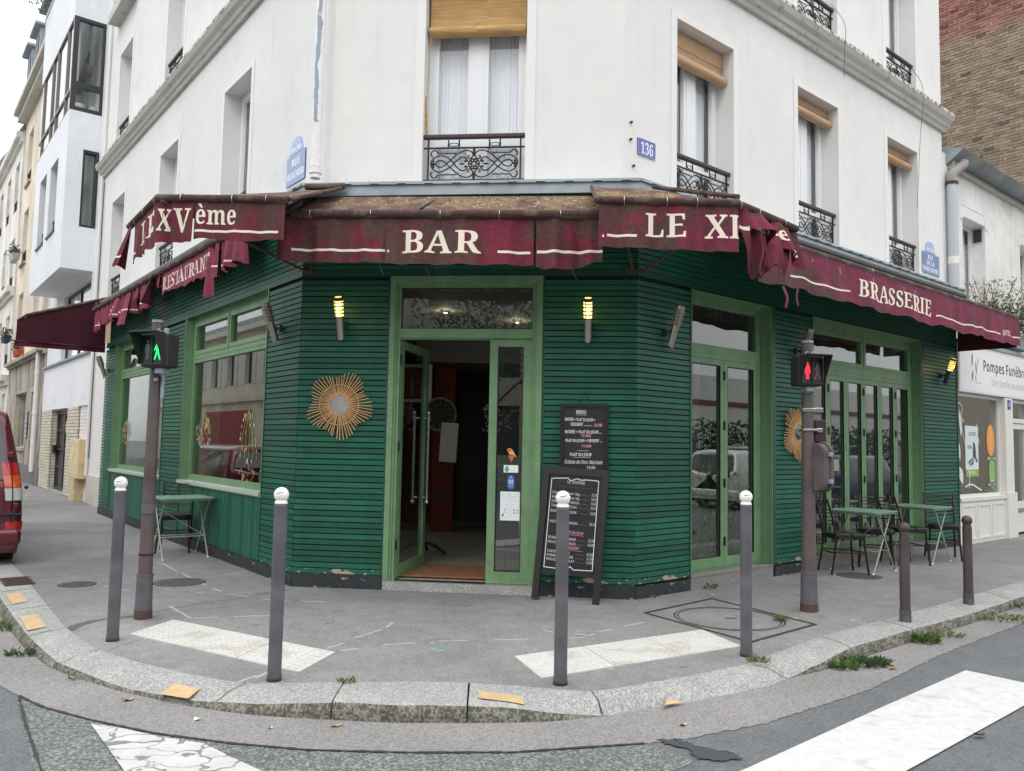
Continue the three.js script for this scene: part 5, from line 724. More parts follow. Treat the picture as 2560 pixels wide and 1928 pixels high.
// ================================================================ STREET OBJECTS
function chairProto() {
  const C = thing('bistro_chair', 'x', 'chair'), w = 0.39, d = 0.39;  // faces +z, origin on the ground under the seat
  for (const s of [-1, 1]) {
    mesh('leg', [tube([[s * (w / 2 + 0.01), 0, d / 2 + 0.012], [s * (w / 2 - 0.012), 0.3, d / 2 - 0.02], [s * (w / 2 - 0.02), 0.44, d / 2 - 0.03]], 0.0135, 10, 8)], M.chairMetal, C);
    mesh('leg', [tube([[s * (w / 2 - 0.0), 0, -d / 2 - 0.05], [s * (w / 2 - 0.012), 0.25, -d / 2 - 0.005], [s * (w / 2 - 0.012), 0.46, -d / 2 + 0.01], [s * (w / 2 - 0.01), 0.7, -d / 2 - 0.035], [s * (w / 2 - 0.005), 0.9, -d / 2 - 0.1]], 0.0135, 20, 8)], M.chairMetal, C);
  }
  for (let i = 0; i < 7; i++) { const y = 0.6 + i * 0.045, z = -d / 2 - 0.01 - (y - 0.55) * 0.24; mesh('back_rail', [tube([[-w / 2 + 0.012, y, z], [-w / 4, y - 0.003, z - 0.025], [0, y - 0.003, z - 0.032], [w / 4, y - 0.003, z - 0.025], [w / 2 - 0.012, y, z]], 0.0055, 14, 6)], M.chairMetal, C); }
  const seat = new THREE.ExtrudeGeometry((() => { const s = new THREE.Shape(); s.absellipse(0, 0, 0.2, 0.2, 0, PI * 2); return s; })(), { depth: 0.022, bevelEnabled: true, bevelSize: 0.014, bevelThickness: 0.016, bevelSegments: 4, curveSegments: 32 });
  { const p = seat.attributes.position; for (let i = 0; i < p.count; i++) { const x = p.getX(i), y = p.getY(i), r = hypot(x, y), a = Math.atan2(y, x), k = 1 / (abs(cos(a)) ** 5 + abs(sin(a)) ** 5) ** 0.2; p.setX(i, x * k * (y > 0 ? 0.9 : 1)); p.setY(i, y * k); } seat.computeVertexNormals(); }
  mesh('seat', [seat.rotateX(-PI / 2).translate(0, 0.452, 0)], M.leather, C); mesh('seat_ring', [tube(Array.from({ length: 20 }, (_, i) => { const a = i / 20 * PI * 2, k = 0.195 / (abs(cos(a)) ** 5 + abs(sin(a)) ** 5) ** 0.2; return [cos(a) * k * (sin(a) < 0 ? 0.93 : 0.98), 0.432, sin(a) * k]; }), 0.011, 48, 6, true)], M.chairMetal, C);
  for (const s of [-1, 1]) { mesh('stretcher', [bar([s * (w / 2 - 0.012), 0.27, -d / 2], [s * (w / 2 - 0.01), 0.25, d / 2 - 0.015], 0.008, 6)], M.chairMetal, C); mesh('stretcher', [bar([-w / 2 + 0.012, 0.25, s * (d / 2 - 0.01)], [w / 2 - 0.012, 0.25, s * (d / 2 - 0.01)], 0.008, 6)], M.chairMetal, C); }
  return C;
}
const chair0 = chairProto(); let chairUsed = false;
function chair(f, s, o, ds, dо, label, group) {  // facing direction (ds along the wall, do outwards)
  const c = chairUsed ? chair0.clone() : chair0; if (chairUsed) { c.name = numbered('bistro_chair'); scene.add(c); } chairUsed = true;
  const p = fp(f, s, 0.003, o), q = fp(f, s + ds, 0, o + dо); c.position.set(...p); c.rotation.y = Math.atan2(q[0] - p[0], q[2] - p[2]); c.userData = { label, category: 'chair', ...(group ? { group } : {}) };
}
const CG = 'black seated metal bistro chairs outside the bar';
chair('L', 3.22, 0.26, -0.9, 0.35, 'bistro chair behind the small table under the left windows', CG);
chair('R', 3.46, 0.34, 0.8, 0.62, 'bistro chair nearest the right signal post, turned to the first table', CG); chair('R', 4.36, 0.3, -0.85, 0.45, 'bistro chair on the far side of the first right table', CG); chair('R', 4.96, 0.42, 0.85, 0.5, 'bistro chair between the two right tables, behind the near brown bollard', CG); chair('R', 5.93, 0.5, -0.85, 0.5, 'bistro chair at the far right end before the last pier', CG);
let table0 = null;
function table(f, s, o, label, group) {
  let T = table0;
  if (!T) {
    T = table0 = thing('folding_table', 'x', 'table'); const w = 0.6, d = 0.64, h = 0.735, top = slab([[-w / 2 + 0.04, -d / 2], [w / 2 - 0.04, -d / 2], [w / 2 - 0.012, -d / 2 + 0.012], [w / 2, -d / 2 + 0.04], [w / 2, d / 2 - 0.04], [w / 2 - 0.012, d / 2 - 0.012], [w / 2 - 0.04, d / 2], [-w / 2 + 0.04, d / 2], [-w / 2 + 0.012, d / 2 - 0.012], [-w / 2, d / 2 - 0.04], [-w / 2, -d / 2 + 0.04], [-w / 2 + 0.012, -d / 2 + 0.012]], [], 0.014, 0, 0.003);
    mesh('tabletop', [top.rotateX(-PI / 2).translate(0, h - 0.003, 0)], M.tableGreen, T); mesh('rim', frame(-w / 2 + 0.03, w / 2 - 0.03, -d / 2 + 0.03, d / 2 - 0.03, 0.012, 0, 0.02).map((g) => g.rotateX(-PI / 2).translate(0, h - 0.026, 0)), M.tableLeg, T);
    for (const z of [-0.27, 0.27]) for (const k of [-1, 1]) { const L = part('leg', T); mesh('bar', [bar([k * 0.27, 0.006, z + k * 0.006], [-k * 0.2, h - 0.01, z + k * 0.006], 0.009, 6)], M.tableLeg, L); mesh('foot', [rbx(0.045, 0.014, 0.02, 0.005, k * 0.275, 0.007, z + k * 0.006)], M.trim, L); }
    mesh('stretcher', [bar([0.115, 0.26, -0.27], [0.115, 0.26, 0.27], 0.008, 6), bar([-0.115, 0.26, -0.27], [-0.115, 0.26, 0.27], 0.008, 6)], M.tableLeg, T); mesh('brace', [bar([0.1, 0.27, -0.25], [-0.14, 0.6, 0.25], 0.005, 5)], M.tableLeg, T);
  } else { T = table0.clone(); T.name = numbered('folding_table'); scene.add(T); }
  T.position.set(...fp(f, s, 0.002, o)); T.rotation.y = fr(f); T.userData = { label, category: 'table', group };
}
const TG = 'small green folding tables outside the bar';
table('L', 2.68, 0.34, 'green folding table under the left restaurant windows', TG); table('R', 3.87, 0.37, 'first green folding table by the right signal post', TG); table('R', 5.46, 0.4, 'second green folding table, farther right before the last pier', TG);

function bollard(x, z, h, r, white, label, group) {
  const S = thing('bollard', label, 'bollard', [x, 0, z], 0, group), br = white ? 0.047 : 0.05, neck = h - br * 2.25;
  const pts = [[0, 0], [r + 0.005, 0], [r + 0.003, 0.03], [r, 0.05], [r * 0.99, neck - 0.01], [r * 0.94, neck], [0, neck]].map(([a, b]) => new THREE.Vector2(a, b)); mesh('post', [new THREE.LatheGeometry(pts, 28)], white ? M.bollard : M.bollardBrown, S);
  const b = [[0.0001, 0], [r * 0.96, 0], [r * 0.98, 0.008], [r * 0.8, 0.022], [br * 0.76, 0.034]]; const cy = h - br - neck; for (let i = 0; i <= 14; i++) { const t = lerp(-0.75, PI / 2, i / 14); b.push([br * cos(t), cy + br * sin(t)]); }
  mesh('ball_cap', [new THREE.LatheGeometry(b.map(([p, q]) => new THREE.Vector2(max(p, 0.0001), q)), 28).translate(0, neck, 0)], white ? M.ball : M.bollardBrown, S);
  if (!white) mesh('foot_sleeve', [cyl(r + 0.006, r + 0.004, 0.1, 24, 0, 0, 0)], M.castIron, S);
  else { const k = rr(-0.4, 0.2); mesh('scuff', [tube([[-0.02, 0.01, 0], [0.0, 0.014, 0.0], [0.024, 0.018, 0]].map(([a, c]) => { const q = Math.sqrt(max(0, br * br - a * a - c * c)) + 0.0006; return [a, h - br + c, q]; }), 0.0022, 8, 4)], M.black, S).rotation.y = k; }
}
const WG = 'tall grey bollards with white ball caps at the crossings';
bollard(-2.902, -6.006, 1.2, 0.042, true, 'white capped bollard farthest left, left of the left signal post', WG); bollard(-1.449, -5.113, 1.197, 0.042, true, 'white capped bollard standing before the left pier of the entrance', WG); bollard(0.339, -5.143, 1.207, 0.042, true, 'white capped bollard standing before the leaning chalkboard', WG); bollard(1.734, -5.917, 1.19, 0.042, true, 'white capped bollard before the two-leaf folding door', WG);
bollard(3.515, -7.193, 0.87, 0.0435, false, 'short brown bollard with round knob, nearer of the two', 'short brown bollards along the right kerb'); bollard(4.576, -8.073, 0.87, 0.0435, false, 'short brown bollard with round knob, farther of the two', 'short brown bollards along the right kerb');

// signal posts
const figMat = { off: std({ color: lin(0.13, 0.13, 0.14), roughness: 0.5 }), green: std({ color: lin(0.05, 0.5, 0.2), emissive: lin(0.02, 0.75, 0.26), emissiveIntensity: 1.1 }), red: std({ color: lin(0.6, 0.05, 0.06), emissive: lin(1, 0.05, 0.09), emissiveIntensity: 1.0 }) };
const limb = (a, b, r) => { const d = [b[0] - a[0], b[1] - a[1]], l = hypot(...d), g = new THREE.CapsuleGeometry(r, l, 3, 8).scale(1, 1, 0.3); return g.rotateZ(Math.atan2(d[1], d[0]) - PI / 2).translate((a[0] + b[0]) / 2, (a[1] + b[1]) / 2, 0); };
const standing = () => [new THREE.SphereGeometry(0.011, 10, 8).scale(1, 1.2, 0.4).translate(0, 0.07, 0), limb([-0.008, 0.045], [-0.006, 0.0], 0.011), limb([0.008, 0.045], [0.006, 0.0], 0.011), limb([-0.007, -0.01], [-0.009, -0.075], 0.007), limb([0.007, -0.01], [0.009, -0.075], 0.007), limb([-0.018, 0.045], [-0.027, -0.02], 0.005), limb([0.018, 0.045], [0.027, -0.02], 0.005)];
const walking = () => [new THREE.SphereGeometry(0.011, 10, 8).scale(1, 1.2, 0.4).translate(-0.002, 0.072, 0), limb([0, 0.048], [0, -0.002], 0.013), limb([0.0, -0.005], [-0.026, -0.075], 0.008), limb([0.004, -0.005], [0.027, -0.075], 0.008), limb([-0.01, 0.045], [-0.03, -0.0], 0.0055), limb([0.012, 0.045], [0.03, 0.01], 0.005), limb([0.03, 0.01], [0.031, -0.005], 0.005)];
function signalHead(S, x, y, z, ry, lit) {
  const H = part('signal_head', S, [x, y, z], ry); const w = 0.25, h = 0.285, d = 0.15;
  mesh('housing', [rbx(w, h, d, 0.022, 0, 0, -d / 2, 3), rbx(w * 0.98, h * 0.97, 0.03, 0.014, 0, 0, 0.005, 3)], M.blackPlastic, H);
  mesh('lens_frame', [...frame(-0.112, 0.112, -0.12, 0.125, 0.012, 0.02, 0.03), span(-0.007, 0.007, -0.108, 0.113, 0.02, 0.034)], M.blackPlastic, H);
  mesh('lens', [span(-0.1, -0.007, -0.108, 0.113, 0.018, 0.0215), span(0.007, 0.1, -0.108, 0.113, 0.018, 0.0215)], M.black, H);
  const hood = (x0, x1) => { const q = (a, b, c) => [a, b, c]; const g = [surf(1, 1, (u, v) => q(lerp(x0, x1, u), 0.138, lerp(0.02, 0.16, v)))]; for (const X of [x0, x1]) { const s = new THREE.BufferGeometry(); s.setAttribute('position', new THREE.Float32BufferAttribute([X, 0.138, 0.02, X, 0.138, 0.16, X, -0.13, 0.02, X, -0.13, 0.02, X, 0.138, 0.16, X, -0.1, 0.04], 3)); s.computeVertexNormals(); g.push(s); } return g; };
  mesh('visor', [...hood(-0.123, 0.123), rbx(0.25, 0.012, 0.14, 0.004, 0, 0.14, 0.09), rbx(0.008, 0.25, 0.03, 0.003, -0.124, 0.01, 0.035), rbx(0.008, 0.25, 0.03, 0.003, 0.124, 0.01, 0.035)], std({ color: lin(0.022, 0.02, 0.021), roughness: 0.5, ...both }), H);
  const place = (n, geo, m, X) => mesh(n, geo, m, H).position.set(X, 0.0, 0.024);
  if (lit === 'green') { place('standing_figure', standing(), figMat.off, -0.053); place('walking_figure', walking(), figMat.green, 0.053); } else { place('standing_figure', standing(), figMat.red, -0.053); place('walking_figure', walking(), figMat.off, 0.053); }
  const l = new THREE.PointLight(lit === 'green' ? 0x28ff90 : 0xff2030, 0.02); l.position.set(lit === 'green' ? 0.053 : -0.053, 0, 0.06); l.castShadow = true; H.add(l);
  mesh('bracket', [rbx(0.09, 0.05, 0.09, 0.01, 0.02, -0.165, -0.075), cyl(0.02, 0.03, 0.05, 12, 0.02, -0.2, -0.075), rbx(0.03, 0.03, 0.1, 0.006, 0.0, 0.155, -0.1), rbx(0.045, 0.05, 0.025, 0.006, 0.06, 0.165, -0.06), new THREE.TorusGeometry(0.018, 0.006, 6, 14).translate(-0.01, 0.165, -0.04)], M.zinc, H);
}
function signalPost(x, z, r0, r1, label, h) {
  const S = thing('pedestrian_signal', label, 'traffic signal', [x, 0, z]); const oct = (a, b, hh, y) => new THREE.CylinderGeometry(b, a, hh, 10).translate(0, y + hh / 2, 0);
  mesh('post', [oct(r0, r1, h - 0.36, 0.36)], M.post, S); mesh('base_section', [oct(r0 + 0.014, r0 + 0.006, 0.36, 0), oct(r0 + 0.012, r0 + 0.012, 0.02, 0.345)], M.bollard, S); mesh('rust_foot', [oct(r0 + 0.0155, r0 + 0.0152, 0.07, 0.001)], M.rust, S); mesh('post_cap', [oct(r1 + 0.006, r1 + 0.006, 0.022, h - 0.012)], M.zinc, S);
  return S;
}
{
  const S = signalPost(-3.02, -6.75, 0.056, 0.042, 'left pedestrian signal on a brown post, its green walking figure lit', 2.48); signalHead(S, 0.055, 2.215, 0.16, dg(-20), 'green');
  mesh('tape_band', [cyl(0.0575, 0.0565, 0.08, 12, 0, 0.86, 0)], M.bollard, S); mesh('clamp_band', [cyl(0.061, 0.061, 0.012, 12, 0, 0.52, 0)], M.black, S); mesh('cable_clip', [rbx(0.03, 0.03, 0.03, 0.006, 0.03, 1.98, 0.05)], M.zinc, S); mesh('cable_tube', [cyl(0.018, 0.018, 0.3, 10, 0.065, 1.83, 0.0)], M.zinc, S);
}
{
  const S = signalPost(2.805, -7.57, 0.066, 0.05, 'right pedestrian signal on a brown post, its red standing figure lit', 2.52); signalHead(S, -0.015, 2.23, 0.13, dg(14), 'red');
  mesh('clamp_bracket', [rbx(0.12, 0.035, 0.11, 0.006, 0.0, 1.87, 0.0), rbx(0.08, 0.045, 0.03, 0.006, 0.09, 1.87, 0.03), rbx(0.14, 0.022, 0.12, 0.006, 0.01, 1.682, 0.0), rbx(0.05, 0.04, 0.03, 0.006, 0.1, 1.68, 0.03)], M.chrome, S); mesh('control_box', [rbx(0.11, 0.21, 0.1, 0.012, 0.115, 1.675, -0.03)], std({ color: lin(0.045, 0.018, 0.02), roughness: 0.5 }), S);
  const R = part('traffic_light', S, [0.14, 1.335, 0.0], dg(128)); const sh = (w, h) => { const s = new THREE.Shape(), r = w / 2; s.absarc(0, h / 2 - r, r, 0, PI); s.absarc(0, -h / 2 + r, r, PI, PI * 2); return s; };
  mesh('casing', [new THREE.ExtrudeGeometry(sh(0.16, 0.42), { depth: 0.05, bevelEnabled: true, bevelSize: 0.015, bevelThickness: 0.02, bevelSegments: 3 }).translate(0, 0, -0.1), new THREE.ExtrudeGeometry(sh(0.2, 0.46), { depth: 0.03, bevelEnabled: true, bevelSize: 0.012, bevelThickness: 0.01, bevelSegments: 3 }).translate(0, 0, -0.03)], M.post, R); mesh('visor', [0.12, 0, -0.12].map((y) => new THREE.CylinderGeometry(0.05, 0.05, 0.08, 18, 1, true, 0.3, 5.6).rotateX(PI / 2).translate(0, y, 0.05)), std({ color: lin(0.06, 0.05, 0.05), ...both }), R); mesh('hinge', [rbx(0.05, 0.04, 0.05, 0.006, -0.1, 0.12, -0.05), rbx(0.05, 0.04, 0.05, 0.006, -0.1, -0.13, -0.05)], M.zinc, R); mesh('plate', [bx(0.008, 0.07, 0.004, -0.07, -0.3, 0.062)], M.bollard, S);
}

// cars: a rounded body swept along its length; rear at z = 0, nose towards -z
function car(name, label, category, pos, ry, o) {
  const C = thing(name, label, category, pos, ry), { L, W, Ht, belt, paint, lean } = o, hw = W / 2;
  const nV = 40, ring = []; for (let i = 0; i <= nV; i++) { const t = i / nV; let x, y; if (t <= 0.5) { const q = t * 2; if (q < 0.36) { y = lerp(0.2, belt, q / 0.36); x = hw * (0.965 + 0.035 * sin(PI * q / 0.36)); } else if (q < 0.74) { const k = (q - 0.36) / 0.38; y = lerp(belt, Ht - 0.11, k); x = lerp(hw * 0.965, hw * 0.8, k ** 1.25); } else { const k = (q - 0.74) / 0.26; x = hw * 0.8 * cos(k * PI / 2) ** 0.75; y = Ht - 0.11 + 0.11 * sin(k * PI / 2); } ring.push([x, y]); } else ring.push([-ring[nV - i][0], ring[nV - i][1]]); }
  const roofAt = (z) => { const k = -z / L; return k < o.bonnet ? 1 : clamp(1 - (k - o.bonnet) / (o.wind ?? 0.2)); };
  const P0 = (v, z, inset) => { const i = min(nV - 1, floor(v * nV)), f = v * nV - i, a = ring[i], b = ring[i + 1]; let x = lerp(a[0], b[0], f), y = lerp(a[1], b[1], f); const r = roofAt(z); if (y > belt) y = belt + (y - belt) * r; if (y > belt && r < 0.02) y = belt + 0.02; return [x * (1 - inset), lerp(y, belt * 0.9, inset), z - (y > belt ? (y - belt) * lean : 0) + 0.0]; };
  const st = []; for (const [t, i] of [[0, 0.9], [0, 0.5], [0, 0.2], [-0.005, 0.1], [-0.03, 0.045], [-0.07, 0.015], [-0.14, 0]]) st.push([t, i]); const n = 26; for (let i = 1; i < n; i++) st.push([-0.14 - (L - 0.4) * i / n, 0]); st.push([-L + 0.2, 0.02], [-L + 0.08, 0.06], [-L + 0.02, 0.15], [-L, 0.4], [-L, 0.9]);
  mesh('body', surf(nV, st.length - 1, (u, v) => { const [z, i] = st[Math.round(v * (st.length - 1))]; return P0(u, z, i); }), paint, C);
  const patch = (n, v0, v1, z0, z1, i0, i1, m, lift = 0.006, nn = 8) => { const g = surf(nn, nn, (u, v) => { const p = P0(lerp(v0, v1, u), lerp(z0, z1, v), lerp(i0, i1, v)); const l = hypot(p[0], 0.3); return [p[0] + lift * Math.sign(p[0]), p[1], p[2] + lift]; }); return mesh(n, g, m, C); };
  const gm = phys({ color: lin(0.02, 0.022, 0.025), roughness: 0.03, clearcoat: 1, ...both });
  for (const [a, b] of o.glassZ) { patch('side_window', 0.19, 0.355, -a, -b, 0, 0, gm); patch('side_window', 0.645, 0.81, -a, -b, 0, 0, gm); }
  { const g = surf(12, 6, (u, v) => { const p = P0(lerp(0.2, 0.8, u), 0, 0.0), k = lerp(0.94, 0.9, 0), y = lerp(belt + 0.06, Ht - 0.14, v); return [lerp(-1, 1, u) * hw * lerp(0.8, 0.68, v), y, 0.012 - (y - belt) * lean]; }); mesh('rear_window', g, gm, C); }
  mesh('bumper', [rbx(W * 0.985, 0.2, 0.2, 0.06, 0, 0.42, -0.05, 4), rbx(W * 0.96, 0.12, 0.16, 0.05, 0, 0.3, -0.07, 3)], o.bumper ?? paint, C); mesh('underside', [bx(W * 0.86, 0.1, L * 0.9, 0, 0.22, -L / 2)], M.tyre, C);
  for (const z of o.wheels) for (const s of [-1, 1]) { const w = part('wheel', C, [s * (hw - 0.1), 0.31, -z]); mesh('tyre', [new THREE.TorusGeometry(0.235, 0.085, 12, 28).scale(1, 1, 1.15).rotateY(PI / 2)], M.tyre, w); mesh('rim', [new THREE.CylinderGeometry(0.19, 0.19, 0.1, 24).rotateZ(PI / 2)], M.chrome, w); }
  if (o.rack) mesh('roof_rack', [bar([-hw * 0.62, Ht + 0.05, -1.1], [-hw * 0.62, Ht + 0.05, -2.6], 0.018), bar([hw * 0.62, Ht + 0.05, -1.1], [hw * 0.62, Ht + 0.05, -2.6], 0.018), bar([-hw * 0.62, Ht + 0.07, -1.5], [hw * 0.62, Ht + 0.07, -1.5], 0.02)], M.chrome, C);
  return { C, P0, hw };
}
const carPaint = (r, g, b) => phys({ color: lin(r, g, b), roughness: 0.3, clearcoat: 1, clearcoatRoughness: 0.06, metalness: 0.25 });
{
  const red = carPaint(0.115, 0.006, 0.018), { C, P0, hw } = car('parked_van', 'dark red people carrier parked at the left kerb, only its rear corner showing', 'van', [-6.31, ROAD, -8.82], dg(38.2), { L: 4.4, W: 1.74, Ht: 1.93, belt: 1.02, lean: 0.26, bonnet: 0.62, wind: 0.22, paint: red, glassZ: [[0.45, 1.3], [1.38, 2.2], [2.28, 2.95]], wheels: [0.78, 3.5] });
  // tail lamp cluster wraps the rear right corner: amber-red above, clear reversing lamp below
  const lamp = (y0, y1, m, name) => mesh(name, surf(8, 6, (u, v) => { const y = lerp(y0, y1, v), k = clamp((y - 0.2) / (1.02 - 0.2)), x = hw * (0.965 + 0.035 * sin(PI * min(1, k))) - max(0, y - 1.02) * 0.16; const a = u * PI / 2 * 1.0, rr0 = 0.11; const lx = x - rr0 + rr0 * cos(a) - max(0, (u - 0.72)) * 0.26, lz = -rr0 + rr0 * sin(a) + 0.012; return [lx + 0.006 * cos(a), y, lz + 0.008 * sin(a) - max(0, y - 1.02) * 0.26 - (u < 0.15 ? 0.03 : 0)]; }), m, C);
  const redL = phys({ color: lin(0.5, 0.01, 0.01), roughness: 0.08, clearcoat: 1, side: THREE.DoubleSide }), amber = phys({ color: lin(0.7, 0.09, 0.02), roughness: 0.08, clearcoat: 1, side: THREE.DoubleSide }), clear = phys({ color: lin(0.62, 0.62, 0.62), roughness: 0.06, clearcoat: 1, side: THREE.DoubleSide });
  lamp(1.13, 1.27, redL, 'tail_lamp'); lamp(0.985, 1.127, amber, 'indicator_lamp'); lamp(0.84, 0.98, clear, 'reversing_lamp'); lamp(0.5, 0.6, redL, 'fog_reflector');
  mesh('hinge', [rbx(0.05, 0.07, 0.03, 0.01, hw - 0.16, 1.36, -0.07), rbx(0.05, 0.06, 0.03, 0.01, hw - 0.09, 0.78, 0.02)], red, C); mesh('lamp_knob', [new THREE.SphereGeometry(0.022, 10, 8).translate(hw + 0.015, 0.985, -0.05)], M.black, C); mesh('tailgate_seam', [tube([[hw - 0.2, 1.6, -0.13], [hw - 0.14, 1.1, 0.012], [hw - 0.12, 0.75, 0.026], [hw - 0.12, 0.58, 0.03]], 0.005, 16, 4)], M.black, C); mesh('bumper_trim', [rbx(1.7, 0.03, 0.06, 0.012, 0, 0.68, 0.01)], M.black, C);
  car('parked_car', 'dark red hatchback parked beyond the van, seen mirrored in the left window', 'car', [...add2([-6.31, -8.82], uL, 6.0)].flatMap((v, i) => i ? [ROAD, v] : [v]), dg(38.2), { L: 4.1, W: 1.7, Ht: 1.46, belt: 0.92, lean: 0.5, bonnet: 0.66, wind: 0.2, paint: carPaint(0.13, 0.008, 0.02), glassZ: [[0.5, 1.4], [1.5, 2.5]], wheels: [0.75, 3.25] });
  const wp = fp('R', 11.5, ROAD, 7.2); car('parked_car', 'white estate car with roof bars, seen mirrored in the right folding doors', 'car', wp, dg(-50), { L: 4.5, W: 1.78, Ht: 1.55, belt: 0.95, lean: 0.4, bonnet: 0.68, wind: 0.18, paint: carPaint(0.75, 0.75, 0.74), glassZ: [[0.5, 1.3], [1.4, 2.3], [2.4, 3.0]], wheels: [0.8, 3.6], rack: 1 });
  const bpz = fp('R', 17, ROAD, 7.2); car('parked_car', 'dark blue car parked ahead of the white estate, mirrored in the far folding doors', 'car', bpz, dg(-50), { L: 4.0, W: 1.7, Ht: 1.45, belt: 0.9, lean: 0.5, bonnet: 0.66, wind: 0.2, paint: carPaint(0.02, 0.04, 0.12), glassZ: [[0.5, 1.4], [1.5, 2.5]], wheels: [0.75, 3.2] });
}

// ================================================================ NEIGHBOURS
const Lw = (x) => x; // positions along the left street are measured along the upper wall line LU
function house(name, label, pos) { return thing(name, label, 'building', pos); }
function hpart(name, o, f, s = 0, y = 0, d = 0) { return fpart(name, o, f, s, y, d); }
function houseWall(H, f, s0, s1, y0, y1, holes, mat, d = 0, t = 0.3) { const [a, b] = sx(f, s0, s1); mesh('wall', [slab(rect(a, b, y0, y1), holes.map(([p, q, y, Y]) => rect(...sx(f, p, q), y, Y)), t, d - t)], mat, hpart('facade', H, f)); }
function simpleWindow(H, f, [s0, s1, y0, y1], d = 0, o = {}) {
  const [a, b] = sx(f, s0, s1), g = hpart('window', H, f), z = d - (o.deep ?? 0.2), c = (a + b) / 2, m = o.frame ?? M.pvc;
  mesh('frame', [...frame(a, b, y0, y1, 0.06, z - 0.05, z), ...(o.single ? [] : [span(c - 0.04, c + 0.04, y0 + 0.06, y1 - 0.06, z - 0.05, z + 0.005)])], m, g); mesh('pane', [span(a + 0.06, b - 0.06, y0 + 0.06, y1 - 0.06, z - 0.03, z - 0.027)], GLASSUP, g); if (o.curtain !== false) mesh('curtain', curtainGeo(b - a, y1 - y0).translate(c, y0, z - 0.12), o.curtainMat ?? M.sheer, g); mesh('room_back', [span(a - 0.1, b + 0.1, y0 - 0.1, y1 + 0.1, z - 0.62, z - 0.6)], M.darkGrey, g);
  if (o.sill) mesh('sill', [span(a - 0.06, b + 0.06, y0 - 0.09, y0, d - 0.1, d + 0.07)], o.sill, g);
  if (o.rail) { mesh('railing', [span(a, b, y0 + 0.42, y0 + 0.46, d - 0.06, d - 0.02), span(a, b, y0 + 0.05, y0 + 0.07, d - 0.05, d - 0.03), ...Array.from({ length: 9 }, (_, i) => span(a + (i + 0.5) * (b - a) / 9 - 0.008, a + (i + 0.5) * (b - a) / 9 + 0.008, y0 + 0.07, y0 + 0.42, d - 0.048, d - 0.032))], M.iron, g); }
}
const stone = (c, seed, st = 0.3) => std({ map: tex(512, (u, v) => { const a = fbm(u, v, 4, 5, seed), b = fbm(u, v, 40, 2, seed + 2), s = ss(0.5, 0.8, fbm(u * 1, v * 0.25, 16, 4, seed + 4)); return mul(c, 0.86 + 0.2 * a + 0.1 * (b - 0.5) - st * s * 0.35); }, { size: 3 }), roughness: 0.92 });
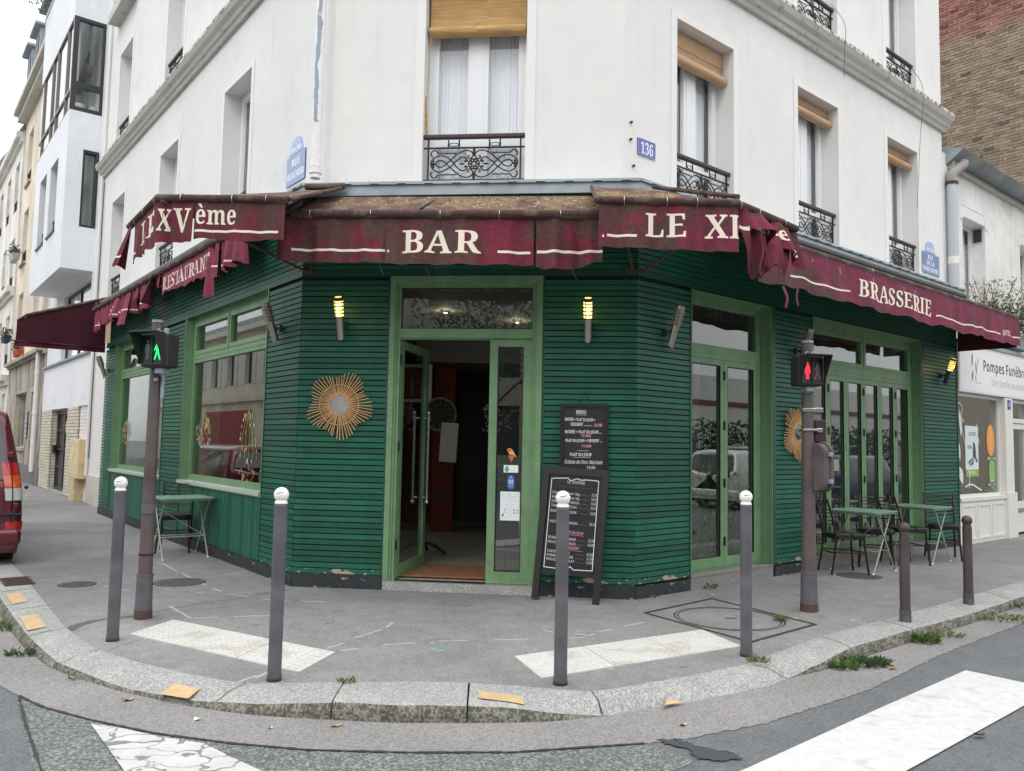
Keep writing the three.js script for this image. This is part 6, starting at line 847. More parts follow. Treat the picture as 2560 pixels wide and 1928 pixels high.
// --- white modern house with a projecting upper part and a brick gateway
{
  const H = house('modern_house', 'white modern house with a boxed-out upper floor and corner bay window, left of the bar', fp('LU', 15.4, 0, 0)), f = 'LU', wall = std({ map: plaster([232, 235, 238], 901), roughness: 0.85 });
  houseWall(H, f, 12.13, 18.8, 2.2, 3.4, [], wall, 0.05, 0.3); houseWall(H, f, 12.13, 18.8, 3.4, 13.4, [[12.9, 16.5, 3.5, 5.25]], wall, 0, 0.3);
  mesh('ledge', [span(-18.8, -12.2, 3.4, 3.45, 0, 0.12)], M.zinc, hpart('ledge', H, f)); simpleWindow(H, f, [12.9, 16.5, 3.5, 5.25], 0, { frame: M.darkGrey, curtain: false, deep: 0.1 });
  // boxed-out part, built as walls with openings
  const e = 0.69, s0 = 12.81, s1 = 17.74, y0 = 5.38, y1 = 13.35, O = hpart('oriel', H, f);
  const slots = [[13.98, 15.1, 6.5, 8.31], [15.72, 16.82, 6.5, 8.36]], bay = [s0 + 0.0, s1 - 0.02, 9.15, 11.44];
  const [a, b] = sx(f, s0, s1);
  mesh('lower_front', [slab([[a, y0], [b, y0], [b, 9.15], [a, 9.15]], slots.map(([p, q, y, Y]) => rect(-q, -p, y, Y)), 0.25, e - 0.25)], wall, O); mesh('upper_front', [span(a, b, 11.44, y1, e - 0.25, e)], wall, O);
  mesh('side', [span(b - 0.25, b, 6.4 - 1.02, 6.4, 0.0, e - 0.25), span(b - 0.25, b, 8.26, 9.15, 0.0, e - 0.25), span(b - 0.25, b, 6.4, 8.26, 0.35, e - 0.25), span(b - 0.25, b, 11.44, y1, 0, e - 0.25), span(a, a + 0.25, y0, y1, 0, e - 0.25), span(a + 0.25, b - 0.25, y0, y0 + 0.12, 0, e - 0.25), span(a, b, y1 - 0.001, y1 + 0.05, -0.3, e + 0.03), span(a + 0.25, b - 0.25, 9.0, 9.149, 0, e - 0.25), span(a + 0.25, b - 0.25, 11.441, 11.55, 0, e - 0.25)], wall, O);
  const dk = std({ color: lin(0.03, 0.032, 0.036), roughness: 0.4 }), bronze = std({ color: lin(0.25, 0.2, 0.19), roughness: 0.4 });
  const SW = hpart('tall_window', H, f); mesh('frame', [span(b - 0.2, b - 0.02, 6.41, 8.25, 0.02, 0.07), span(b - 0.2, b - 0.02, 6.41, 8.25, 0.3, 0.34), span(b - 0.2, b - 0.02, 6.41, 6.46, 0.07, 0.3), span(b - 0.2, b - 0.02, 8.2, 8.25, 0.07, 0.3)], dk, SW); mesh('pane', [span(b - 0.12, b - 0.117, 6.46, 8.2, 0.07, 0.3)], GLASSUP, SW); mesh('curtain', [span(b - 0.24, b - 0.23, 6.4, 8.25, 0.02, 0.34)], std({ color: lin(0.2, 0.3, 0.25) }), SW);
  // the glazed corner bay
  const BW = hpart('bay_window', H, f); mesh('side_frame', [span(b - 0.12, b, 9.15, 11.44, e - 0.11, e - 0.002), span(b - 0.1, b, 9.15, 11.44, 0.001, 0.06), span(b - 0.1, b, 9.15, 9.25, 0.06, e - 0.11), span(b - 0.1, b, 11.36, 11.44, 0.06, e - 0.11), span(b - 0.1, b, 9.72, 9.86, 0.06, e - 0.11), span(b - 0.14, b - 0.1, 9.2, 11.4, 0.28, 0.36)], dk, BW); mesh('side_pane', [span(b - 0.06, b - 0.057, 9.25, 9.72, 0.06, e - 0.11), span(b - 0.06, b - 0.057, 9.86, 11.36, 0.06, e - 0.11)], GLASSUP, BW);
  const ms = [12.93, 13.55, 13.68, 14.95, 15.1, 15.75, 15.9, 17.2, 17.35, 17.7]; mesh('front_frame', [span(a, b - 0.12, 9.15, 9.2, e - 0.08, e), span(a, b - 0.12, 11.39, 11.44, e - 0.08, e), span(a, b - 0.12, 9.66, 9.72, e - 0.06, e - 0.002), ...[13.6, 14.98, 15.78, 17.24].flatMap((s) => [span(-s - 0.035, -s, 9.2, 11.39, e - 0.08, e + 0.003)])], bronze, BW);
  const px = [b - 0.12, -13.6, -13.65, -14.98, -15.03, -15.78, -15.83, -17.24, -17.29, a + 0.02]; for (let i = 0; i < px.length; i += 2) { mesh('front_pane', [span(px[i + 1], px[i], 9.72, 11.39, e - 0.04, e - 0.037)], M.glassShop, BW); mesh('front_pane', [span(px[i + 1], px[i], 9.2, 9.66, e - 0.04, e - 0.037)], M.glassShop, BW); }
  mesh('blind', [span(a + 0.3, b - 0.3, 9.9, 11.4, e - 0.2, e - 0.18)], std({ color: lin(0.5, 0.5, 0.5) }), BW); mesh('ornament', [new THREE.SphereGeometry(0.12, 12, 8).scale(1, 0.8, 1).translate(b - 0.3, 9.36, 0.45), new THREE.ConeGeometry(0.05, 0.3, 10).translate(b - 0.28, 9.45, 0.32), new THREE.SphereGeometry(0.09, 10, 8).translate(b - 0.28, 9.35, 0.16)], M.ball, BW); mesh('room_back', [span(a + 0.25, b - 0.5, 9.15, 11.44, -0.2, -0.18)], M.darkGrey, BW);
  for (const w of slots) { const [p, q] = [-w[1], -w[0]], g = hpart('window', H, f); mesh('frame', frame(p, q, w[2], w[3], 0.05, e - 0.24, e - 0.2), dk, g); mesh('pane', [span(p + 0.05, q - 0.05, w[2] + 0.05, w[3] - 0.05, e - 0.225, e - 0.222)], GLASSUP, g); mesh('room_back', [span(p, q, w[2], w[3], e - 0.5, e - 0.48)], M.darkGrey, g); mesh('sill', [span(p - 0.03, q + 0.03, w[2] - 0.05, w[2], e - 0.2, e + 0.04)], dk, g); mesh('railing', [span(p, q, w[2] + 0.4, w[2] + 0.44, e - 0.14, e - 0.11), ...Array.from({ length: 8 }, (_, i) => span(p + (i + 0.5) * (q - p) / 8 - 0.01, p + (i + 0.5) * (q - p) / 8 + 0.01, w[2], w[2] + 0.4, e - 0.135, e - 0.115))], M.iron, g); }
  // gateway of pale glazed brick
  const brickG = muv(rbx(0.215, 0.068, 0.1, 0.006, 0, 0, 0, 1)), bm = [[214, 208, 186], [202, 196, 174], [222, 216, 198]].map((c, i) => std({ map: PAINT(c, 921 + i), roughness: 0.5 })), mortar = std({ color: lin(0.2, 0.19, 0.175), roughness: 0.95 });
  const pillar = (s0, s1, dep) => { const [p, q] = [-s1, -s0], g = hpart('brick_pillar', H, f); mesh('mortar', [span(p + 0.012, q - 0.012, -0.02, 2.19, -dep + 0.012, 0.038)], mortar, g); const n = max(1, Math.round((q - p) / 0.228)), w = (q - p) / n; for (let r = 0; r < 27; r++) { const y = 0.05 + r * 0.081; for (let i = -1; i < n; i++) { let x0 = p + (i + (r % 2 ? 0.5 : 0)) * w, x1 = x0 + w; x0 = max(x0, p); x1 = min(x1, q); if (x1 - x0 < 0.03) continue; const m = mesh('brick', brickG, bm[floor(rnd() * 3)], g); m.scale.set((x1 - x0 - 0.012) / 0.215, 1, 0.4); m.position.set((x0 + x1) / 2, y, 0.03); } for (const [X, k] of [[q - 0.006, 1]]) { const nn = Math.round(dep / 0.228) || 1, ww = dep / nn; for (let i = 0; i < nn; i++) { const m = mesh('brick', brickG, bm[floor(rnd() * 3)], g); m.scale.set((ww - 0.012) / 0.215, 1, 0.25); m.rotation.y = PI / 2; m.position.set(X, y, 0.0 - (i + 0.5) * ww); } } } };
  pillar(13.35, 14.72, 0.2); pillar(17.1, 18.75, 0.2);
  { const g = hpart('painted_brick', H, f); houseWall(H, f, 12.13, 13.3, -0.02, 2.2, [], std({ map: plaster([226, 222, 214], 931, 2) }), 0.0, 0.3); const R = muv(rbx(0.25, 0.068, 0.02, 0.004, 0, 0, 0, 1)); for (let r = 18; r < 27; r++) for (let i = 0; i < 4; i++) mesh('brick', R, M.whiteCool, g).position.set(-13.25 + 0.13 + i * 0.27 + (r % 2) * 0.1, 0.05 + r * 0.081, 0.005); }
  const GA = hpart('gate', H, f), gz = -0.16; mesh('frame', [...frame(-17.1, -14.72, 0.02, 2.15, 0.09, gz, gz + 0.06), span(-15.95, -15.87, 0.1, 2.06, gz, gz + 0.065), ...[0.62, 1.1, 1.6].map((y) => span(-17.0, -14.82, y, y + 0.05, gz + 0.003, gz + 0.05))], M.darkGrey, GA); mesh('panel', [span(-17.0, -14.82, 0.1, 2.06, gz, gz + 0.012)], std({ color: lin(0.035, 0.037, 0.042), roughness: 0.35 }), GA); mesh('lock_box', [rbx(0.2, 0.2, 0.1, 0.02, -17.0, 1.12, gz + 0.1)], M.iron, GA); mesh('soffit', [span(-18.8, -13.3, 2.19, 2.2, -0.45, 0.05)], M.trim, GA); mesh('gate_step', [span(-17.1, -14.72, -0.05, 0.03, -0.45, 0.1)], M.kerb, GA);
  { const S = thing('round_sign', 'round no-entry style sign with a pale red ring on the dark gate', 'sign', fp(f, 15.5, 1.72, -0.085), fr(f)); const [g, m] = print(0.42, 0.42, 200, (x, w) => { x.fillStyle = '#2a2b2e'; x.fillRect(0, 0, w, w); x.fillStyle = '#c98476'; x.beginPath(); x.arc(w / 2, w / 2, 98, 0, 7); x.fill(); x.fillStyle = '#dcb9ac'; x.beginPath(); x.arc(w / 2, w / 2, 74, 0, 7); x.fill(); x.fillStyle = '#b35f52'; x.fillRect(w * 0.42, w * 0.25, w * 0.16, w * 0.5); }); mesh('disc', new THREE.CircleGeometry(0.2, 32), m, S); }
  { const S = thing('meter_cabinet', 'cream two-door meter cabinet standing against the white wall by the gateway', 'cabinet', fp(f, 12.62, 0, 0.1), fr(f)); mesh('cabinet_body', [rbx(1.0, 0.9, 0.2, 0.01, 0, 0.97, 0)], std({ map: PAINT([222, 200, 158], 941), roughness: 0.6 }), S); mesh('door', [rbx(0.48, 0.86, 0.012, 0.004, -0.247, 0.97, 0.102), rbx(0.48, 0.86, 0.012, 0.004, 0.247, 0.97, 0.102)], std({ map: PAINT([226, 205, 164], 943), roughness: 0.6 }), S); mesh('pedestal', [bx(0.6, 0.54, 0.2, -0.15, 0.26, 0)], std({ map: PAINT([206, 188, 152], 945) }), S); }
  mesh('stone_foot', [span(-12.0, -9.35, -0.05, 0.62, -0.02, 0.04)], M.cornice, fpart('stone_foot', B, f));
  mesh('downpipe', [cyl(0.035, 0.035, 15, 10, -12.02, 0.6, 0.05)], M.trim, fpart('side_pipe', B, f)); mesh('cable', [tube(Array.from({ length: 16 }, (_, i) => [-11.9 + 0.01 * sin(i * 2), 7.3 - i * 0.42, 0.03]), 0.012, 40, 5)], M.post, fpart('wall_cable', B, f));
}
// --- old stone house with mansard roof and dormers
{
  const H = house('old_house', 'beige plastered old house with stone ground floor and slate mansard dormers', fp('LU', 23, 0, 0)), f = 'LU', bg = stone([238, 226, 206], 951, 0.15), st = stone([182, 174, 160], 955, 0.9);
  const gw = [[22.45, 25.1, 1.05, 2.9]], uw = [[25.0, 26.2, 10.7, 12.7], [25.0, 26.2, 7.7, 9.7], [25.0, 26.2, 4.75, 6.6], [21.2, 22.4, 4.75, 6.6], [21.2, 22.4, 7.7, 9.7], [21.2, 22.4, 10.7, 12.7], [19.2, 20.1, 4.75, 6.3]];
  houseWall(H, f, 18.82, 27.25, -0.1, 4.0, [...gw, [20.9, 21.4, 1.0, 2.85]], st, 0.02, 0.32); houseWall(H, f, 18.82, 27.25, 4.0, 13.6, uw, bg, 0, 0.3); uw.forEach((w, i) => simpleWindow(H, f, w, 0, { rail: i < 3, sill: st })); simpleWindow(H, f, gw[0], 0.02, { sill: st, curtain: false, frame: std({ color: lin(0.4, 0.36, 0.28) }) }); simpleWindow(H, f, [20.9, 21.4, 1.0, 2.85], 0.02, { single: 1, curtain: false, frame: M.post });
  mesh('cornice', [span(-27.25, -18.82, 3.98, 4.1, 0, 0.22), span(-27.25, -18.82, 3.9, 3.98, 0, 0.12)], st, hpart('ground_cornice', H, f)); mesh('plinth', [span(-27.25, -18.82, -0.1, 0.55, 0.02, 0.07)], stone([128, 122, 124], 957), hpart('plinth', H, f)); mesh('eaves', [span(-27.25, -18.82, 13.4, 13.62, 0, 0.3), span(-27.25, -18.82, 13.62, 13.8, 0, 0.45)], M.cornice, hpart('eaves', H, f));
  const rf = hpart('roof', H, f); mesh('slope', [slab([[0.25, 13.8], [-0.9, 16.6], [-5, 17.4], [-5, 13.6]], [], 8.4, 0).rotateY(-PI / 2).translate(-18.83, 0, 0)], std({ color: lin(0.2, 0.24, 0.28), roughness: 0.5, metalness: 0.2 }), rf);
  for (const s of [20.2, 22.4, 24.6, 26.6]) { mesh('dormer', [span(-s - 0.6, -s + 0.6, 13.9, 16.0, -1.4, 0.1), rbx(1.45, 0.14, 1.8, 0.05, -s, 16.05, -0.6)], std({ color: lin(0.34, 0.38, 0.42), roughness: 0.5 }), rf); mesh('dormer_window', [span(-s - 0.4, -s + 0.4, 14.15, 15.75, 0.1, 0.12)], M.darkGrey, rf); }
  mesh('chimney', [span(-20.6, -19.0, 15, 18.2, -3, -1.6), span(-20.7, -18.9, 18.2, 18.5, -3.1, -1.5), span(-26.9, -25.4, 15, 18.6, -3, -1.6), span(-27, -25.3, 18.6, 18.9, -3.1, -1.5)], bg, rf);
  mesh('downpipe', [cyl(0.07, 0.07, 3.6, 12, -19.6, 0.4, 0.12), cyl(0.085, 0.08, 0.1, 12, -19.6, 3.3, 0.12), cyl(0.085, 0.08, 0.1, 12, -19.6, 2.1, 0.12), cyl(0.075, 0.075, 9.6, 12, -19.4, 4.1, 0.13)], M.trim, hpart('downpipe', H, f));
  const [g, m] = print(0.5, 0.9, 200, (x, w, h) => { x.fillStyle = '#b9b7c2'; x.fillRect(0, 0, w, h); x.fillStyle = '#7d83a8'; for (let i = 0; i < 5; i++) x.fillRect(20, 30 + i * 64, 150 - (i % 2) * 30, 36); }); const S = thing('wall_notice', 'small blue grey notice on the old stone wall by its drainpipe', 'notice', fp(f, 21.9, 1.85, 0.06), fr(f)); mesh('sheet', g, m, S);
}
// flower boxes on the old house
function plantBox(f, s, y, o, w, label, col, n) { const S = thing('flower_box', label, 'flower box', fp(f, s, y, o), fr(f)); mesh('box', [slab([[-0.09, 0], [0.09, 0], [0.13, 0.22], [-0.13, 0.22]], [], w, -w / 2).rotateY(PI / 2)], col, S); mesh('leaf_mass', [leaves(n, () => [rr(-w / 2, w / 2), 0.22 + rr(0, 0.22), rr(-0.12, 0.14), rr(-1, 1), rr(0, 1), rr(-1, 1)], 0.05, 0.12)], M.leaf[0], S); mesh('flower', [leaves(n / 3, () => [rr(-w / 2, w / 2), 0.3 + rr(0, 0.2), rr(-0.1, 0.2), rr(-1, 1), rr(0, 1), rr(-1, 1)], 0.06, 0.07)], std({ color: lin(0.35, 0.16, 0.3), ...both }), S); }
plantBox('LU', 25.6, 7.75, 0.28, 1.1, 'grey flower box with purple flowers high on the beige old house', M.zinc, 160); plantBox('LU', 26.4, 4.85, 0.3, 0.9, 'dark blue flower box low on the beige old house', std({ color: lin(0.02, 0.03, 0.07) }), 90); plantBox('LU', 24.4, 4.2, 0.1, 1.0, 'row of small potted plants on the ledge of the stone ground floor', std({ color: lin(0.4, 0.06, 0.03) }), 120);
{ const T = thing('roof_shrub', 'twiggy shrub growing over the roof edge at the top left', 'shrub', fp('LU', 16.9, 13.35, 0.5)); mesh('twigs', Array.from({ length: 14 }, () => bar([rr(-0.2, 0.2), 0, rr(-0.2, 0.2)], [rr(-0.7, 0.7), rr(0.3, 1.0), rr(-0.4, 0.7)], 0.008, 4)), M.post, T); mesh('foliage', [leaves(420, () => [rr(-0.8, 0.8), rr(0, 1.0), rr(-0.4, 0.8), rr(-1, 1), rr(-0.5, 1), rr(-1, 1)], 0.05, 0.1)], M.leaf[2], T); }
// --- cream houses farther down the street
{
  const mk = (label, s0, s1, top, col, seed, cor) => { const H = house('street_house', label, fp('LU', (s0 + s1) / 2, 0, 0)), f = 'LU', m = stone(col, seed, 0.25), hs = []; for (let s = s0 + 0.8; s < s1 - 1.4; s += 2.6) for (let k = 0; k < 5; k++) { const y = 0.9 + k * 3.05; if (y + 2 < top - 0.5) hs.push([s, s + 1.15, y + (k ? 0.2 : 0.4), y + 2.15]); } houseWall(H, f, s0, s1, -0.1, top, hs, m, 0.05, 0.3); hs.forEach((w, i) => simpleWindow(H, f, w, 0.05, { rail: i % 5 > 0, curtain: false, deep: 0.16 })); for (const y of cor) mesh('cornice', [span(-s1, -s0, y, y + 0.22, 0.05, 0.3), span(-s1, -s0, y - 0.15, y, 0.05, 0.16)], m, hpart('cornice', H, f)); const r = hpart('roof', H, f); mesh('slope', [slab([[0.2, top], [-1.2, top + 2.6], [-6, top + 3.2], [-6, top - 0.1]], [], s1 - s0, 0).rotateY(-PI / 2).translate(-s0, 0, 0)], std({ color: lin(0.22, 0.26, 0.3), roughness: 0.5 }), r); mesh('chimney', [span(-s0 - 2, -s0 - 0.4, top + 1, top + 4, -3, -1.8)], m, r); };
  mk('cream house with grey cornices beyond the beige old house', 27.3, 38, 13.2, [240, 237, 228], 961, [3.5, 6.9, 12.9]); mk('pale grey white house far down the left street', 38.1, 50, 14.4, [236, 235, 232], 965, [3.8, 13.9]); mk('cream house at the far end of the left street', 50.1, 66, 13.5, [232, 224, 208], 969, [3.6, 10]);
}
// --- right: shop in a low white house, brick party wall behind
{
  const H = house('low_house', 'low white house with a white shopfront right of the bar', fp('R', 10.5, 0, 0)), wm = std({ map: plaster([226, 226, 222], 971, 1.6), roughness: 0.9 }), f = 'RU';
  const uw = [[8.98, 10.02, 4.2, 5.93], [11.86, 12.9, 4.2, 5.93]]; houseWall(H, f, 8.16, 14.2, 3.3, 6.7, uw, wm, 0, 0.3);
  for (const w of uw) { simpleWindow(H, f, [w[0], w[1], w[2], w[3] - 0.2], 0, { deep: 0.22 }); const g = hpart('shutter_box', H, f); mesh('box', [rbx(w[1] - w[0] - 0.01, 0.2, 0.26, 0.02, (w[0] + w[1]) / 2, w[3] - 0.11, -0.12)], M.pvc, g); mesh('lintel_band', [span(w[0] - 0.12, w[0], w[3] - 0.26, w[3] - 0.08, 0, 0.015), span(w[1], w[1] + 0.12, w[3] - 0.26, w[3] - 0.08, 0, 0.015)], M.trim, g); mesh('vent_grille', [bx(0.012, 0.24, 0.14, w[1] - 0.02, w[3] - 0.36, -0.12)], M.railWood, g); }
  const gt = hpart('roof_gutter', H, f); mesh('gutter', [new THREE.CylinderGeometry(0.13, 0.13, 6, 20, 1, true, PI / 2, PI).rotateX(0).rotateZ(PI / 2).translate(11.45, 6.62, 0.2)], std({ color: lin(0.12, 0.14, 0.15), roughness: 0.6, metalness: 0.2, ...both }), gt); mesh('fascia', [span(8.4, 14.4, 6.45, 6.7, 0.003, 0.1)], M.cornice, gt); mesh('roof_slope', [slab([[0.3, 6.72], [-4, 8.0], [-4, 6.4], [0.0, 6.5]], [], 6.0, 0).rotateY(-PI / 2).translate(14.3, 0, 0)], M.zinc, hpart('roof', H, f));
  const dp = hpart('downpipe', H, f); mesh('pipe', [cyl(0.085, 0.085, 2.1, 18, 8.29, 4.1, 0.1)], std({ color: lin(0.5, 0.52, 0.55), roughness: 0.5 }), dp); mesh('bend', [tube([[8.29, 6.15, 0.1], [8.29, 6.28, 0.1], [8.4, 6.4, 0.14], [8.52, 6.5, 0.2], [8.54, 6.56, 0.2]], 0.085, 24, 14)], std({ color: lin(0.33, 0.3, 0.29), roughness: 0.7 }), dp); mesh('collar', [cyl(0.1, 0.1, 0.05, 18, 8.29, 6.12, 0.1)], M.rust, dp); mesh('white_band', [cyl(0.088, 0.088, 0.13, 18, 8.29, 4.72, 0.1)], M.trim, dp);
  // shopfront
  const S = hpart('shopfront', H, 'R'), ww = std({ color: lin(0.74, 0.73, 0.69), roughness: 0.5 });
  mesh('fascia_board', [span(7.87, 14.2, 2.5, 3.3, -0.2, 0.03)], M.pvc, S); mesh('flat_roof', [span(7.87, 14.2, 3.3, 3.36, -0.6, 0.06)], M.zinc, S);
  mesh('pilaster', [span(9.9, 10.28, 0.0, 2.49, -0.2, 0.02), span(9.86, 10.32, 0.0, 0.8, -0.2, 0.05), span(11.35, 11.7, 0, 2.49, -0.2, 0.02)], ww, S); mesh('stall_riser', [span(7.87, 9.86, 0.0, 0.7, -0.2, 0.0), span(7.87, 9.86, 0.7, 0.75, -0.2, 0.03)], ww, S);
  for (let i = 0; i < 3; i++) mesh('panel_moulding', frame(7.95 + i * 0.64, 8.53 + i * 0.64, 0.06, 0.64, 0.035, 0.0, 0.014), ww, S);
  mesh('window_frame', frame(7.87, 9.9, 0.75, 2.49, 0.05, -0.16, -0.08), ww, S); mesh('shop_pane', [span(7.92, 9.85, 0.8, 2.44, -0.12, -0.116)], M.glassShop, S); mesh('door_frame', [...frame(10.28, 11.35, 0.05, 2.49, 0.06, -0.16, -0.06), ...frame(10.36, 11.27, 0.06, 2.05, 0.1, -0.14, -0.07, 0.1, 0.55), span(10.34, 11.29, 2.06, 2.14, -0.15, -0.05)], ww, S); mesh('door_pane', [span(10.46, 11.17, 0.62, 1.95, -0.11, -0.107), span(10.34, 11.29, 2.14, 2.43, -0.11, -0.107)], M.glassShop, S); mesh('letter_slot', [rbx(0.3, 0.08, 0.02, 0.006, 10.8, 0.45, -0.06)], M.chrome, S);
  mesh('room', [span(7.9, 11.4, 0, 3.2, -2.6, -2.5), span(7.9, 11.4, -0.05, 0.0, -2.5, -0.2), span(7.9, 11.4, 3.2, 3.24, -2.5, -0.2), span(7.87, 7.9, 0, 3.2, -2.5, -0.2), span(11.4, 11.45, 0, 3.2, -2.5, -0.2)], std({ color: lin(0.12, 0.12, 0.12) }), S); mesh('display', [rbx(0.5, 0.7, 0.05, 0.02, 8.3, 1.05, -0.5), rbx(0.35, 0.3, 0.2, 0.02, 9.0, 0.95, -0.6), rbx(0.6, 0.25, 0.2, 0.05, 9.4, 0.93, -0.5)], std({ color: lin(0.08, 0.1, 0.14), roughness: 0.4 }), S);
  { const T = thing('shop_sign', 'white shop sign with a leaf emblem and the words Pompes Funèbres', 'shop sign', fp('R', 11.0, 2.52, 0.034), fr('R')); const [g, m] = print(6.2, 0.76, 2048, (x, w, h) => { x.fillStyle = '#eceeee'; x.fillRect(0, 0, w, h); const X = (s) => (s - 7.9) / 6.2 * w, Y = (y) => (3.28 - y) / 0.76 * h; const lf = (s, y, r, a, c) => { x.save(); x.translate(X(s), Y(y)); x.rotate(a); x.fillStyle = c; x.beginPath(); x.moveTo(0, -r); x.quadraticCurveTo(r * 0.55, -r * 0.2, 0, r); x.quadraticCurveTo(-r * 0.55, -r * 0.2, 0, -r); x.fill(); x.restore(); }; lf(8.42, 3.05, 44, 0.1, '#7d8488'); lf(8.58, 2.92, 44, -0.15, '#c98a63'); lf(8.66, 3.03, 30, 0.2, '#d49a72'); lf(8.42, 2.78, 34, 0.3, '#4c565c'); lf(8.56, 2.75, 22, -0.5, '#7d8488'); x.strokeStyle = '#7a8286'; x.lineWidth = 3; x.beginPath(); x.moveTo(X(8.5), Y(2.7)); x.quadraticCurveTo(X(8.62), Y(2.66), X(8.8), Y(2.68)); x.stroke(); x.fillStyle = '#3d454c'; x.font = 'bold 86px sans-serif'; x.textBaseline = 'alphabetic'; x.fillText('Pompes Funèbres', X(8.88), Y(2.9), X(11.55) - X(8.88)); x.font = '58px sans-serif'; x.fillStyle = '#a2a8ac'; x.fillText('Une famille au service des familles', X(9.25), Y(2.66), X(12.2) - X(9.25)); }, { roughness: 0.25 }); mesh('sign_face', g.translate(0, 0.38, 0), m, T); }
  { const T = thing('number_plaque', 'small purple house number plaque on the white pilaster of the shop', 'house number', fp('R', 10.09, 2.37, 0.024), fr('R')); const [g, m] = print(0.13, 0.17, 128, (x, w, h) => { x.fillStyle = '#59559a'; x.fillRect(0, 0, w, h); center(x, '13', w / 2, h / 2, 80); }); mesh('face', g.translate(0, 0, 0.006), m, T); mesh('plate', [bx(0.13, 0.17, 0.01)], M.darkGrey, T); }
  const film = std({ color: lin(0.72, 0.75, 0.77), roughness: 0.6 }), PZ = -0.112;
  { const T = thing('window_decal', 'white plant decal of leaves and stalk on the shop window', 'window decal', fp('R', 8.3, 0.8, PZ), fr('R')); const st = (pts, r) => tube(pts.map(([x, y]) => [x, y, 0.001]), r, 30, 5).scale(1, 1, 0.15); const lf = (x, y, w, h, a) => { const s = shape([[0, -h], [w * 0.6, -h * 0.3], [w * 0.7, h * 0.2], [w * 0.3, h * 0.7], [0, h], [-w * 0.5, h * 0.5], [-w * 0.4, 0.0], [-w * 0.3, -h * 0.5]]); return new THREE.ShapeGeometry(s).rotateZ(a).translate(x, y, 0.002); }; mesh('stalk', [st([[0.28, 0.1], [0.3, 0.35], [0.22, 0.7], [0.05, 1.0], [-0.02, 1.3]], 0.012), st([[-0.2, 1.35], [-0.1, 1.52], [0.04, 1.45], [0.02, 1.3], [0.12, 1.2]], 0.01), st([[0.26, 0.45], [0.5, 0.62]], 0.01), st([[0.1, 0.12], [0.35, 0.16], [0.8, 0.05]], 0.014), st([[0.62, 1.2], [0.7, 1.1], [0.62, 1.0], [0.75, 0.9], [0.6, 0.8]], 0.01)], film, T); mesh('leaf', [lf(-0.05, 1.18, 0.1, 0.24, 0.1), lf(-0.16, 0.75, 0.13, 0.2, 0.4), lf(-0.08, 0.32, 0.16, 0.18, 0.5), lf(0.5, 0.5, 0.1, 0.12, -0.6), lf(-0.2, 0.42, 0.1, 0.14, 1)], film, T); }
  const poster = (name, label, cat, s, y, w, h, draw, round, px = 256) => { const T = thing(name, label, cat, fp('R', s, y, PZ), fr('R')); const [g, m] = print(w, h, px, draw); let G1 = g; if (round) { G1 = new THREE.CircleGeometry(0.5, 36).scale(w, h, 1); } mesh('sheet', G1, m, T); };
  poster('shop_poster', 'white advertising poster with a black stone and green foot in the shop window', 'poster', 8.72, 1.52, 0.56, 0.86, (x, w, h) => { x.fillStyle = '#d8e4e4'; x.fillRect(0, 0, w, h); center(x, 'CATON', w * 0.55, h * 0.16, 42, 'sans-serif', '#4a5560'); center(x, '-10%', w * 0.3, h * 0.42, 44, 'sans-serif', '#3a434c'); x.fillStyle = '#454c58'; x.beginPath(); x.moveTo(w * 0.55, h * 0.62); x.lineTo(w * 0.6, h * 0.32); x.quadraticCurveTo(w * 0.8, h * 0.28, w * 0.82, h * 0.62); x.lineTo(w * 0.95, h * 0.7); x.lineTo(w * 0.3, h * 0.8); x.lineTo(w * 0.15, h * 0.72); x.fill(); x.fillStyle = '#8bab4e'; x.fillRect(0, h * 0.86, w, h * 0.14); x.fillStyle = '#dfe8c8'; x.fillRect(w * 0.2, h * 0.9, w * 0.6, 6); x.fillRect(w * 0.3, h * 0.94, w * 0.4, 5); });
  poster('round_sticker', 'orange oval sticker in the shop window', 'sticker', 9.56, 1.72, 0.36, 0.56, (x, w, h) => { x.fillStyle = '#e89a45'; x.fillRect(0, 0, w, h); x.strokeStyle = '#f3cfa0'; x.lineWidth = 9; for (let i = 0; i < 7; i++) { x.beginPath(); x.moveTo(w * 0.35 + 12 * sin(i), h * (0.15 + i * 0.1)); x.quadraticCurveTo(w * 0.6, h * (0.1 + i * 0.1), w * 0.65, h * (0.2 + i * 0.1)); x.stroke(); } }, true);
  poster('round_sticker', 'green oval sticker low in the shop window', 'sticker', 9.6, 1.15, 0.3, 0.56, (x, w, h) => { x.fillStyle = '#7fa65c'; x.fillRect(0, 0, w, h); x.strokeStyle = '#d3e4c4'; x.lineWidth = 10; x.beginPath(); x.ellipse(w / 2, h * 0.45, w * 0.22, h * 0.3, 0, 0, 7); x.stroke(); x.fillStyle = '#d3e4c4'; x.fillRect(w * 0.3, h * 0.75, w * 0.4, 8); for (let i = 0; i < 4; i++) x.fillRect(w * 0.42, h * (0.3 + i * 0.09), w * 0.16, 8); }, true);
  poster('window_lettering', 'white word MARBRERIE lettered low in the shop window', 'lettering', 9.58, 0.92 + 0.02, 0.42, 0.07, (x, w, h) => { x.fillStyle = '#3a4042'; x.fillRect(0, 0, w, h); center(x, 'MARBRERIE', w / 2, h / 2, 40, 'sans-serif', '#dfe4e4', w * 0.96); }); poster('window_lettering', 'white word PRÉVOYANCE lettered between the two oval shop stickers', 'lettering', 9.6, 1.4, 0.42, 0.07, (x, w, h) => { x.fillStyle = '#5a6466'; x.fillRect(0, 0, w, h); center(x, 'PRÉVOYANCE', w / 2, h / 2, 38, 'sans-serif', '#dfe4e4', w * 0.96); });
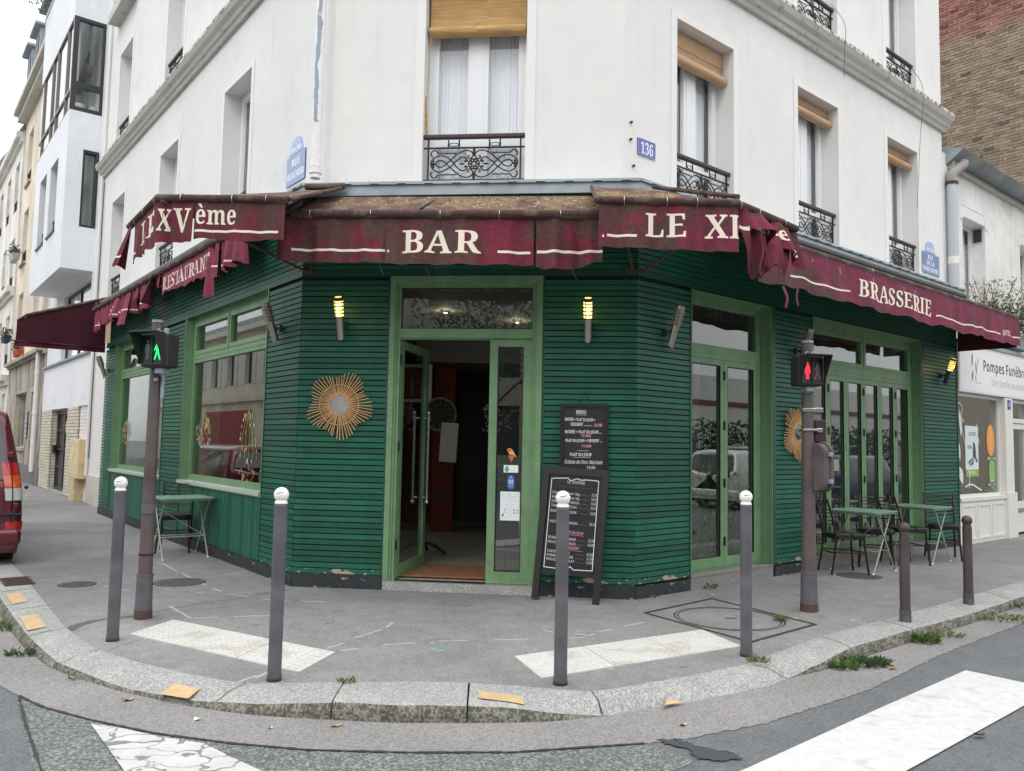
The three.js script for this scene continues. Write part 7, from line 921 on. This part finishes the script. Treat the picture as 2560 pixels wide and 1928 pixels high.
  { const T = thing('window_plant', 'dry bushy plant spilling over the shop roof before the first-floor window', 'plant', fp(f, 10.0, 3.45, 0.16), fr(f)); mesh('trough', [rbx(2.0, 0.3, 0.3, 0.03, 0.3, 0.15, 0)], M.zinc, T); mesh('stems', Array.from({ length: 60 }, () => { const x = rr(-0.7, 1.3); return bar([x, 0.3, rr(-0.1, 0.1)], [x + rr(-0.5, 0.5), rr(0.6, 1.25), rr(-0.3, 0.4)], 0.005, 4); }), std({ color: lin(0.2, 0.14, 0.07) }), T); mesh('green_leaves', [leaves(900, () => [rr(-0.7, 1.2), 0.25 + 0.45 * rnd() * rnd() * 1.6, rr(-0.25, 0.35), rr(-1, 1), rr(0.2, 1), rr(-1, 1)], 0.03, 0.1)], M.leaf[2], T); mesh('dry_leaves', [leaves(800, () => { const x = rr(-0.9, 1.4); return [x, 0.45 + rr(0, 0.8) * (1 - 0.25 * abs(x)), rr(-0.3, 0.45), rr(-1, 1), rr(-0.2, 1), rr(-1, 1)]; }, 0.025, 0.06)], M.leaf[3], T); }
}
// brick party wall: courses of real bricks where they show
{
  const s = 13.7, H = thing('brick_wall', 'tall brown brick party wall rising behind the low white house, redder at the top', 'wall', fp('RU', s, 0, -8), dg(40 - 90)), x0 = -10, x1 = 11;
  mesh('mortar_bed', [span(x0, x1, -0.1, 26, -0.3, 0.0)], std({ color: lin(0.56, 0.49, 0.41), roughness: 0.95 }), H);
  const bw = 0.225, bh = 0.0745, rows = [], geo = new THREE.BoxGeometry(1, 1, 1), y0 = 5.5, y1 = 17, xa = -8, xb = 8; const list = [];
  for (let y = y0, r = 0; y < y1; y += bh, r++) for (let x = xa + (r % 2) * bw / 2; x < xb; x += bw) list.push([x, y]);
  const I = new THREE.InstancedMesh(geo, std({ color: 0xffffff, roughness: 0.95 }), list.length), m4 = new THREE.Matrix4(), q = new THREE.Quaternion(), c = new THREE.Color();
  list.forEach(([x, y], i) => { m4.compose(new THREE.Vector3(x + rr(-0.008, 0.008), y + rr(-0.003, 0.003), rr(-0.004, 0.012)), q, new THREE.Vector3(bw - 0.014 - rr(0, 0.012), bh - 0.012 - rr(0, 0.004), 0.03)); I.setMatrixAt(i, m4); const t = ss(11.0, 11.7, y + 0.6 * (fbm((x + 9) / 30, y / 30, 12, 3, 981) - 0.5)), k = rr(0.7, 1.15) * (rnd() < 0.06 ? 0.55 : 1), b = mix3([0.33, 0.255, 0.185], [0.34, 0.15, 0.125], t); c.setRGB(b[0] * k, b[1] * k, b[2] * k); I.setColorAt(i, c); });
  I.name = 'bricks'; I.userData.kind = 'stuff'; I.castShadow = I.receiveShadow = true; H.add(I);
}
// --- across the streets: what the windows mirror
{
  const H = house('opposite_house', 'cream shuttered house across the left street, mirrored in the left windows', fp('L', 32, 0, 12.5)), m = stone([226, 218, 202], 991, 0.2), m2 = std({ map: plaster([206, 212, 212], 993) });
  const g = part('facade', H, [0, 0, 0], dg(-51.8 + 180)); const hs = []; for (let x = -22; x < 20; x += 2.9) for (const y of [4.6]) hs.push(rect(x, x + 1.1, y, y + 2)); mesh('wall', [slab(rect(-24, 24, -0.1, 7.9), hs, 0.3, -0.3)], m, g); hs.forEach((r) => { const x = r[0][0], y = r[0][1]; mesh('window', [span(x, x + 1.1, y, y + 2, -0.25, -0.2)], M.darkGrey, g); mesh('shutter', [span(x - 0.56, x - 0.02, y, y + 2, 0.002, 0.05), span(x + 1.12, x + 1.66, y, y + 2, 0.002, 0.05)], m2, g); }); mesh('string_course', [span(-24, 24, 3.6, 3.85, 0, 0.15), span(-24, 24, 7.6, 7.9, 0.001, 0.3)], m, g); mesh('red_shopfront', [span(-16, -4, 0, 3.1, 0.001, 0.12), span(4, 12, 0, 3.1, 0.001, 0.12)], std({ color: lin(0.3, 0.04, 0.04), roughness: 0.6 }), g); mesh('roof', [span(-24, 24, 7.9, 8.4, -6, -0.2)], M.zinc, g);
}
{
  const H = thing('garden_wall', 'white garden wall house with a brick band across the right street, mirrored in the folding doors', 'building', fp('R', 22, 0, 14)), g = part('facade', H, [0, 0, 0], dg(40 + 180)); mesh('wall', [span(-16, 16, 0, 4.4, -0.3, 0)], M.white, g); mesh('brick_band', [span(-16, 16, 3.2, 3.4, 0, 0.05), span(-4, -3, 3.4, 4.3, 0, 0.06)], std({ color: lin(0.22, 0.09, 0.06) }), g);
  const F = thing('iron_fence', 'black spiked iron fence across the right street, mirrored in the folding doors', 'fence', fp('R', 20, -0.1, 11), dg(40)); mesh('spike', Array.from({ length: 160 }, (_, i) => bar([-12 + i * 0.15, 0, 0], [-12 + i * 0.15, 2.1, 0], 0.012, 4)), M.iron, F); mesh('rail', [bx(24, 0.04, 0.03, 0, 1.85), bx(24, 0.04, 0.03, 0, 0.3)], M.iron, F);
  const W = thing('hedge', 'dark green hedge behind the iron fence, mirrored in the folding doors', 'hedge', fp('R', 20, -0.1, 11.8), dg(40)); mesh('foliage', [leaves(9000, () => [rr(-12, 12), rr(0.1, 2.3) + 0.35 * rnd(), rr(-0.5, 0.5), rr(-1, 1), rr(-0.5, 1), rr(-1, 1)], 0.1, 0.17)], M.leaf[2], W);
}

{ // the far side of the crossing, behind the viewer: mirrored in the door glass, the sunburst mirrors and the upper panes
  const H = thing('stone_house', 'stone house across the crossing, mirrored in the sunburst mirror and door glass', 'building', [2, 0, 17], PI), g = part('facade', H), m = stone([176, 170, 160], 995, 0.2), hs = []; for (let x = -17; x < 17; x += 3) for (const y of [1.0, 4.3, 7.4]) hs.push(rect(x, x + 1.2, y, y + 2.1)); mesh('wall', [slab(rect(-19, 19, -0.1, 10.2), hs, 0.3, -0.3)], m, g); mesh('window', hs.map((r) => span(r[0][0], r[1][0], r[0][1], r[2][1], -0.25, -0.2)), M.darkGrey, g).userData.kind = 'stuff'; mesh('roof', [slab([[0.3, 10.2], [-2, 12.4], [-8, 12.6], [-8, 10]], [], 38, 0).rotateY(-PI / 2).translate(19, 0, 0)], M.zinc, H);
  for (const [x, z, h, l] of [[-4.5, 9, 9.5, 'street tree across the crossing, mirrored in the left upper pane over the door'], [4.5, 10, 9, 'street tree across the crossing, mirrored in the right upper pane over the door']]) { const T = thing('street_tree', l, 'tree', [x, ROAD, z]); mesh('trunk', [tube([[0, 0, 0], [0.05, 1.5, 0], [0, 3.4, 0.1]], 0.14, 12, 8), ...Array.from({ length: 9 }, (_, i) => bar([0, 2.6 + i * 0.25, 0.05], [2.2 * cos(i * 2.4), 4.6 + i * 0.42, 2.0 * sin(i * 2.4)], 0.05, 5, 0.015))], M.post, T); mesh('crown', [leaves(3200, () => { const a = rr(0, 6.28), u = rnd() ** 0.5, k = floor(rnd() * 9), c = [1.5 * cos(k * 2.4), 4.6 + k * 0.45, 1.4 * sin(k * 2.4)]; return [c[0] + cos(a) * u * 1.1, c[1] + rr(-0.9, 0.9) * (h - 8) / 1.2, c[2] + sin(a) * u * 1.1, rr(-1, 1), rr(-1, 1), rr(-1, 1)]; }, 0.09, 0.16)], M.leaf[2], T); }
}

// ================================================================ BEHIND THE GLASS, STICKERS
{
  const D = thing('door_mat', 'brown coir door mat inside the open doorway', 'door mat', fp('F', 1.53, 0.1, -0.62), fr('F')); mesh('mat', [rbx(0.92, 0.018, 0.8, 0.006, 0, 0.01, 0)], std({ map: tex(256, (u, v, i, j) => mul([138, 96, 64], 0.6 + 0.5 * hash(i, j, 31) + 0.2 * fbm(u, v, 8, 3, 33)), { size: 0.5 }), bumpMap: grain, bumpScale: 0.006, roughness: 1 }), D);
  const W = thing('white_board', 'blank white board hanging on the dark back of the bar, seen through the doorway', 'board', fp('F', 1.0, 1.22, -3.2), fr('F')); mesh('panel', [rbx(0.25, 0.56, 0.03, 0.012, 0, 0.28, 0)], std({ color: lin(0.6, 0.58, 0.55), roughness: 0.5 }), W); W.rotation.z = dg(-3);
  const P = thing('framed_picture', 'framed picture on the red wall seen through the open door leaf', 'picture', fp('F', 0.12, 2.42, -4.3), fr('F')); mesh('frame', frame(-0.4, 0.4, -0.3, 0.3, 0.05, 0, 0.03), M.trim, P); mesh('print', [bx(0.7, 0.5, 0.01)], std({ color: lin(0.2, 0.06, 0.05) }), P);
  const F = thing('dart_clock', 'round dark dial hung by the red pillar inside the bar', 'dial', fp('F', 0.86, 1.9, -3.3), fr('F')); mesh('dial', [new THREE.CylinderGeometry(0.24, 0.24, 0.04, 32).rotateX(PI / 2)], std({ color: lin(0.03, 0.03, 0.025), roughness: 0.4 }), F); mesh('dial_ring', [new THREE.TorusGeometry(0.23, 0.02, 8, 32).translate(0, 0, 0.02), ...Array.from({ length: 12 }, (_, i) => bx(0.012, 0.05, 0.004, 0, 0.16, 0.022).rotateZ(i * PI / 6))], std({ color: lin(0.2, 0.18, 0.12) }), F);
  const T = thing('pedestal_table', 'dark pedestal table with iron claw foot inside the doorway', 'table', fp('F', 0.95, 0.1, -1.9), fr('F')); mesh('table_top', [cyl(0.35, 0.35, 0.03, 28, 0, 0.72, 0)], M.black, T); mesh('column', [cyl(0.04, 0.03, 0.6, 12, 0, 0.12, 0)], M.iron, T); mesh('claw_foot', [0, 1, 2, 3].map((k) => tube([[0, 0.15, 0], [0.14 * cos(k * PI / 2), 0.12, 0.14 * sin(k * PI / 2)], [0.3 * cos(k * PI / 2), 0.02, 0.3 * sin(k * PI / 2)]], 0.022, 12, 6)), M.iron, T);
  const Bn = thing('plant_bin', 'pale green tapered bin behind the fixed side leaf of the door', 'bin', fp('F', 2.42, 0.1, -0.6), fr('F')); mesh('bin', [new THREE.CylinderGeometry(0.15, 0.1, 0.62, 24, 1, true).translate(0, 0.32, 0), new THREE.CylinderGeometry(0.16, 0.155, 0.03, 24, 1, true).translate(0, 0.62, 0)], std({ color: lin(0.3, 0.4, 0.36), ...both }), Bn);
  // bottles on the back bar
  const bg = G([new THREE.LatheGeometry([[0.001, 0], [0.036, 0], [0.037, 0.17], [0.014, 0.24], [0.013, 0.3], [0.001, 0.3]].map(([a, b]) => new THREE.Vector2(a, b)), 14)]), cols = [[0.05, 0.09, 0.04], [0.16, 0.07, 0.02], [0.3, 0.3, 0.28], [0.1, 0.02, 0.02]].map((c) => phys({ color: lin(...c), roughness: 0.08, clearcoat: 1 }));
  const shelf = thing('bottle_shelf', 'dark wooden bottle shelf behind the counter of the bar', 'shelf', fp('F', 2.75, 0, -4.35), fr('F')); for (const y of [1.45, 1.85, 2.25]) mesh('board', [bx(1.8, 0.03, 0.22, 0, y, 0)], M.railWood, shelf);
  for (let k = 0; k < 3; k++) for (let i = 0; i < 9; i++) { const b = tag(mesh(numbered('bottle'), bg, cols[floor(rnd() * 4)], scene), `${['first', 'second', 'third', 'fourth', 'fifth', 'sixth', 'seventh', 'eighth', 'ninth'][i]} bottle from the left on the ${['lowest', 'middle', 'top'][k]} shelf behind the bar`, 'bottle', 'bottles on the shelf behind the bar'); const p = fp('F', 2.0 + i * 0.18 + rr(-0.02, 0.02), 1.465 + k * 0.4, -4.34); b.position.set(...p); }
  const V1 = thing('flower_garland', 'white flower branches hanging inside behind the side leaf', 'flowers', fp('F', 2.3, 1.75, -1.8), fr('F')); mesh('blossom', [leaves(260, () => [rr(-0.6, 0.5), rr(-0.1, 0.22), rr(-0.15, 0.15), rr(-1, 1), rr(-1, 1), rr(-1, 1)], 0.035, 0.035)], std({ color: lin(0.5, 0.48, 0.45), ...both }), V1); mesh('twig', Array.from({ length: 8 }, () => bar([0.6, 0, 0], [rr(-0.6, 0.3), rr(-0.1, 0.2), rr(-0.1, 0.1)], 0.004, 4)), M.railWood, V1);
  // ceiling lights
  for (const [i, [s, d, l]] of [[1.15, -2.0, 'small round ceiling downlight left in the bar, seen through the transom'], [2.0, -2.8, 'small round ceiling downlight farther back in the bar, seen through the transom'], [1.7, -5, 'dim downlight at the back of the bar']].slice(0, 2).entries()) { const q = thing('downlight', l, 'ceiling light', fp('F', s, 3.17, d)); mesh('rim', [new THREE.TorusGeometry(0.045, 0.01, 6, 24).rotateX(PI / 2)], M.chrome, q); mesh('lamp', [cyl(0.036, 0.036, 0.006, 20, 0, -0.002, 0)], std({ color: 0xffffff, emissive: lin(1, 0.9, 0.75), emissiveIntensity: 2.5 }), q); const p = new THREE.PointLight(0xffe8c8, 0.22); p.position.set(0, -0.05, 0); p.castShadow = true; q.add(p); }
  const AC = thing('air_grille', 'thin ceiling air vent seen through the glass above the door', 'vent', fp('F', 1.92, 3.14, -1.35), fr('F')); mesh('grille', [rbx(0.34, 0.025, 0.14, 0.006), rbx(0.26, 0.05, 0.1, 0.006, 0, -0.035, 0)], std({ color: lin(0.5, 0.5, 0.48) }), AC);
  // leaf trellis behind the two-leaf door
  const TR = thing('leaf_trellis', 'willow trellis with artificial leaves standing behind the two-leaf folding door', 'trellis', fp('R', 1.65, 0.2, -0.25), fr('R')); const st = []; for (let i = -9; i < 9; i++) for (const k of [-1, 1]) st.push(bar([max(-0.72, min(0.72, i * 0.16)), 0.0, k * 0.006], [max(-0.72, min(0.72, i * 0.16 + k * 0.6)), 1.15, k * 0.006], 0.006, 4)); mesh('lattice', st, std({ color: lin(0.25, 0.17, 0.1) }), TR); mesh('leaf_sprays', [leaves(420, () => [rr(-0.7, 0.7), rr(0.05, 1.05), rr(-0.03, 0.05), rr(-1, 1), rr(-1, 1), rr(-0.2, 0.6)], 0.075, 0.1)], M.leaf[0], TR); mesh('leaf_tips', [leaves(160, () => [rr(-0.7, 0.7), rr(0.05, 1.1), rr(0, 0.06), rr(-1, 1), rr(-1, 1), rr(-0.2, 0.6)], 0.05, 0.09)], M.leaf[3], TR);
  // painted flower stickers in the left windows
  const spray = (s, y, h, label) => { const q = thing('window_flowers', label, 'window decal', fp('L', s, y, -0.124), fr('L')); const c = [lin(0.6, 0.42, 0.08), lin(0.6, 0.55, 0.5), lin(0.5, 0.2, 0.2)]; c.forEach((col, i) => mesh(['yellow_petals', 'white_petals', 'pink_petals'][i], [leaves(26, () => { const t = rnd(), a = rr(-1, 1); return [a * (0.1 + 0.22 * sin(t * 2.6)), -t * h, 0.001, a * 0.6, -1, 0.02]; }, 0.03, 0.07)].map((g) => g.scale(1, 1, 0.02)), std({ color: col, ...both }), q).userData.kind = 'stuff'); mesh('stalk', [0, 1, 2, 3].map((i) => tube([[0, 0, 0], [(i - 1.5) * 0.1, -h * 0.3, 0], [(i - 1.5) * 0.14, -h * 0.7, 0]], 0.004, 10, 4)), std({ color: lin(0.3, 0.36, 0.12) }), q); };
  spray(1.75, 1.85, 0.85, 'painted yellow and white flower spray on the near left window, hanging lowest'); spray(3.45, 1.85, 0.42, 'small painted flower spray at the far side of the near left window'); spray(7.9, 1.8, 0.4, 'small painted flower spray on the farther left window');
  // stickers on the fixed leaf
  const sheet1 = (name, label, cat, s, y, w, h, draw, px = 256, geo) => { const q = thing(name, label, cat, fp('F', s, y, -0.0615), fr('F')); const [g, m] = print(w, h, px, draw); mesh('print', geo ?? g, m, q); };
  sheet1('door_poster', 'white printed notice with small instruments on the glass side leaf', 'poster', 2.235, 0.87, 0.2, 0.29, (x, w, h) => { x.fillStyle = '#e8ecee'; x.fillRect(0, 0, w, h); x.fillStyle = '#9aa3ad'; for (let i = 0; i < 16; i++) x.fillRect(w * (0.2 + 0.1 * (i % 3)), h * (0.15 + i * 0.048), w * (0.6 - 0.2 * (i % 3)), 4); x.fillStyle = '#59616d'; center(x, 'concert', w * 0.45, h * 0.08, 26, 'sans-serif', '#59616d'); x.beginPath(); x.ellipse(w * 0.14, h * 0.82, 20, 26, 0.4, 0, 7); x.fill(); x.lineWidth = 9; x.strokeStyle = '#59616d'; x.beginPath(); x.moveTo(w * 0.16, h * 0.8); x.lineTo(w * 0.3, h * 0.56); x.stroke(); x.strokeRect(w * 0.7, h * 0.64, w * 0.2, h * 0.1); x.lineWidth = 4; x.beginPath(); x.moveTo(w * 0.1, h * 0.06); x.lineTo(w * 0.24, h * 0.26); x.moveTo(w * 0.9, h * 0.06); x.lineTo(w * 0.66, h * 0.22); x.stroke(); }, 400);
  { const s = new THREE.Shape(), w = 0.075, h = 0.15, r = w / 2; s.absarc(0, h / 2 - r, r, 0, PI); s.absarc(0, -h / 2 + r, r, PI, PI * 2); const g = new THREE.ShapeGeometry(s, 20), uv = g.attributes.uv; for (let i = 0; i < uv.count; i++) uv.setXY(i, uv.getX(i) / w + 0.5, uv.getY(i) / h + 0.5); sheet1('blue_sticker', 'blue rounded sticker with a white bottle outline and the word ICI on the side leaf', 'sticker', 2.24, 1.11, w, h, (x, W, H) => { x.fillStyle = '#2d62ab'; x.fillRect(0, 0, W, H); x.strokeStyle = '#dfe8f4'; x.lineWidth = 8; x.beginPath(); x.moveTo(W * 0.42, H * 0.08); x.lineTo(W * 0.42, H * 0.22); x.quadraticCurveTo(W * 0.18, H * 0.32, W * 0.2, H * 0.48); x.moveTo(W * 0.58, H * 0.08); x.lineTo(W * 0.58, H * 0.22); x.quadraticCurveTo(W * 0.82, H * 0.32, W * 0.8, H * 0.48); x.stroke(); center(x, 'ICI', W / 2, H * 0.42, 80, 'sans-serif', '#fff'); x.fillStyle = '#dfe8f4'; x.fillRect(W * 0.14, H * 0.53, W * 0.72, 14); x.strokeRect(W * 0.3, H * 0.62, W * 0.4, H * 0.18); }, 200, g); }
  sheet1('small_sticker', 'white sticker with a green drop on the side leaf', 'sticker', 2.238, 1.245, 0.148, 0.075, (x, w, h) => { x.fillStyle = '#eef0ee'; x.fillRect(0, 0, w, h); x.fillStyle = '#3bb08f'; x.beginPath(); x.moveTo(w * 0.22, 6); x.bezierCurveTo(w * 0.45, h * 0.5, w * 0.38, h * 0.9, w * 0.22, h * 0.92); x.bezierCurveTo(w * 0.04, h * 0.9, w * 0.02, h * 0.5, w * 0.22, 6); x.fill(); x.strokeStyle = '#9aa'; x.lineWidth = 4; x.beginPath(); x.arc(w * 0.65, h * 0.35, 24, 3.4, 6); x.stroke(); x.fillStyle = '#9aa'; x.fillRect(w * 0.5, h * 0.75, w * 0.35, 6); }, 300);
  { const q = thing('bird_sticker', 'yellow and red bird on a heart sticker on the side leaf', 'sticker', fp('F', 2.24, 1.385, -0.0605), fr('F')); const flat = (pts, c, z) => mesh(['body_print', 'wing_print', 'heart_print'][z], new THREE.ShapeGeometry(shape(pts)).translate(0, 0, z * 0.0006), std({ color: c, roughness: 0.5 }), q); flat([[-0.045, 0.055], [-0.03, 0.07], [-0.008, 0.068], [0.012, 0.05], [0.05, -0.018], [0.045, -0.02], [0.02, 0.0], [-0.01, 0.004], [-0.032, 0.025]], lin(0.75, 0.5, 0.08), 0); flat([[-0.04, 0.055], [-0.03, 0.068], [-0.01, 0.066], [0.008, 0.045], [-0.015, 0.03], [-0.03, 0.03]], lin(0.6, 0.16, 0.07), 1); flat([[-0.028, 0.0], [-0.022, -0.03], [0.0, -0.07], [0.022, -0.035], [0.03, 0.0], [0.02, 0.006], [0.002, -0.01], [-0.018, 0.006]], lin(0.6, 0.11, 0.08), 2); }
}
renderer.render(scene, camera);
